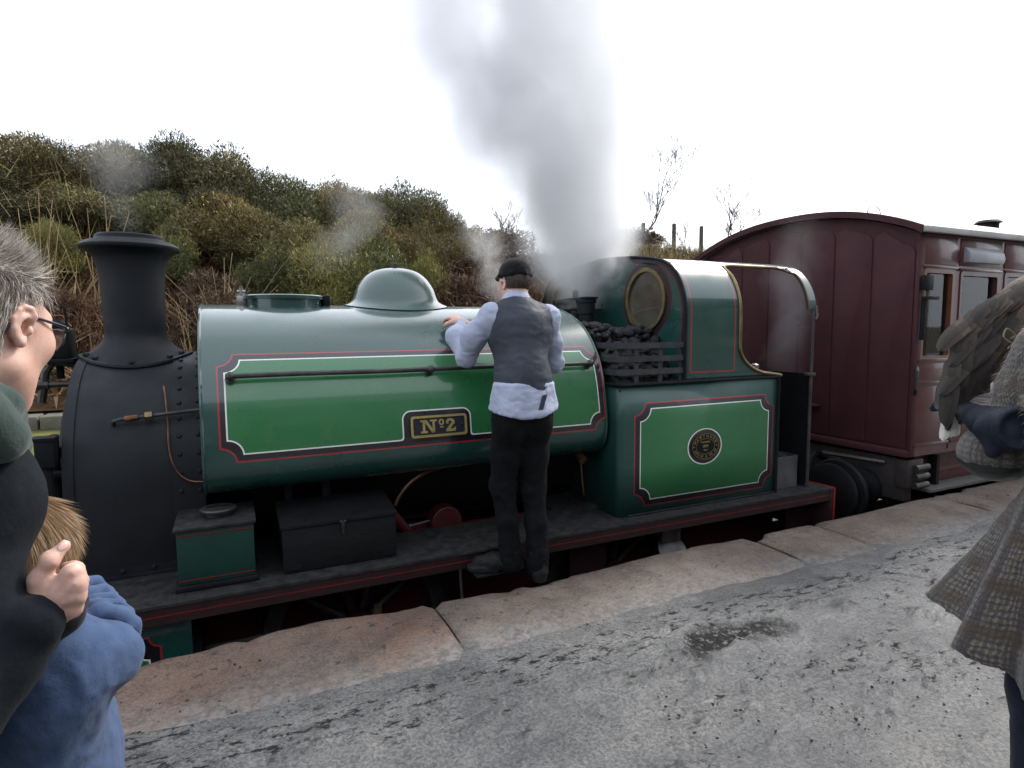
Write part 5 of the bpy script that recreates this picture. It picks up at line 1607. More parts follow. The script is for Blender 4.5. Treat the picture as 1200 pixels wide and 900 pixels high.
# ---- 1. the man in the cap, standing on the platform edge and leaning over the tank
pA = thing('person', 'person in black knit cap, grey waistcoat and pale shirt leaning over the green tank', 'person', (1.47, 2.93, 0))
neck, chest = A(1.487, 3.12, 1.575), A(1.50, 3.10, 1.40)
shL, shR = A(1.335, 3.13, 1.485), A(1.665, 3.08, 1.475)
elL, haL = A(1.235, 3.27, 1.262), A(1.29, 3.50, 1.465)
elR, haR = A(1.765, 3.19, 1.215), A(1.72, 3.40, 1.36)
waist, hipc = A(1.475, 3.02, 1.10), A(1.452, 2.985, .94)
hipL, hipR = A(1.375, 2.995, .91), A(1.525, 2.98, .91)
kL, kR = A(1.352, 3.035, .53), A(1.524, 2.995, .52)
aL, aR = A(1.372, 2.975, .155), A(1.513, 2.92, .125)
b = Solid()
b.chain([neck - A(0, 0, .05), chest, waist, hipc], [.075, .125, .105, .085], .06).ell(chest, (.16, .095, .14), .06).ell(hipc, (.12, .075, .07), .04)
for sh, el, ha, hip, kn, an in ((shL, elL, haL, hipL, kL, aL), (shR, elR, haR, hipR, kR, aR)):
    b.chain([sh, el, ha], [.052, .040, .028], .04).chain([hip, kn, an], [.068, .055, .042], .04)
bodyVF = b.mesh(.014)
hm_ = head_solid(1.0).move(rotm((-14, 3, 8), (1.492, 3.165, 1.668)))
rA = rotm((-14, 3, 8), (1.492, 3.165, 1.668))
headVF = joinm(hm_.mesh(.0065), *[ear_solid(q).move(rA).mesh(.0032) for q in (-1, 1)])
def hand_solid(wrist, d, palm_n, side=1, sc_=1.0, curl=(22, 30, 22)):
    """hand from the wrist along d; palm faces palm_n; side = +1 puts the thumb on d x palm_n side"""
    s = Solid(); w = np.array(wrist, float); d = np.array(d, float); d /= np.linalg.norm(d); n = np.array(palm_n, float); n -= d * (n @ d); n /= np.linalg.norm(n)
    t = np.cross(d, n) * side
    p = lambda a, b_, c: w + (d * a + t * b_ + n * c) * sc_
    s.limb(p(-.06, 0, 0), p(.0, 0, 0), .024 * sc_, .024 * sc_, .02)
    for q in (-.026, -.009, .009, .026): s.limb(p(.005, q * .5, 0), p(.085, q, -.002), .0165 * sc_, .0125 * sc_, .016)
    for q, L, c_ in ((.030, .072, 1.0), (.0105, .080, .95), (-.010, .074, 1.0), (-.029, .058, 1.1)):
        finger(s, p(.088, q, 0), d + t * q * 2.2, n, L * sc_, .0092 * sc_, [c * c_ for c in curl])
    finger(s, p(.022, .028, .004), d * .75 + t * .75 + n * .12, n, .078 * sc_, .0115 * sc_, (8, 14, 18), .012)
    s.ell(p(.03, .026, .006), A(.016, .016, .016) * sc_, .02)
    return s
hL = hand_solid(haL, (-.25, .8, .25), (.1, .2, -1), 1).mesh(.006)
hR = hand_solid(haR, (-.5, .8, .3), (.1, .2, -1), -1).mesh(.006)
solid_obj('body', joinm(bodyVF, headVF, hL, hR), SKIN2, pA)
# shirt: yoke and sleeves, hem hanging out below the waistcoat
SHIRT = cloth('pale blue grey shirt', (.40, .43, .54, 1), (.31, .34, .45, 1), 14, .8, 500, .2)
s = Solid()
s.chain([neck - A(0, 0, .03), chest, waist + A(0, 0, .02)], [.085, .135, .128], .05).ell(chest, (.175, .115, .15), .06)
s.limb(neck - A(0, 0, .02), neck + A(0, .005, .032), .064, .058, .02)
s.ell(shL, (.066, .064, .074), .04).ell(shR, (.064, .062, .072), .04)
s.chain([shL, shL * .5 + elL * .5 + A(-.03, .0, .005), elL, elL * .45 + haL * .55 + A(-.045, 0, .0), haL - A(.0, .03, .02)], [.062, .062, .053, .050, .036], .04)
s.ell(elL * .4 + haL * .6 + A(-.055, -.02, -.015), (.035, .05, .036), .02)
s.chain([shR, shR * .5 + elR * .5 + A(.0, 0, 0), elR, elR * .4 + haR * .6, haR - A(0, .03, .02)], [.060, .056, .052, .050, .036], .045)
def hemf(Q):
    cx, cy = 1.463, 2.985
    dx, dy = Q[..., 0] - cx, Q[..., 1] - cy
    th = np.arctan2(dy, dx); z = Q[..., 2]
    r = .155 + .030 * np.clip((1.10 - z) / .14, 0, 1) + .008 * np.sin(5 * th + 1) * np.clip((1.08 - z) / .1, 0, 1)
    rr = np.sqrt((dx / 1.10) ** 2 + (dy / .80) ** 2)
    zl = .950 + .030 * (1 + np.sin(th)) / 2 + .010 * np.sin(th * 2 + 2.2)
    return np.maximum(np.maximum(rr - r, zl - z), z - 1.12) * .8
s.func(hemf, (1.24, 2.80, .90), (1.69, 3.18, 1.13), .02)
solid_obj('shirt', s.mesh(.0065, 1, (lambda f1, f2: (lambda V, N: f1(V, N) + f2(V, N)))(folds(.013, 7, 7, 12, 401, .08), folds(.004, 16, 16, 30, 402, .05))), SHIRT, pA)
# waistcoat
VEST = cloth('dark grey satin waistcoat back', (.040, .046, .059, 1), (.060, .067, .082, 1), 8, .5, 400, .15, sheen=.1)
v = Solid()
v.chain([neck + A(.0, -.01, -.055), chest, waist + A(0, 0, .03), waist - A(.0, .0, .035)], [.098, .150, .146, .158], .05)
v.ell(chest + A(.005, 0, .0), (.195, .128, .155), .06).ell(chest + A(.0, -.015, .06), (.165, .10, .07), .05)
v.limb(shL + A(.045, -.01, .012), shR + A(-.045, .0, .012), .062, .062, .05)
v.func(lambda Q: np.maximum(Q[..., 2] - (1.045 + .0 * Q[..., 0]), -9) * -1 * -1, (1.2, 2.7, .85), (1.8, 3.4, 1.04), .006, True)
for sh in (shL, shR): v.ell(sh + A(-.055 if sh is shL else .055, .01, -.045), (.055, .085, .105), .02, sub=True)
VFv = v.mesh(.007, 1, (lambda f1, f2: (lambda V, N: f1(V, N) + f2(V, N)))(folds(.012, 5, 5, 8, 411, .08), folds(.004, 12, 12, 22, 412, .05)))
solid_obj('waistcoat', VFv, VEST, pA)
MB().prism([(1.505, 1.062), (1.530, 1.066), (1.505, .985), (1.478, .985)], 'y', 2.832, 2.842).build('waistcoat_strap', VEST, pA)
# trousers
TROU = cloth('black trousers', (.0042, .0046, .0054, 1), (.0085, .009, .0104, 1), 20, .85, 450, .3, sheen=.04)
t = Solid()
t.ell(hipc + A(0, 0, .02), (.158, .122, .10), .05).ell(hipL + A(.0, -.035, -.02), (.088, .085, .11), .05).ell(hipR + A(.0, -.035, -.02), (.088, .085, .11), .05)
t.chain([hipL, hipL * .5 + kL * .5, kL, kL * .5 + aL * .5 + A(0, -.01, 0), aL + A(0, 0, -.045)], [.094, .080, .064, .058, .056], .035)
t.chain([hipR, hipR * .5 + kR * .5, kR, kR * .5 + aR * .5 + A(0, -.01, 0), aR + A(0, 0, -.045)], [.094, .080, .064, .058, .056], .035)
tm = folds(.010, 11, 11, 11, 421, .25)
def tdisp(V, N):
    z = V[:, 2]
    kn = np.exp(-((z - .55) / .10) ** 2) + np.exp(-((z - .16) / .07) ** 2) * 1.2 + .35
    return tm(V, N) * kn * 1.3
solid_obj('trousers', t.mesh(.009, 1, tdisp), TROU, pA)
# boots
BOOT = mat('black leather boots', (.007, .007, .008, 1), (.016, .0155, .016, 1), 18, .55, .75, spec=.2, bmp=.3, bscale=120)
def boot(an, toe, sole_z, heel):
    d = A(toe[0] - heel[0], toe[1] - heel[1], 0); d /= np.linalg.norm(d)
    s = Solid()
    s.chain([an + A(0, 0, .03), A(heel[0], heel[1], sole_z + .055) + d * .035], [.052, .046], .03)
    s.chain([A(heel[0], heel[1], sole_z + .05) + d * .03, A(heel[0], heel[1], sole_z + .055) + d * .13, A(heel[0], heel[1], sole_z + .042) + d * .22], [.040, .046, .038], .03)
    h0 = np.array([heel[0], heel[1], 0])
    def sole(Q):
        q = Q - np.array([heel[0], heel[1], sole_z + .016]); u = q @ d; w = np.cross(d, A(0, 0, 1)); vv = q @ w
        hw = .036 + .012 * np.clip((u - .06) / .1, 0, 1) - .006 * np.exp(-((u - .08) / .03) ** 2)
        uu = np.clip(u, .02, .235)
        rad = np.sqrt((u - uu) ** 2 + vv ** 2) - hw
        arch = ((u > .075) & (u < .105)) * .010
        return np.maximum(rad, np.abs(q[..., 2]) - .016 + arch)
    s.func(sole, A(heel[0], heel[1], sole_z) - .3, A(heel[0], heel[1], sole_z) + .3, .006)
    return s
bt1 = boot(aR, (1.55, 3.12, 0), .006, (1.510, 2.872)).mesh(.007, 1, folds(.003, 30, 30, 40, 431))
bt2 = boot(aL, (1.24, 3.05, .05), .060, (1.405, 2.965)).mesh(.007, 1, folds(.003, 30, 30, 40, 432))
solid_obj('boot', bt1, BOOT, pA); solid_obj('boot', bt2, BOOT, pA)
MB().box(1.17, 1.50, 2.985, 3.16, .046, .058, .003).box(1.19, 1.48, 3.150, 3.16, .05, .14).build('step', M['black'], loco)
# hair and cap
hs_ = Solid().ell((0, -.024, .018), (.081, .098, .092), .02).move(rotm((-14, 3, 8), (1.492, 3.165, 1.668)))
hV, hF = hs_.mesh(.007)
Rl = np.array(rotm((-14, 3, 8), (1.492, 3.165, 1.668))); Ri = np.linalg.inv(Rl)
loc_ = lambda P: P @ Ri[:3, :3].T + Ri[:3, 3]
def keepA(P):
    q = loc_(P); return (q[:, 2] > -.055) & (q[:, 1] < .015 + .4 * (q[:, 2] - .02)) | (q[:, 2] > .06)
strand_obj('hair', strands(hV, hF, 6000, .013, .0018, lambda P, N: np.tile(Rl[:3, :3] @ A(0, -.3, -1), (len(P), 1)), 441, keepA, .3, .35, True), H_DARK, pA)
solid_obj('scalp_hair', (lambda V, F: (V, F[keepA(V[F].mean(1))]))(*Solid().ell((0, -.024, .018), (.080, .097, .091), .02).move(rotm((-14, 3, 8), (1.492, 3.165, 1.668))).mesh(.006)), mat('cropped brown hair base', (.030, .020, .014, 1), (.055, .038, .027, 1), 120, .6), pA)
cp = Solid()
cp.ell((0, -.022, .058), (.090, .106, .092), .02)
cp.func(lambda Q: Q[..., 2] - .040 - .10 * (Q[..., 1] + .02), (-.15, -.2, -.2), (.15, .2, .075), .008, True)
cp.chain([A(-.088, .0, .046), A(-.062, -.082, .038), A(0, -.117, .034), A(.062, -.082, .038), A(.088, .0, .046), A(.062, .066, .054), A(0, .094, .058), A(-.062, .066, .054), A(-.088, .0, .046)], [.011] * 9, .015)
cp.move(rotm((-14, 3, 8), (1.492, 3.165, 1.668)))
CAPM = cloth('black knitted wool', (.007, .007, .008, 1), (.012, .012, .013, 1), 60, .95, 260, .8, sheen=.3)
solid_obj('knit_cap', cp.mesh(.006, 1, folds(.003, 30, 30, 30, 442)), CAPM, pA)

# ---- 2. the grey haired man at the left edge, bending with a hand round the child
HB = cam_pt(-36, 386, .84)
fac = -33.0        # heading of the face, degrees clockwise negative about Z from +Y
HM = Matrix.Translation(Vector(HB)) @ Euler((R_(-14), R_(0), R_(-22)), 'XYZ').to_matrix().to_4x4() @ Matrix.Scale(1.0, 4)
pB = thing('person', 'grey haired person in glasses, green hood and navy jacket holding the child', 'person', (HB[0] - .05, HB[1] - .12, 0))
hd = head_solid(1.10).move(HM)
hdVF = joinm(hd.mesh(.0042), *[ear_solid(q, .74).move(HM).mesh(.0021, 1) for q in (-1, 1)])
shB = cam_pt(-34, 592, .80); shB2 = cam_pt(-250, 560, .98)
elB = cam_pt(-75, 850, .72); wrB = cam_pt(35, 738, .803)
chB = (shB + shB2) / 2 + A(-.02, -.06, -.05); hpB = chB + A(-.10, -.42, -.42)
kB1, kB2 = hpB + A(.18, .22, -.36), hpB + A(-.06, .30, -.36)
nkB = HB + A(-.03, -.055, -.13)
b = Solid().chain([nkB, chB, hpB], [.07, .14, .15], .06)
b.chain([shB, elB, wrB], [.055, .045, .028], .04)
b.chain([shB2, shB2 + A(.0, .10, -.28), shB2 + A(.15, .25, -.45)], [.055, .043, .03], .04)
for kn, sd in ((kB1, .09), (kB2, -.09)):
    b.chain([hpB + A(sd, 0, -.05), kn, A(kn[0] - .05, kn[1] - .18, .07)], [.085, .058, .045], .04)
bVF = b.mesh(.016)
# right hand: back towards us, fingers round the far side of the child's neck, thumb on the hair
hs2 = Solid()
def cp_(px, py, d): return cam_pt(px, py, d)
hs2.limb(cp_(20, 756, .803), cp_(46, 724, .806), .025, .024, .015)
KN = [(85, 671, .803), (89, 685, .803), (88, 700, .806), (84, 714, .811)]
for q, (kx, ky, kd) in enumerate(KN):
    hs2.limb(cp_(45 + 2 * q, 716 + 5 * q, .806), cp_(kx, ky, kd), .0145, (.0122, .0122, .0118, .0108)[q], .010)
    hs2.ell(cp_(kx, ky, kd - .001), ((.0122, .0122, .0118, .0108)[q],) * 3, .008)
    f1, f2, f3 = cp_(kx + 4, ky - 4, kd + .024), cp_(kx + 1, ky - 6, kd + .052), cp_(kx - 8, ky - 6, kd + .075)
    r = (.0102, .0104, .0098, .0088)[q]
    hs2.limb(cp_(kx, ky, kd), f1, r * 1.08, r, .004).limb(f1, f2, r, r * .9, .004).limb(f2, f3, r * .9, r * .8, .004)
hs2.ell(cp_(60, 704, .808), (.022, .016, .025), .02)
for q, (kx, ky, kd) in enumerate(KN): hs2.limb(cp_(47 + 2 * q, 714 + 4 * q, .788), cp_(kx - 2, ky, kd - .0115), .0032, .0026, .007)
# thumb, leaving the side of the palm near the wrist, lying up across the hair
hs2.chain([cp_(48, 708, .803), cp_(47, 678, .799), cp_(58, 657, .801), cp_(75, 640, .815)], [.0165, .0130, .0108, .0084], .007)
hs2.ell(cp_(58, 657, .800), (.0112,) * 3, .004)
hnVF = hs2.mesh(.0030, 1)
Vh_, Fh_ = hnVF
Nh = vnormals(Vh_, Fh_)
Vh_ = Vh_ + Nh * ((fbm(Vh_[:, 0] * 70, Vh_[:, 1] * 70, Vh_[:, 2] * 70, 4, 9) - .5) * .0034)[:, None]
solid_obj('body', joinm(bVF, hdVF, (Vh_, Fh_)), SKIN, pB)
nt_ = cp_(73, 641, .8075); nd = cp_(77, 637, .8165) - cp_(66, 649, .8055); nd /= np.linalg.norm(nd)
nu = np.array(CAM) - nt_; nu /= np.linalg.norm(nu); ns_ = np.cross(nd, nu); ns_ /= np.linalg.norm(ns_); nu = np.cross(ns_, nd)
solid_obj('thumb_nail', Solid().ell(nt_ - nu * .0004, (.0055, .0075, .0015), .002, np.stack([ns_, nd, nu], 1)).mesh(.0014), mat('finger nail', (.62, .40, .34, 1), (.66, .46, .40, 1), 60, .3), pB)
Ml = np.array(HM)
ml = lambda *p: Vector(Ml[:3, :3] @ A(*p) + Ml[:3, 3])
# hair: short, swept up in front
sk = Solid().ell((0, -.020, .032), (.080, .100, .091), .02).ell((0, -.045, -.02), (.068, .068, .075), .03).move(HM)
sV, sF = sk.mesh(.007)
MiB = np.linalg.inv(Ml)
lcB = lambda P: P @ MiB[:3, :3].T + MiB[:3, 3]
def keepB(P):
    q = lcB(P)
    top = q[:, 2] > .050 + np.clip(q[:, 1], 0, 1) * .40
    back = (q[:, 1] < -.035) & (q[:, 2] > -.075)
    side = (q[:, 1] < .040 - .12 * np.clip(.06 - q[:, 2], 0, 1)) & (q[:, 2] > .016 )
    burn = (q[:, 1] > .004) & (q[:, 1] < .026) & (q[:, 2] > -.022) & (q[:, 2] < .03)
    return top | back | side | burn
def combB(P, N):
    q = lcB(P)
    up = np.clip((q[:, 2] - .05) / .05, 0, 1)[:, None]
    c = (1 - up) * A(0, -.35, -1.0) + up * A(0, .55, .9)
    return c @ Ml[:3, :3].T
v1 = strands(sV, sF, 26000, .021, .0008, combB, 451, lambda P: keepB(P) & (lcB(P)[:, 2] < .075), .32, .32)
v2 = strands(sV, sF, 17000, .046, .0009, combB, 452, lambda P: keepB(P) & (lcB(P)[:, 2] > .060), .55, .75)
n1 = len(v1[0])
VV = np.concatenate([v1[0], v2[0]]); m1, m2 = len(v1[1]) // 3, len(v2[1]) // 3
strand_obj('hair', (VV, np.concatenate([v1[1], v2[1] + n1]), np.concatenate([np.clip(v1[2] + .08, 0, 1), np.clip(v2[2] - .05, 0, 1)])), H_GREY, pB)
cap_ = solid_obj('scalp_hair', (lambda VF: (lambda V, F: (V, F[keepB(V[F].mean(1))]))(*VF))(Solid().ell((0, -.020, .032), (.0785, .098, .0895), .02).ell((0, -.045, -.02), (.066, .066, .073), .03).move(HM).mesh(.005)), mat('grey hair base', (.18, .155, .13, 1), (.26, .228, .195, 1), 90, .6, stretch=(1, 1, 1)), pB)
# glasses
GM = mat('dark metal frame', (.05, .048, .06, 1), (.08, .075, .09, 1), 30, .3, metal=.7)
mb = MB()
for q in (-1, 1):
    o = [ml(q * (.033 + .027 * cx), .112 - .010 * abs(cx), .008 + .018 * cz) for cx, cz in ((-1, .8), (-.3, .95), (.5, .95), (1, .7), (.95, -.3), (.55, -.9), (-.3, -1), (-.85, -.6))]
    mb.tube(o, .0016, 6, closed=True)
    mb.tube([ml(q * .062, .104, .022), ml(q * .071, .085, .024), ml(q * .079, .02, .020), ml(q * .081, -.012, .016), ml(q * .080, -.03, .004), ml(q * .076, -.04, -.018)], [.0022, .0026, .0022, .002, .002, .0018], 6)
    mb.tube([ml(q * .060, .103, .021), ml(q * .069, .092, .024)], .003, 6)
mb.tube([ml(-.008, .113, .014), ml(0, .115, .017), ml(.008, .113, .014)], .0016, 6)
gl = mb.build('glasses', GM, pB, ang=180)
for q in (-1, 1):
    o = [ml(q * (.033 + .0265 * cx), .112 - .010 * abs(cx), .008 + .0175 * cz) for cx, cz in ((-1, .8), (-.3, .95), (.5, .95), (1, .7), (.95, -.3), (.55, -.9), (-.3, -1), (-.85, -.6))]
    mb = MB(); mb.quad(*o); mb.build('lens', M['lens'], gl)
# jacket
JACK = cloth('dark navy soft shell jacket', (.0078, .0100, .0130, 1), (.013, .016, .020, 1), 10, .8, 600, .25, sheen=.05)
j = Solid()
j.chain([chB + A(0, 0, .03), (chB + hpB) / 2, hpB], [.15, .16, .165], .08).ell((shB + shB2) / 2 + A(0, -.02, .0), (.17, .11, .11), .05, np.array(Euler((0, 0, math.atan2(*(shB2 - shB)[1::-1]))).to_matrix()))
j.ell(shB, (.066, .066, .075), .04).ell(shB2, (.08, .08, .085), .06)
j.limb(shB, shB2, .066, .075, .04)
mid = (elB + wrB) / 2
j.chain([shB, shB * .5 + elB * .5, elB, mid, wrB + (elB - wrB) * .06], [.066, .064, .060, .046, .037], .025)
j.limb(cam_pt(4, 778, .765), cam_pt(33, 733, .780), .036, .034, .02)
j.limb(cam_pt(29, 738, .779), cam_pt(34, 731, .780), .0365, .0365, .004)
j.chain([shB2, shB2 + A(.0, .10, -.28), shB2 + A(.12, .22, -.42)], [.078, .064, .05], .05)
j.chain([chB + A(-.02, -.02, .10), nkB + A(-.01, -.01, -.03)], [.12, .09], .05)
nrm = (elB - shB) / np.linalg.norm(elB - shB); e1 = np.cross(nrm, A(.3, -1, .1)); e1 /= np.linalg.norm(e1); e2 = np.cross(nrm, e1)
ring_ = [shB + nrm * (.01 + .02 * math.cos(a)) + (e1 * math.cos(a) + e2 * math.sin(a)) * .072 for a in np.linspace(0, 2 * PI, 19)]
j.chain(ring_, [.005] * 19, .006)
jVF = j.mesh(.007, 1, folds(.006, 10, 10, 7, 461, .3))
solid_obj('jacket', jVF, JACK, pB)
# armhole seam and cuff
nrm = (elB - shB) / np.linalg.norm(elB - shB)
u_ = np.cross(nrm, A(0, 0, 1)); u_ /= np.linalg.norm(u_); v_ = np.cross(nrm, u_)
# green hood lying round the neck, and its dark lining
HOOD = cloth('green fleece hood', (.028, .046, .040, 1), (.040, .060, .052, 1), 18, .95, 300, .4, sheen=.5)
h = Solid()
hc = [cam_pt(-90, 480, .96), cam_pt(-75, 492, .74), cam_pt(-32, 494, .735), cam_pt(-2, 512, .765), cam_pt(4, 522, .84), cam_pt(-8, 520, .92)]
h.chain(hc, [.040, .038, .034, .028, .024, .026], .02)
h.chain([cam_pt(-70, 452, .77), cam_pt(-30, 460, .755), cam_pt(0, 474, .785), cam_pt(10, 492, .84)], [.026, .024, .022, .020], .008)
solid_obj('hood', h.mesh(.006, 1, folds(.006, 14, 14, 14, 471)), HOOD, pB)
TRB = cloth('dark jeans', (.02, .025, .04, 1), (.03, .035, .055, 1), 20, .85)
t = Solid().ell(hpB, (.18, .17, .14), .05)
for kn, sd in ((kB1, .09), (kB2, -.09)): t.chain([hpB + A(sd, 0, -.05), kn, A(kn[0] - .05, kn[1] - .18, .09)], [.11, .082, .066], .05)
solid_obj('trousers', t.mesh(.013, 1, folds(.008, 8, 8, 12, 472)), TRB, pB)
for kn in (kB1, kB2): solid_obj('shoe', Solid().chain([A(kn[0] - .05, kn[1] - .20, .05), A(kn[0] + .0, kn[1] - .05, .045), A(kn[0] + .04, kn[1] + .03, .035)], [.05, .05, .036], .02).mesh(.011), BOOT, pB)

# ---- 3. the child in the blue hoodie
CH = cam_pt(16, 659, .93)
pC = thing('child', 'small fair haired child in a blue hoodie with an adult hand on its neck', 'child', (CH[0] - .03, CH[1] - .08, 0))
CM = Matrix.Translation(Vector(CH)) @ Euler((R_(-6), R_(0), R_(-28)), 'XYZ').to_matrix().to_4x4() @ Matrix.Scale(.86, 4)
def S3(s, k):      # scaled head: evaluate primitives at scale k
    out = []
    for f, lo, hi, kk, sub in s.P: out.append(((lambda Q, f=f: f(Q / k) * k), lo * k, hi * k, kk * k, sub))
    s.P = out; return s
CMr = Matrix.Translation(Vector(CH)) @ Euler((R_(-6), R_(0), R_(-4)), 'XYZ').to_matrix().to_4x4()
chead = S3(head_solid(.92), .86).move(CMr).mesh(.006)
csh = cam_pt(82, 775, .93); cshL = cam_pt(-110, 780, 1.05)
cel = cam_pt(126, 770, .97); cwr = cam_pt(92, 716, 1.08)
cch = cam_pt(2, 805, .97); chp = cam_pt(40, 990, .99)
b = Solid().chain([CH + A(-.01, -.03, -.11), cch, chp], [.05, .10, .11], .05).chain([csh, cel, cwr], [.042, .034, .024], .03).chain([cshL, cshL + A(-.05, .08, -.18), cshL + A(.08, .2, -.08)], [.042, .034, .024], .03)
for sd in (-.06, .06): b.chain([chp + A(sd, 0, -.02), A(chp[0] + sd, chp[1] + .03, .32), A(chp[0] + sd, chp[1], .06)], [.068, .05, .036], .03)
chand = hand_solid(cwr, CH + A(.02, .08, .0) - cwr, A(-.3, -.2, .3), 1, .62).mesh(.006)
solid_obj('body', joinm(b.mesh(.012), chead, chand), SKIN, pC)
BLUE = cloth('blue marl sweatshirt', (.046, .076, .150, 1), (.068, .103, .190, 1), 26, .92, 520, .22, sheen=.25)
h = Solid()
h.chain([cch + A(.0, -.0, .04), (cch + chp) / 2, chp + A(0, 0, -.05)], [.108, .122, .128], .05).limb(csh + A(-.02, 0, 0), cshL, .060, .060, .05)
h.ell(csh + A(-.015, 0, -.01), (.058, .058, .065), .04)
h.ell(cam_pt(50, 830, .92), (.07, .06, .10), .06)
h.chain([csh, csh * .5 + cel * .5 + A(0, 0, -.004), cel], [.050, .046, .042], .02)
h.chain([cel + A(0, 0, .012), cel * .55 + cwr * .45 + A(0, 0, .020), cwr + A(0, 0, .006)], [.036, .037, .034], .006)
for q in range(5):                       # bunched rolls along the pushed up sleeve
    t_ = .18 + .17 * q; p = cel * (1 - t_) + cwr * t_ + A(0, 0, .018); dd = (cwr - cel) / np.linalg.norm(cwr - cel)
    e1 = np.cross(dd, A(.3, .2, 1)); e1 /= np.linalg.norm(e1); e2 = np.cross(dd, e1)
    ring_ = [p + (e1 * math.cos(a) + e2 * math.sin(a)) * .040 + dd * .012 * math.sin(a * 2 + q) for a in np.linspace(0, 2 * PI, 11)]
    h.chain(ring_, [.0105] * 11, .004)
h.chain([cshL, cshL + A(-.05, .08, -.18), cshL + A(.08, .2, -.08)], [.056, .050, .04], .03)
for rad_, off_ in ((.058, .012),):      # armhole seam
    dd = (cel - csh) / np.linalg.norm(cel - csh); e1 = np.cross(dd, A(.1, .2, 1)); e1 /= np.linalg.norm(e1); e2 = np.cross(dd, e1)
    ring_ = [csh - dd * off_ + (e1 * math.cos(a) + e2 * math.sin(a)) * rad_ for a in np.linspace(0, 2 * PI, 15)]
    h.chain(ring_, [.0055] * 15, .006)
bl_ = folds(.013, 6, 6, 10, 481, .15); bl2_ = folds(.006, 17, 17, 10, 482, .3)
bl = lambda V, N: bl_(V, N) + bl2_(V, N)
solid_obj('hoodie', h.mesh(.0048, 1, bl), BLUE, pC)
# neckband of a dark top under the hoodie
nk = Solid()
nk.chain([cam_pt(20, 745, .86), cam_pt(55, 735, .855), cam_pt(78, 722, .87), cam_pt(90, 706, .93)], [.024, .022, .019, .017], .02)
solid_obj('neckband', nk.mesh(.006, 1), cloth('black jersey', (.008, .008, .01, 1), (.014, .014, .018, 1), 30, .9), pC)
Mc = np.array(CMr); MiC = np.linalg.inv(Mc); lcC = lambda P: (P @ MiC[:3, :3].T + MiC[:3, 3]) / .86
sk = S3(Solid().ell((0, -.015, .030), (.088, .108, .094), .02).ell((0, -.040, -.03), (.082, .075, .080), .03), .86).move(CMr)
sV, sF = sk.mesh(.006)
def keepC(P):
    q = lcC(P); return (q[:, 1] < .055 + .3 * np.clip(q[:, 2] - .05, 0, 1)) & (q[:, 2] > -.09)
def combC(P, N):
    q = lcC(P); c = A(0, -.15, -1) + q * A(2.0, 3.0, 0)
    w = np.stack([np.sin(q[:, 2] * 40 + q[:, 1] * 20) * .35, q[:, 0] * 0, q[:, 0] * 0], -1)
    return (c + w) @ Mc[:3, :3].T
strand_obj('hair', strands(sV, sF, 36000, .055, .0007, combC, 491, keepC, .07, .10, True), H_BLOND, pC)
solid_obj('scalp_hair', (lambda V, F: (V, F[keepC(V[F].mean(1))]))(*S3(Solid().ell((0, -.015, .030), (.0875, .107, .0935), .02).ell((0, -.040, -.03), (.0815, .0745, .079), .03), .86).move(CMr).mesh(.005)), mat('light brown hair base', (.24, .15, .08, 1), (.33, .22, .125, 1), 60, .55, stretch=(1, 1, .25)), pC)
JEAN = TRB
t = Solid().ell(chp + A(0, 0, -.05), (.125, .11, .09), .04)
for sd in (-.06, .06): t.chain([chp + A(sd, 0, -.06), A(chp[0] + sd, chp[1] + .03, .32), A(chp[0] + sd, chp[1], .08)], [.085, .066, .056], .04)
solid_obj('trousers', t.mesh(.011, 1, folds(.006, 10, 10, 14, 492)), JEAN, pC)
for sd in (-.06, .06): solid_obj('shoe', Solid().chain([A(chp[0] + sd, chp[1] - .03, .04), A(chp[0] + sd * 1.2, chp[1] + .12, .032)], [.04, .034], .02).mesh(.010), BOOT, pC)
# ---- 4. the woman in the tweed coat at the right edge, with a hawk on her glove
WC = cam_pt(1285, 560, 1.42)
pD = thing('person', 'person in a shaggy grey brown tweed coat holding a hawk on a dark glove', 'person', (WC[0], WC[1], 0))
fw = A(math.sin(R_(18)), math.cos(R_(18)), 0); rt = A(fw[1], -fw[0], 0)       # she faces away from the camera
def wp_(r, f, z): return A(WC[0], WC[1], 0) + rt * r + fw * f + A(0, 0, z)
shl = cam_pt(1246, 418, 1.50); shr = shl + rt * .33
elw = cam_pt(1192, 503, 1.60); fist = cam_pt(1142, 474, 1.86)
hcW = (shl + shr) / 2 + fw * .02 + A(0, 0, .235)
WM = Matrix.Translation(Vector(hcW)) @ Euler((0, 0, R_(-18)), 'XYZ').to_matrix().to_4x4()
b = Solid().chain([hcW + A(0, 0, -.13), (shl + shr) / 2 + A(0, 0, -.08), wp_(0, 0, 1.02), wp_(0, 0, .88)], [.05, .085, .075, .08], .04)
b.chain([shl, elw, fist], [.05, .04, .028], .03).chain([shr, shr + A(.05, .02, -.28), shr + fw * .2 + A(0, 0, -.36)], [.05, .04, .028], .03)
for q in (-.085, .085): b.chain([wp_(q * .5, 0, .82), wp_(q * .85, .02, .52), wp_(q, -.01, .08)], [.045, .045, .036], .03)
whand = hand_solid(fist, cam_pt(1130, 462, 1.97) - fist, A(.2, .2, -1), 1).mesh(.007)
whd = joinm(head_solid(.92).move(WM).mesh(.007), *[ear_solid(q).move(WM).mesh(.004) for q in (-1, 1)])
solid_obj('body', joinm(b.mesh(.016), whd, whand), SKIN, pD)
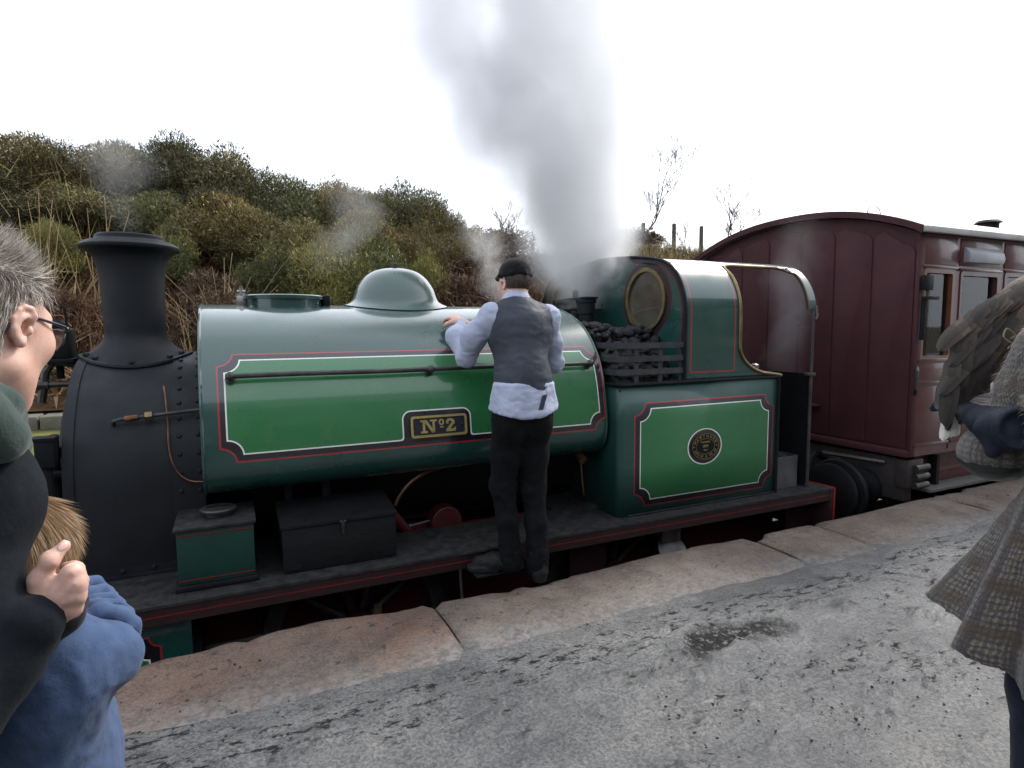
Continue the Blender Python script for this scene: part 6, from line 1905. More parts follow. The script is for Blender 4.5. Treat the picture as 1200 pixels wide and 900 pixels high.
# tweed
tw, nt, bb = new_mat('grey brown tweed')
E.nt = nt
tc = nt.nodes.new('ShaderNodeTexCoord'); uvn = nt.nodes.new('ShaderNodeUVMap'); uvn.uv_map = 'UVMap'
def wave(scale, axis, dist=2.0, src=None):
    w = nt.nodes.new('ShaderNodeTexWave'); w.bands_direction = axis; w.inputs['Scale'].default_value = scale; w.inputs['Distortion'].default_value = dist; w.inputs['Detail'].default_value = 3; w.inputs['Detail Scale'].default_value = 2.0
    nt.links.new(uvn.outputs['UV'], w.inputs['Vector']); return w.outputs['Fac']
def uvnoise(scale, st):
    mp = nt.nodes.new('ShaderNodeMapping'); mp.inputs['Scale'].default_value = st; nt.links.new(uvn.outputs['UV'], mp.inputs['Vector'])
    n = nt.nodes.new('ShaderNodeTexNoise'); n.inputs['Scale'].default_value = scale; n.inputs['Detail'].default_value = 5; n.inputs['Roughness'].default_value = .7
    nt.links.new(mp.outputs['Vector'], n.inputs['Vector']); return n.outputs['Fac']
c = ramp(nt, uvnoise(14, (1, 1, 1)), [(.3, (.055, .049, .045, 1)), (.5, (.112, .094, .074, 1)), (.7, (.145, .118, .088, 1))])
c = mixc(nt, E(ramp(nt, wave(24.0, 'X', 3.0), [(.4, (0, 0, 0, 1)), (.9, (.75, .75, .75, 1))])), c, (.25, .22, .175, 1))
c = mixc(nt, E(ramp(nt, wave(20.0, 'Y', 4.0), [(.4, (0, 0, 0, 1)), (.9, (.7, .7, .7, 1))])), c, (.036, .040, .062, 1))
c = mixc(nt, E(ramp(nt, uvnoise(46, (1, 3, 1)), [(.45, (0, 0, 0, 1)), (.7, (.7, .7, .7, 1))])), c, (.045, .036, .032, 1))
c = mixc(nt, E(ramp(nt, uvnoise(60, (3, 1, 1)), [(.55, (0, 0, 0, 1)), (.75, (.8, .8, .8, 1))])), c, (.34, .305, .26, 1))
c = mixc(nt, E(ramp(nt, wave(3.0, 'X', 1.5), [(.66, (0, 0, 0, 1)), (.95, (.75, .75, .75, 1))])), c, (.05, .045, .05, 1))
c = mixc(nt, E(ramp(nt, wave(2.6, 'Y', 1.5), [(.66, (0, 0, 0, 1)), (.95, (.7, .7, .7, 1))])), c, (.075, .055, .038, 1))
nt.links.new(c, bb.inputs['Base Color'])
setin(bb, Roughness=.95, Sheen_Weight=.25, Specular_IOR_Level=.15)
n1 = bump(nt, bb, uvnoise(70, (1, 1, 1)), .9, .006)
bump(nt, bb, uvnoise(160, (1, 1, 1)), .5, .003, n1)
def uv_solid(name, VF, m, parent, uvf):
    o = solid_obj(name, VF, m, parent); me = o.data
    ul = me.uv_layers.new(name='UVMap'); U = uvf(VF[0])
    li = np.zeros(len(me.loops), np.int32); me.loops.foreach_get('vertex_index', li)
    ul.data.foreach_set('uv', U[li].astype(np.float32).ravel()); return o
def coat(Q):
    q = Q - A(WC[0], WC[1], 0); r_ = q @ rt; f_ = q @ fw; z = Q[..., 2]
    th = np.arctan2(f_, r_)
    t = np.clip((1.06 - z) / .46, 0, 1)
    ca, sa = np.cos(th), np.sin(th)
    flare = .125 + .135 * t ** 1.15
    flare = flare + t * (.050 * np.sin(th * 7 + .6) + .020 * np.sin(th * 13 + 2))
    up = np.clip((z - 1.06) / .32, 0, 1)
    rx = flare * (1 - .14 * t) + up * .075; ry = flare * (.92 + .30 * t)
    rr = np.sqrt(r_ ** 2 + f_ ** 2); R0 = 1 / np.sqrt((ca / rx) ** 2 + (sa / ry) ** 2)
    zl = .575 + .045 * sa + .014 * np.sin(th * 7 + .6) + .01 * np.sin(th * 3)
    return np.maximum(np.maximum((rr - R0) * .8, zl - z), z - 1.25)
k = Solid().func(coat, A(WC[0] - .55, WC[1] - .55, .56), A(WC[0] + .55, WC[1] + .55, 1.40), .05)
k.limb(shl, shr, .088, .088, .07).ell(shl, (.085, .085, .095), .05).ell((shl + shr) / 2 + A(0, 0, -.06), (.20, .13, .14), .06)
k.chain([shl, shl * .5 + elw * .5 + A(0, 0, .015), elw], [.084, .080, .070], .04)
k.chain([elw, elw * .5 + fist * .5, fist + (elw - fist) * .12], [.070, .056, .048], .04)
k.chain([shr, shr + rt * .03 + A(0, 0, -.27), shr + fw * .22 + A(0, 0, -.32)], [.078, .066, .058], .03)
k.limb((shl + shr) / 2 + A(0, 0, .02), hcW + A(0, -.01, -.13), .085, .07, .04)
cVF = k.mesh(.009, 1, folds(.005, 12, 12, 10, 501, .5))
def coat_uv(V):
    q = V - A(WC[0], WC[1], 0); th = np.arctan2(q @ fw, q @ rt)
    return np.stack([th * .45, V[:, 2]], -1)
uv_solid('coat', cVF, tw, pD, coat_uv)
H_MOH = hair_mat('mohair fibres', (.15, .125, .09, 1), (.28, .24, .18, 1), (.52, .48, .40, 1))
strand_obj('coat_fibres', strands(cVF[0], cVF[1], 16000, .026, .0006, lambda P, N: np.tile(A(0, 0, -.7), (len(P), 1)) - rt * .2, 502, lambda P: P[:, 2] > 1.06, .8, .7), H_MOH, pD)
# pocket flap
LEG = cloth('navy leggings', (.008, .010, .020, 1), (.014, .017, .03, 1), 20, .8)
t = Solid().ell(wp_(0, 0, .82), (.085, .08, .07), .04)
for q in (-.085, .085): t.chain([wp_(q * .6, 0, .80), wp_(q * .85, .02, .52), wp_(q, -.01, .09)], [.062, .066, .052], .04)
solid_obj('leggings', t.mesh(.012, 1, folds(.005, 9, 9, 16, 503)), LEG, pD)
for q in (-.085, .085): solid_obj('shoe', Solid().chain([wp_(q, -.05, .05), wp_(q, .1, .04), wp_(q * 1.1, .17, .03)], [.048, .045, .032], .02).mesh(.011), BOOT, pD)
Wm = np.array(WM); WmI = np.linalg.inv(Wm); lcW = lambda P: P @ WmI[:3, :3].T + WmI[:3, 3]
wV, wF = Solid().ell((0, -.022, .030), (.088, .108, .098), .02).ell((0, -.06, -.06), (.085, .06, .10), .04).move(WM).mesh(.009)
kw = lambda P: (lcW(P)[:, 1] < .05 + .3 * np.clip(lcW(P)[:, 2] - .05, 0, 1))
strand_obj('hair', strands(wV, wF, 6000, .05, .002, lambda P, N: np.tile(A(0, 0, -1.0), (len(P), 1)), 504, kw, .2, .2), H_DARK, pD)
# falconer's glove: a stiff dark gauntlet with a flared cuff
GLV = mat('dark navy leather glove', (.008, .011, .021, 1), (.014, .018, .030, 1), 14, .6, .75, bmp=.3, bscale=60, spec=.25)
g = Solid()
c0, c1, c2 = cam_pt(1134, 482, 1.76), cam_pt(1154, 494, 1.62), cam_pt(1194, 502, 1.45)
g.chain([c0, c1, c2], [.027, .038, .052], .02)
g.ell(c2 + (c2 - c1) * .25, A(.055, .055, .055), .01, sub=True)
g.limb(cam_pt(1160, 505, 1.54), cam_pt(1163, 530, 1.52), .034, .010, .02).limb(cam_pt(1186, 505, 1.47), cam_pt(1163, 530, 1.52), .024, .010, .02)
gd = cam_pt(1130, 462, 1.97) - fist; gd /= np.linalg.norm(gd)
hs3 = hand_solid(fist, gd, A(.2, .2, -1), 1, 1.18, (55, 60, 45))
g.P += hs3.P
glo = solid_obj('gauntlet', g.mesh(.006, 1, folds(.004, 16, 16, 16, 505)), GLV, pD)
MB().rivet(cam_pt(1134, 490, 1.77), cam_pt(1134, 490, 1.6) - cam_pt(1134, 490, 1.77), .008, 10).build('glove_stud', M['steel'], glo)
# shoulder bag of the same cloth with a dark green base
bag = thing('shoulder_bag', 'round tweed shoulder bag with a dark green base hanging under the dark glove', 'bag', tuple(cam_pt(1160, 560, 1.62)))
bc = cam_pt(1168, 530, 1.63)
up = Solid().ell(bc, (.088, .10, .072), .02, np.array(Euler((0, 0, R_(-50))).to_matrix()))
VFb = up.mesh(.007, 1, folds(.004, 18, 18, 18, 506))
mbk = VFb[0][VFb[1]].mean(1)[:, 2] > bc[2] - .028
o = uv_solid('bag_body', (VFb[0], VFb[1][mbk]), tw, bag, lambda V: np.stack([np.arctan2(V[:, 1] - bc[1], V[:, 0] - bc[0]) * .3, V[:, 2]], -1))
VG = VFb[0] + vnormals(*VFb) * .003
solid_obj('bag_base', (VG, VFb[1][~mbk | (VFb[0][VFb[1]].mean(1)[:, 2] < bc[2] - .022)]), mat('dark green waxed cloth', (.010, .020, .016, 1), (.016, .028, .022, 1), 18, .35, .55, bmp=.2), bag)
sp_ = cam_pt(1179, 557, 1.52)
MB().tube(cat2([tuple(bc + A(0, 0, .05)), tuple(elw + A(.02, .0, .04)), tuple(shl + A(-.02, -.02, .09))], 5, False), .009, 6).build('bag_strap', GLV, bag)

# ---- the hawk
hawk = thing('hawk', 'brown hawk with white tipped tail perched on the dark falconry glove', 'bird', tuple(cam_pt(1125, 470, 1.90)))
fm, nt, bb = new_mat('brown hawk feathers')
at = nt.nodes.new('ShaderNodeAttribute'); at.attribute_name = 'tint'
c = ramp(nt, at.outputs['Fac'], [(0, (.009, .0065, .005, 1)), (.4, (.024, .0165, .012, 1)), (.7, (.055, .039, .028, 1)), (1, (.15, .11, .075, 1))])
c = mixc(nt, .7, c, ramp(nt, noise_node(nt, 60, 4, .7), [(.3, (.6, .6, .6, 1)), (.7, (1.25, 1.2, 1.15, 1))]), 'MULTIPLY')
nt.links.new(c, bb.inputs['Base Color']); setin(bb, Roughness=.65, Sheen_Weight=.2)
bump(nt, bb, noise_node(nt, 150, 3, .6), .3, .002)
whm = mat('white tail feather', (.68, .66, .60, 1), (.58, .55, .50, 1), 30, .7)
dkm = mat('dark tail feather', (.014, .012, .012, 1), (.03, .025, .022, 1), 20, .6)
HZ = 1.84
hb_top, hb_low = cam_pt(1205, 352, HZ), cam_pt(1128, 445, HZ + .02)
hsol = Solid().chain([hb_top, hb_top * .5 + hb_low * .5, hb_low], [.070, .088, .058], .04)
hhead = hb_top + (hb_top - hb_low) * .36 + A(0, 0, .01)
hsol.chain([hb_top, hhead], [.055, .036], .03).ell(hhead, (.034, .038, .032), .02)
hfd = cam_pt(1250, 330, HZ + .1) - cam_pt(1200, 345, HZ); hfd /= np.linalg.norm(hfd)
hsol.chain([hhead + hfd * .03, hhead + hfd * .052 + A(0, 0, -.008)], [.013, .005], .008)
for q in (-.02, .02): hsol.chain([hb_low + A(q, .0, .02), hb_low + A(q, .02, -.03), fist + A(q, .03, .03)], [.03, .018, .009], .02)
hVF = hsol.mesh(.007)
hbod = solid_obj('body', hVF, M['hawk_body'] if 'hawk_body' in M else mat('hawk body feathers', (.055, .036, .026, 1), (.10, .062, .042, 1), 40, .75, bmp=.6, bscale=90), hawk)
def feather(pts, w, mt, parent, name, toward, tip=.55, tint=.5, n=9, cup=.12):
    """one flat feather along a curve, with a raised shaft and slight cup; faces `toward`"""
    P = cat2([tuple(p) for p in pts], 4, False); m = len(P)
    V, F = [], []
    for i, p in enumerate(P):
        t = i / (m - 1)
        d = P[min(i + 1, m - 1)] - P[max(i - 1, 0)]; d /= np.linalg.norm(d); s = np.cross(d, toward); s /= np.linalg.norm(s); nn = np.cross(s, d)
        ww = w * (.45 + .55 * min(t / .25, 1)) * (1 if t < tip else math.sqrt(max(0, 1 - ((t - tip) / (1 - tip)) ** 2)) * .97 + .03)
        for q in (-1, -.5, 0, .5, 1): V.append(p + s * (q * ww) + nn * (.0022 * (q == 0) - abs(q) ** 2 * ww * cup))
    for i in range(m - 1):
        for q in range(4): F.append((i * 5 + q, i * 5 + q + 1, i * 5 + q + 6, i * 5 + q + 5))
    V = np.array(V); nv = len(V)
    back = V - np.array(toward) / np.linalg.norm(toward) * .0012
    F2 = [tuple(nv + x for x in f[::-1]) for f in F]
    o = mesh_obj(name, np.concatenate([V, back]), F + F2, mt, parent, 60)
    a = o.data.attributes.new('tint', 'FLOAT', 'FACE')
    tt = np.array([tint + .20 * (abs(q - 1.5) > 1) + .28 * (i > m * .88) - .10 for i in range(m - 1) for q in range(4)] * 2)
    a.data.foreach_set('value', np.clip(tt, 0, 1).astype(np.float32)); return o
tow = np.array(CAM) - cam_pt(1150, 420, HZ); tow /= np.linalg.norm(tow)
rgf = np.random.default_rng(77)
D0 = HZ - .105
# long primaries and secondaries of the folded wing, then rows of coverts laid over them like tiles
for k in range(7):
    t = k / 6
    a = (1190 - 30 * t, 372 + 40 * t); m_ = (1150 - 22 * t, 420 + 16 * t); e = (1152 - 47 * t + 3 * math.sin(k * 2), 490 - 22 * t + 4 * math.cos(k * 3))
    e = (1158 - 44 * t, 452 + 26 * math.sin(t * 2.6) + 6 * (k % 2))
    feather([cam_pt(*a, D0 + .012 + .003 * k), cam_pt(*m_, D0 + .006 + .003 * k), cam_pt(*e, D0 + .03 + .003 * k)], .034, fm, hawk, 'wing_feather', tow, .5, rgf.uniform(.15, .45))
rows_ = [((1108, 452), (1196, 372), 5, 46, .32), ((1112, 425), (1196, 352), 6, 44, .42), ((1118, 400), (1202, 343), 6, 36, .50), ((1128, 380), (1206, 338), 7, 28, .58)]
for r, (p0, p1, n_, L, tn) in enumerate(rows_):
    for k in range(n_):
        t = (k + .5) / n_ + rgf.uniform(-.03, .03)
        x, y = p0[0] * (1 - t) + p1[0] * t, p0[1] * (1 - t) + p1[1] * t - 9 * math.sin(PI * t)
        dx, dy = -.62 + .5 * (t < .25) * .6, .78
        if t < .3: dx, dy = -.12, .99
        d_ = D0 - .005 * r - .014 * math.sin(PI * min(t * 1.2, 1))
        feather([cam_pt(x, y, d_), cam_pt(x + dx * L * .5, y + dy * L * .5, d_ - .004), cam_pt(x + dx * L * 1.25, y + dy * L * 1.25, d_ + .006)], .0235 - .0018 * r, fm, hawk, 'covert_feather', tow, .45, np.clip(tn + rgf.uniform(-.16, .16), 0, 1))
# scapulars along the top edge of the wing
for k in range(9):
    t = k / 8
    x, y = 1200 - 78 * t, 336 + 46 * t ** 1.3
    feather([cam_pt(x + 14, y - 5, D0 - .02), cam_pt(x - 6, y + 10, D0 - .026), cam_pt(x - 22, y + 30, D0 - .018)], .022, fm, hawk, 'covert_feather', tow, .45, rgf.uniform(.5, .85))
# tail
TD = HZ - .02
for k in range(5):
    x = 1131 - 7 * k
    feather([cam_pt(x + 14 - 2 * k, 442, TD + .01 * k), cam_pt(x + 2, 470, TD + .005 * k), cam_pt(x - 14 + 4 * k, 492 - 3 * k, TD)], .022, fm if k > 2 else dkm, hawk, 'tail_feather', tow, .6, .2)
for k, (x0, x1, y1) in enumerate(((1112, 1105, 517), (1117, 1114, 513), (1120, 1119, 512))):
    feather([cam_pt(x0 + 2, 478, TD - .01), cam_pt((x0 + x1) / 2, 497, TD - .012), cam_pt(x1, y1, TD - .012)], .013, whm, hawk, 'tail_feather', tow, .7, .5)
feather([cam_pt(1115, 480, TD - .02), cam_pt(1112, 494, TD - .022), cam_pt(1110, 505, TD - .02)], .010, dkm, hawk, 'tail_feather', tow, .5, .2)
feather([cam_pt(1122, 482, TD - .02), cam_pt(1124, 490, TD - .022), cam_pt(1126, 498, TD - .02)], .008, dkm, hawk, 'tail_feather', tow, .5, .2)
mb = MB().tube(cat2([tuple(cam_pt(1190, 392, D0 - .03)), tuple(cam_pt(1180, 385, D0 - .035)), tuple(cam_pt(1176, 395, D0 - .04)), tuple(cam_pt(1186, 402, D0 - .03))], 4, False), .0025, 5)
mb.build('leg_strap', mat('pale leather strap', (.30, .22, .12, 1), (.22, .16, .09, 1), 20, .6), hawk)
# ------------------------------------------------------------------ plants on the bank
def leaf_mat(name, c0, c1, c2, rough=.7, trans=.25):
    m, nt, b = new_mat(name)
    at = nt.nodes.new('ShaderNodeAttribute'); at.attribute_name = 'tint'
    oi = nt.nodes.new('ShaderNodeObjectInfo')
    c = ramp(nt, at.outputs['Fac'], [(0, c0), (.5, c1), (1, c2)])
    c = mixc(nt, 1.0, c, ramp(nt, oi.outputs['Random'], [(0, (.62, .62, .62, 1)), (.3, (1.0, 1.0, 1.0, 1)), (.6, (1.5, 1.28, .95, 1)), (.8, (1.2, 1.2, 1.1, 1)), (1, (1.0, 1.25, 1.0, 1))]), 'MULTIPLY')
    nt.links.new(c, b.inputs['Base Color'])
    setin(b, Roughness=rough, Specular_IOR_Level=.25)
    return m
LM = {
 'gorse': leaf_mat('gorse spines', (.052, .050, .026, 1), (.112, .102, .050, 1), (.225, .19, .095, 1)),
 'gorse2': leaf_mat('bright gorse spines', (.065, .074, .028, 1), (.130, .140, .052, 1), (.25, .24, .095, 1)),
 'bramble': leaf_mat('dead bramble leaves', (.050, .030, .021, 1), (.105, .064, .044, 1), (.22, .155, .11, 1)),
 'straw': leaf_mat('dry straw stalks', (.14, .085, .042, 1), (.24, .165, .085, 1), (.36, .27, .15, 1)),
 'bracken': leaf_mat('dead bracken', (.062, .030, .016, 1), (.13, .068, .034, 1), (.24, .15, .08, 1)),
 'grass': leaf_mat('rough grass', (.05, .055, .02, 1), (.09, .09, .03, 1), (.16, .145, .06, 1)),
 'ivy': leaf_mat('ivy leaves', (.012, .018, .009, 1), (.02, .028, .013, 1), (.035, .045, .02, 1)),
}
M['twig'] = mat('dark twigs', (.035, .026, .02, 1), (.06, .047, .036, 1), 12, .9)
M['birch'] = mat('grey bark', (.10, .09, .08, 1), (.05, .045, .04, 1), 8, .9)
M['flower'] = mat('gorse flower', (.55, .38, .02, 1), (.42, .28, .02, 1), 9, .6)
def blades(P, D, L, Wd, rg):
    """thin triangles at P along D"""
    n = len(P)
    D = D / np.linalg.norm(D, axis=1, keepdims=True)
    r = rg.normal(size=(n, 3)); s = np.cross(D, r); s /= np.linalg.norm(s, axis=1, keepdims=True) + 1e-9
    a = P + s * (Wd / 2)[:, None]; b = P - s * (Wd / 2)[:, None]; c = P + D * L[:, None]
    V = np.stack([a, b, c], 1).reshape(-1, 3)
    return V, np.arange(3 * n, dtype=np.int32).reshape(n, 3)
def tri_mesh(name, V, F, m, tint):
    me = bpy.data.meshes.new(name)
    me.vertices.add(len(V)); me.vertices.foreach_set('co', V.astype(np.float32).ravel())
    me.loops.add(F.size); me.loops.foreach_set('vertex_index', F.astype(np.int32).ravel())
    me.polygons.add(len(F)); me.polygons.foreach_set('loop_start', np.arange(0, F.size, 3, dtype=np.int32)); me.polygons.foreach_set('loop_total', np.full(len(F), 3, dtype=np.int32))
    me.update(calc_edges=True)
    a = me.attributes.new('tint', 'FLOAT', 'FACE'); a.data.foreach_set('value', np.clip(tint, 0, 1).astype(np.float32))
    me.materials.append(m)
    return me
def bush_meshes(seed, nl=16, ns=2600, spike=1.0, size=.05):
    """unit bush: about 1 wide, .8 tall, base at z = 0 -> (foliage V,F,tint), (flower V,F), (stem MB)"""
    rg = np.random.default_rng(seed)
    lobes = []
    for k in range(nl):
        a = rg.uniform(0, 2 * PI); rr = rg.uniform(0, .36) ** 1.0
        h = rg.uniform(.12, .58) * (1 - (rr / .5) ** 2 * .5)
        lobes.append((rr * math.cos(a), rr * math.sin(a), h, rg.uniform(.11, .21)))
    lobes = np.array(lobes)
    k = rg.integers(nl, size=ns)
    d = rg.normal(size=(ns, 3)); d[:, 2] = np.abs(d[:, 2]) * 1.0 - .25; d /= np.linalg.norm(d, axis=1, keepdims=True)
    r = lobes[k, 3] * np.where(rg.random(ns) < .35, rg.uniform(.4, .9, ns), rg.uniform(.88, 1.08, ns))
    P = lobes[k, :3] + d * r[:, None]
    P[:, 2] = np.maximum(P[:, 2], 0)
    lob_t = rg.uniform(-.30, .30, nl)
    VV, TT = [], []
    for q in range(4):
        D = d * .7 + rg.normal(size=(ns, 3)) * .55 + np.array([0, 0, .55])
        L = rg.uniform(.5, 1.3, ns) * size * np.where(rg.random(ns) < .11, 2.3 * spike, 1)
        V, F = blades(P + rg.normal(size=(ns, 3)) * .012, D, L, L * rg.uniform(.22, .42, ns), rg)
        VV.append(V); TT.append(.42 + lob_t[k] + rg.normal(size=ns) * .20)
    V = np.concatenate(VV); F = np.arange(len(V)).reshape(-1, 3); T = np.concatenate(TT)
    # flowers in patches
    pk = rg.integers(nl, size=3)
    nf = 420
    kk = pk[rg.integers(3, size=nf)]
    df = rg.normal(size=(nf, 3)); df[:, 2] = np.abs(df[:, 2]); df[:, 1] -= .5; df /= np.linalg.norm(df, axis=1, keepdims=True)
    Pf = lobes[kk, :3] + df * (lobes[kk, 3] * 1.06)[:, None]
    Vf, Ff = blades(Pf, rg.normal(size=(nf, 3)) + np.array([0, 0, .6]), np.full(nf, .014), np.full(nf, .012), rg)
    return (V, F, T), (Vf, Ff), lobes
GORSE = []
for k in range(5):
    (V, F, T), (Vf, Ff), lob = bush_meshes(100 + k, 30, 15000, .9, .0175)
    f1 = tri_mesh('foliage', V, F, LM['gorse'], T); f2 = tri_mesh('foliage', V, F, LM['gorse2'], T)
    fl = tri_mesh('flowers', Vf, Ff, M['flower'], np.full(len(Ff), .5))
    mb = MB()
    for l in lob[:9]: mb.tube([(0, 0, 0), (l[0] * .5, l[1] * .5, l[2] * .4), (l[0], l[1], l[2])], [.022, .014, .006], 5)
    st = bpy.data.meshes.new('stem'); mb.bm.to_mesh(st); mb.bm.free(); st.materials.append(M['twig'])
    GORSE.append((f1, f2, fl, st))
BRAM = []
for k in range(3):
    (V, F, T), _, lob = bush_meshes(200 + k, 22, 10000, 1.3, .019)
    rg = np.random.default_rng(300 + k)
    n = 500; P = np.stack([rg.uniform(-.45, .45, n), rg.uniform(-.45, .45, n), rg.uniform(.0, .5, n)], -1)
    D = rg.normal(size=(n, 3)) + np.array([0, 0, .4])
    V2, F2 = blades(P, D, rg.uniform(.08, .22, n), np.full(n, .006), rg)
    VV = np.concatenate([V, V2]); TT = np.concatenate([T - .05, rg.uniform(.3, 1, n)])
    mb = MB()
    for l in lob[:8]: mb.tube([(0, 0, 0), (l[0] * .6, l[1] * .6, l[2] * .6), (l[0], l[1], l[2])], [.012, .008, .004], 5)
    st = bpy.data.meshes.new('stem'); mb.bm.to_mesh(st); mb.bm.free(); st.materials.append(M['twig'])
    BRAM.append((tri_mesh('foliage', VV, np.arange(len(VV)).reshape(-1, 3), LM['bramble'], TT), st))
_cm = np.array([[cam.matrix_world[i][j] for j in range(4)] for i in range(3)])
def pix_ray(px, py):
    d = np.array([(px - 600) / 704, -(py - 450) / 704, -1.0])
    return _cm[:, :3] @ d
def at_depth(px, py, y):
    d = pix_ray(px, py); t = y / d[1]
    return CAM.x + t * d[0], CAM.z + t * d[2]
def px_size(px, py, y):
    return (y / pix_ray(px, py)[1]) / 704
def bush(name, kinds, px, py, y, w, label, cat, group, flower=True, tall=1.0):
    """the bush whose top shows at (px, py), standing on the bank y metres away, w pixels wide"""
    x, zt = at_depth(px, py, y)
    sc_ = w * px_size(px, py, y) * (1.3 if y > 12.3 else 1.12)
    zb = float(hz(x, y)) - .15
    h = max(zt - zb, .4)
    k = int(RNG.integers(len(kinds)))
    ms = kinds[k]
    root = thing(name, label, cat, (x, y, zb), group)
    root.rotation_euler.z = RNG.uniform(0, 6.28)
    root.scale = (sc_, sc_, h / .67 * tall)
    for me in ms:
        if me is None: continue
        o = bpy.data.objects.new(me.name.split('.')[0], me); COL.objects.link(o); o.parent = root
        if o.name.startswith('flowers'): o['kind'] = 'stuff'
    return root
gset = [(a, c, d) for a, b_, c, d in GORSE]; gset2 = [(b_, c, d) for a, b_, c, d in GORSE]; gset3 = [(a, None, d) for a, b_, c, d in GORSE]
G1 = 'gorse bushes on the bank'
for px, py, y, w, s, lab in (
 (-40, 190, 13.2, 150, gset, 'dark gorse bush on the ridge at the left edge, above the grey haired man'),
 (45, 168, 13.3, 130, gset, 'dark gorse bush on the ridge, second from the left edge of the picture'),
 (128, 166, 13.4, 120, gset, 'dark green gorse bush on the ridge directly above the black chimney'),
 (205, 170, 13.2, 120, gset, 'gorse bush on the ridge just right of the smoke above the chimney'),
 (268, 178, 12.8, 120, gset, 'tallest dark gorse bush with yellow flowers, on the ridge above the front of the tank'),
 (335, 205, 13.0, 110, gset3, 'gorse bush on the ridge over the tank filler, with sky showing through it'),
 (400, 212, 13.2, 110, gset, 'olive gorse bush on the ridge between the filler and the dome'),
 (452, 214, 13.0, 110, gset, 'gorse bush with yellow top on the ridge above the left of the dome'),
 (505, 233, 12.6, 90, gset, 'dark gorse bush sloping down on the ridge above the right of the dome'),
 (540, 256, 12.4, 60, gset3, 'smallest gorse bush at the right hand end of the ridge clump'),
 (250, 225, 11.8, 130, gset, 'dark gorse bush halfway up the bank, above the front end of the tank'),
 (330, 250, 11.4, 150, gset3, 'dark gorse bush halfway up the bank behind the tank filler'),
 (420, 245, 11.6, 130, gset3, 'shaded gorse bush halfway up the bank, left of the dome'),
 (480, 262, 11.3, 110, gset, 'green gorse bush halfway up the bank, right above the dome'),
 (185, 225, 12.2, 130, gset3, 'dark gorse bush halfway up the bank, right of the chimney'),
 (90, 225, 12.4, 140, gset3, 'dark gorse bush halfway up the bank, left of the chimney'),
 (10, 225, 12.4, 120, gset3, 'dark gorse bush halfway up the bank, behind the grey haired man'),
 (320, 290, 10.4, 110, gset2, 'light green gorse bush low on the bank behind the tank filler'),
 (385, 282, 10.3, 120, gset2, 'light green gorse bush low on the bank, between filler and dome'),
 (445, 275, 10.5, 120, gset2, 'pale green gorse bush low on the bank, behind the dome'),
 (500, 300, 10.2, 70, gset2, 'small pale gorse bush low on the bank, right of the dome'),
 (195, 262, 11.0, 80, gset2, 'small pale gorse bush low on the bank, beside the chimney rim'),
 (60, 262, 11.2, 70, gset2, 'small olive gorse bush low on the bank, left of the chimney rim'),
): bush('gorse_bush', s, px, py, y, w, lab, 'bush', G1)
G2 = 'bramble thickets on the bank'
for px, py, y, w, lab in (
 (585, 274, 12.6, 110, 'dark brown bramble thicket on the ridge above the man in the cap'),
 (560, 300, 11.4, 120, 'brown bramble thicket halfway up the bank left of the man in the cap'),
 (640, 300, 11.8, 120, 'brown bramble thicket behind the white steam, right of the man in the cap'),
 (545, 330, 10.0, 120, 'brown bramble thicket low on the bank between the dome and the man in the cap'),
 (625, 335, 10.2, 110, 'brown bramble thicket low on the bank behind the shoulder of the man in the cap'),
 (745, 272, 14.2, 80, 'dark bramble thicket on the skyline between the steam and the cab roof'),
 (250, 330, 9.8, 110, 'reddish brown bramble thicket low on the bank behind the front of the tank'),
 (70, 345, 9.6, 110, 'tangled brown bramble thicket behind the chimney and the grey haired man'),
): bush('bramble_thicket', BRAM, px, py, y, w, lab, 'thicket', G2)
# low growth nobody could count: dead bracken, brambles and straw all over the slope
def strew(name, n, yr, xr, mname, L, Wd, lean, seed, up=1.0, dens=None, label=None, zo=.22):
    rg = np.random.default_rng(seed)
    x = rg.uniform(*xr, n); y = rg.uniform(*yr, n)
    if dens is not None:
        k = rg.random(n) < dens(x, y); x, y = x[k], y[k]; n = len(x)
    P = np.stack([x, y, hz(x, y) + rg.uniform(-.05, zo, n)], -1)
    D = rg.normal(size=(n, 3)) * lean + np.array([0, 0, up])
    V, F = blades(P, D, rg.uniform(.4, 1.3, n) * L, rg.uniform(.6, 1.4, n) * Wd, rg)
    me = tri_mesh(name, V, F, LM[mname], np.clip(fbm(x * 1.5, y * 1.5, 0, 3, seed) + rg.normal(size=n) * .22, 0, 1))
    o = bpy.data.objects.new(name, me); COL.objects.link(o); props(o, label, None, None, 'stuff')
    return o
strew('dead_bracken', 100000, (8.6, 13.5), (-8, 13), 'bracken', .22, .035, 1.1, 41, .6, lambda x, y: np.clip(.35 + 1.2 * (fbm(x * .9, y * .9, 0, 3, 44) - .35), .15, 1))
strew('bramble_stems', 16000, (8.6, 12.5), (-8, 11), 'straw', .42, .010, 1.0, 42, .9, lambda x, y: np.clip(3.0 * (fbm(x * .6, y * .6, 0, 3, 45) - .42), .05, 1))
strew('bank_grass', 26000, (8.5, 13), (-8, 13), 'grass', .22, .014, .6, 43, 1.0, lambda x, y: np.clip(4.0 * (fbm(x * .7, y * .7, 3, 3, 46) - .48), .0, 1))
strew('ridge_grass', 26000, (12.2, 15.5), (6.5, 24), 'straw', .32, .012, .5, 47, 1.0)
strew('dead_stems', 5200, (9.2, 13.0), (-6, 6), 'straw', .55, .011, .75, 48, 1.0, lambda x, y: np.clip(4 * (fbm(x * .8, y * .8, 7, 3, 49) - .48), .02, 1), None, 1.1)
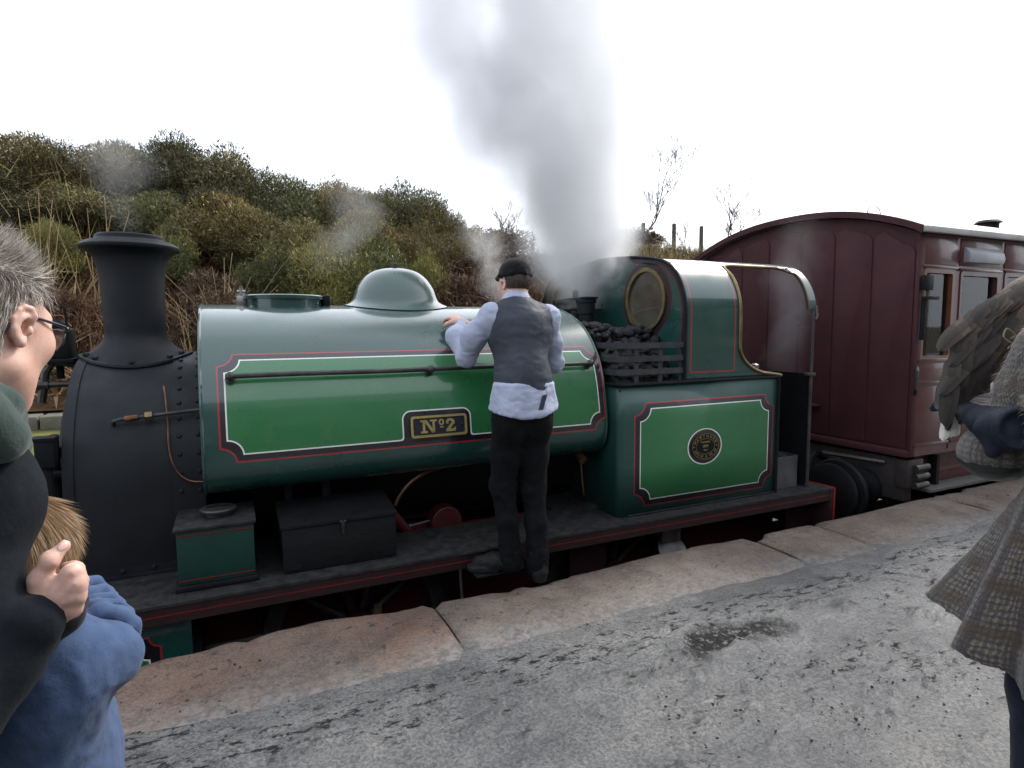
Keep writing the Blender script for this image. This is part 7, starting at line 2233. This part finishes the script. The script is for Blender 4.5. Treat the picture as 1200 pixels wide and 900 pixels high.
# tall dry stalks standing in clumps
def stalk_clump(px, pyt, pyb, y, n, spread, seed, label):
    rg = np.random.default_rng(seed)
    x0, zt = at_depth(px, pyt, y); _, zb = at_depth(px, pyb, y)
    zb = float(hz(x0, y)) - .05
    mb = MB(); H_ = zt - zb
    for k in range(n):
        bx, by = x0 + rg.normal() * .07, y + rg.normal() * .07
        lx, ly = rg.normal() * spread * 1.2, rg.normal() * spread * .6
        h = H_ * rg.uniform(.45, 1.0)
        pts = [(bx + lx * t ** 1.6, by + ly * t ** 1.6, zb + h * (t - .10 * abs(lx) * t * t)) for t in (0, .3, .6, .85, 1)]
        mb.tube(pts, [.010, .009, .007, .005, .003], 4)
    o = mb.build('stalk_clump', M['stalk'], None, loc=(x0, y, zb), ang=180, label=label, cat='plant', group='clumps of tall dry stalks')
M['stalk'] = mat('dry stalk', (.30, .20, .10, 1), (.19, .12, .06, 1), 9, .8)
stalk_clump(262, 280, 340, 9.3, 16, .35, 51, 'clump of tall straw coloured stalks standing just left of the tank filler')
stalk_clump(225, 330, 390, 9.0, 12, .45, 52, 'bent dry stalks between the chimney and the front of the tank')
stalk_clump(110, 215, 280, 10.4, 14, .22, 53, 'dry stalks standing in the smoke behind the chimney rim')
stalk_clump(30, 215, 290, 10.2, 14, .25, 54, 'tall dry stalks above the head of the grey haired man')
stalk_clump(55, 230, 300, 10.0, 10, .3, 55, 'dry stalks between the grey haired man and the chimney')
stalk_clump(105, 385, 430, 8.9, 12, .4, 56, 'pale bent stalks low on the bank behind the chimney foot')
# fence posts on the skyline
pm = mat('weathered fence post', (.09, .08, .07, 1), (.05, .045, .04, 1), 9, .9, bmp=.4)
for px, pt, y, lab in ((754, 261, 14.0, 'leftmost wooden fence post on the skyline, nearest the steam'), (790, 262, 14.0, 'wooden fence post on the skyline, second from the steam'), (822, 265, 14.0, 'wooden fence post on the skyline, third from the steam'), (889, 267, 14.3, 'wooden fence post on the skyline half hidden by the carriage roof')):
    x, zt = at_depth(px, pt, y); zb = float(hz(x, y)) - .3
    MB().lathe([(.062, zb), (.058, zt - .02), (.045, zt)], (x, y, 0), (0, 0, 1), 8).build('fence_post', pm, None, loc=(x, y, zb), label=lab, cat='post', group='fence posts on the skyline')
# bare trees
def bare_tree(px, pt, pb, y, label, seed, lean=0.0, depth=5, spread=.5, r0=.05, ivy=0, name='bare_tree', zb=None):
    rg = np.random.default_rng(seed)
    x0, zt = at_depth(px, pt, y)
    z0 = float(hz(x0, y)) - .2 if zb is None else zb
    H_ = zt - z0
    root = thing(name, label, 'tree', (x0, y, z0))
    tr, tw = MB(), MB()
    def grow(p, d, L, r, lvl):
        pts = [p]; q = p.copy()
        for k in range(4):
            d2 = (d + Vector(rg.normal(size=3) * .10) + Vector((0, 0, .05))).normalized(); q = q + d2 * (L / 4); pts.append(q.copy()); d = d2
        (tr if lvl < 2 else tw).tube(pts, [r, r * .9, r * .8, r * .72, r * .6], 6 if lvl < 2 else 4)
        if lvl >= depth: return
        for k in range(3 if lvl else 4):
            b = pts[2 + int(rg.integers(3))]
            dd = (d + Vector((rg.normal() * spread, rg.normal() * spread, rg.normal() * spread * .5 + .12))).normalized()
            grow(b, dd, L * rg.uniform(.5, .78), max(r * .55, .0028), lvl + 1)
    grow(Vector((x0, y, z0)), Vector((lean, 0, 1)).normalized(), H_ * .45, r0, 0)
    tr.build('trunk', M['birch'], root, ang=180); tw.build('crown', M['twig'], root, ang=180)
    return root
bare_tree(745, 182, 270, 14.5, 'bare leaning tree with fine twigs on the skyline beside the steam', 61, .45, 6, .5, .034)
bare_tree(852, 224, 280, 15.0, 'bare many stemmed tree on the skyline above the cab roof', 62, .0, 6, .42, .036)
bare_tree(886, 250, 285, 15.5, 'thin bare sapling on the skyline beside the carriage roof', 63, .35, 4, .5, .025)
bare_tree(592, 238, 270, 13.0, 'small bare shrub on the ridge above the man in the cap', 64, .1, 5, .6, .035)
bare_tree(808, 240, 285, 16.0, 'faint bare sapling on the skyline between two fence posts', 65, .0, 4, .3, .02)
# ------------------------------------------------------------------ steam and smoke (real volumes)
def puff_mat(name, dens, scale, lo, hi, org, axis_h, r0, r1, color=(1, 1, 1, 1), aniso=.3, lean=(0, 0), fade=(.0, .0), emis=0.0, drift=0.0, stretch=(1, 1, 1), edge=.55):
    """density: noise inside a widening column from org upward"""
    m = bpy.data.materials.new(name); m.use_nodes = True; nt = m.node_tree; nt.nodes.clear(); E.nt = nt
    out = nt.nodes.new('ShaderNodeOutputMaterial'); pv = nt.nodes.new('ShaderNodeVolumePrincipled')
    pv.inputs['Color'].default_value = color; pv.inputs['Anisotropy'].default_value = aniso
    tc = nt.nodes.new('ShaderNodeTexCoord')
    mp = nt.nodes.new('ShaderNodeMapping'); mp.inputs['Scale'].default_value = stretch
    nt.links.new(tc.outputs['Object'], mp.inputs['Vector'])
    no = nt.nodes.new('ShaderNodeTexNoise'); no.inputs['Scale'].default_value = scale; no.inputs['Detail'].default_value = 5; no.inputs['Roughness'].default_value = .6; no.inputs['Distortion'].default_value = .6
    nt.links.new(mp.outputs['Vector'], no.inputs['Vector'])
    sp = nt.nodes.new('ShaderNodeSeparateXYZ'); nt.links.new(tc.outputs['Object'], sp.inputs[0])
    x, y, z = (E(sp.outputs[k]) for k in 'XYZ')
    h = (z - org[2]) * (1.0 / axis_h)
    hc = h.max(0.0).min(1.0)
    cx = x - org[0] - hc * lean[0] ; cy = y - org[1] - hc * lean[1]
    rad = E.op('POWER', hc, .7) * (r1 - r0) + r0
    q = E.op('DIVIDE', cx.hyp(cy), rad)
    body = (1.0 - q) * (1 / edge)
    body = body.max(0.0).min(1.0)
    nz = E(no.outputs['Fac'])
    thr = nz + body * .55 - .55
    d = ((thr - lo) * (1 / (hi - lo))).max(0.0).min(1.0) * body.min(1.0)
    if fade[0]: d = d * ((1.0 - h) * (1 / fade[0])).max(0.0).min(1.0)
    if fade[1]: d = d * (h * (1 / fade[1])).max(0.0).min(1.0)
    k = E.op('POWER', 1.0 - hc * drift, 1.5)
    d = d * k * dens
    nt.links.new(d.v, pv.inputs['Density'])
    nt.links.new(pv.outputs['Volume'], out.inputs['Volume'])
    return m
def column_mesh(org, h, r0, r1, lean, n=20, rings=8, z0=-.05):
    mb = MB(); V, F = [], []
    for i in range(rings + 1):
        t = i / rings; r = (r0 + (r1 - r0) * t ** .7) * 1.08
        for k in range(n):
            a = 2 * PI * k / n; V.append((org[0] + lean[0] * t + r * math.cos(a), org[1] + lean[1] * t + r * math.sin(a), org[2] + z0 + (h - z0) * t))
    for i in range(rings):
        for k in range(n): F.append((i * n + k, i * n + (k + 1) % n, (i + 1) * n + (k + 1) % n, (i + 1) * n + k))
    F += [tuple(range(n - 1, -1, -1)), tuple(range(rings * n, rings * n + n))]
    mb.raw(V, F); bmesh.ops.recalc_face_normals(mb.bm, faces=mb.bm.faces)
    return mb
SO = (2.78, 4.42, 1.64)
column_mesh(SO, 3.4, .62, 1.85, (-.35, .1)).build('steam_plume', puff_mat('dense steam greyed for shade', 8.0, 1.7, .22, .60, SO, 3.4, .60, 1.80, lean=(-.35, .1), drift=.60, fade=(0, .22), color=(.85, .857, .872, 1), stretch=(1, 1, .75), edge=.72), ang=180, kind='stuff', label='tall white plume of steam rising from the safety valves')  # grey volume colour carries the plume's shadow tone
SP = (2.30, 4.75, 2.3)
column_mesh(SP, 2.9, .7, 2.0, (-.85, .3), z0=-.02).build('steam_cloud', puff_mat('soft steam in painted shade', 3.6, .9, .24, .62, SP, 2.9, .68, 1.95, lean=(-.85, .3), drift=.3, color=(.74, .75, .775, 1), fade=(0, .25), edge=.9), ang=180, kind='stuff', label='soft billowing steam spreading left of the white plume')  # shadowed look of this steam is put into its darker grey colour
SB = (2.74, 4.40, 1.63)
column_mesh(SB, 1.6, .34, .78, (-.15, .0)).build('fresh_steam', puff_mat('fresh white steam', 4.2, 2.6, .20, .50, SB, 1.6, .32, .75, lean=(-.15, 0), fade=(.6, 0), color=(.995, .995, 1, 1), edge=.7), ang=180, kind='stuff', label='dense bright white steam leaving the safety valves')
S2 = (2.45, 5.2, 1.45)
column_mesh(S2, 1.2, .26, .62, (-.35, .3)).build('steam_wisp', puff_mat('thin torn steam', 1.5, 3.8, .32, .64, S2, 1.2, .26, .60, lean=(-.35, .3), fade=(.5, .2), edge=.8), ang=180, kind='stuff', label='thin torn steam left of the tall white plume')
S3_ = (2.70, 4.05, 1.72)
column_mesh(S3_, .34, .26, .36, (.10, -.12)).build('steam_wisp', puff_mat('low steam at the cab front', 5.0, 5.5, .34, .60, S3_, .34, .26, .36, lean=(.10, -.12), fade=(.3, .35), edge=.8), ang=180, kind='stuff', label='low steam spilling over the front of the cab roof')
S4 = (CX, YC, 2.0)
column_mesh(S4, 1.5, .14, .8, (-.2, .5)).build('chimney_smoke', puff_mat('thin chimney smoke', .75, 2.2, .22, .60, S4, 1.5, .15, .78, lean=(-.2, .5), fade=(.6, .05), color=(.9, .9, .92, 1), edge=.9), ang=180, kind='stuff', label='thin smoke drifting up from the chimney')
S5 = (.9, 6.2, 1.95)
column_mesh(S5, 1.4, .6, 1.2, (.7, .3)).build('drifting_steam', puff_mat('thin drifting steam', .8, 1.3, .30, .70, S5, 1.4, .6, 1.15, lean=(.7, .3), fade=(.5, .3), edge=1.0), ang=180, kind='stuff', label='thin steam drifting across the gorse behind the tank')
S6 = (4.58, 3.95, .75)
column_mesh(S6, 1.65, .42, .46, (.0, -.15)).build('drifting_steam', puff_mat('thin steam by the carriage end', .9, 1.9, .30, .68, S6, 1.65, .40, .42, lean=(0, -.15), fade=(.3, .3), edge=.8), ang=180, kind='stuff', label='thin steam hanging between the cab and the carriage end')
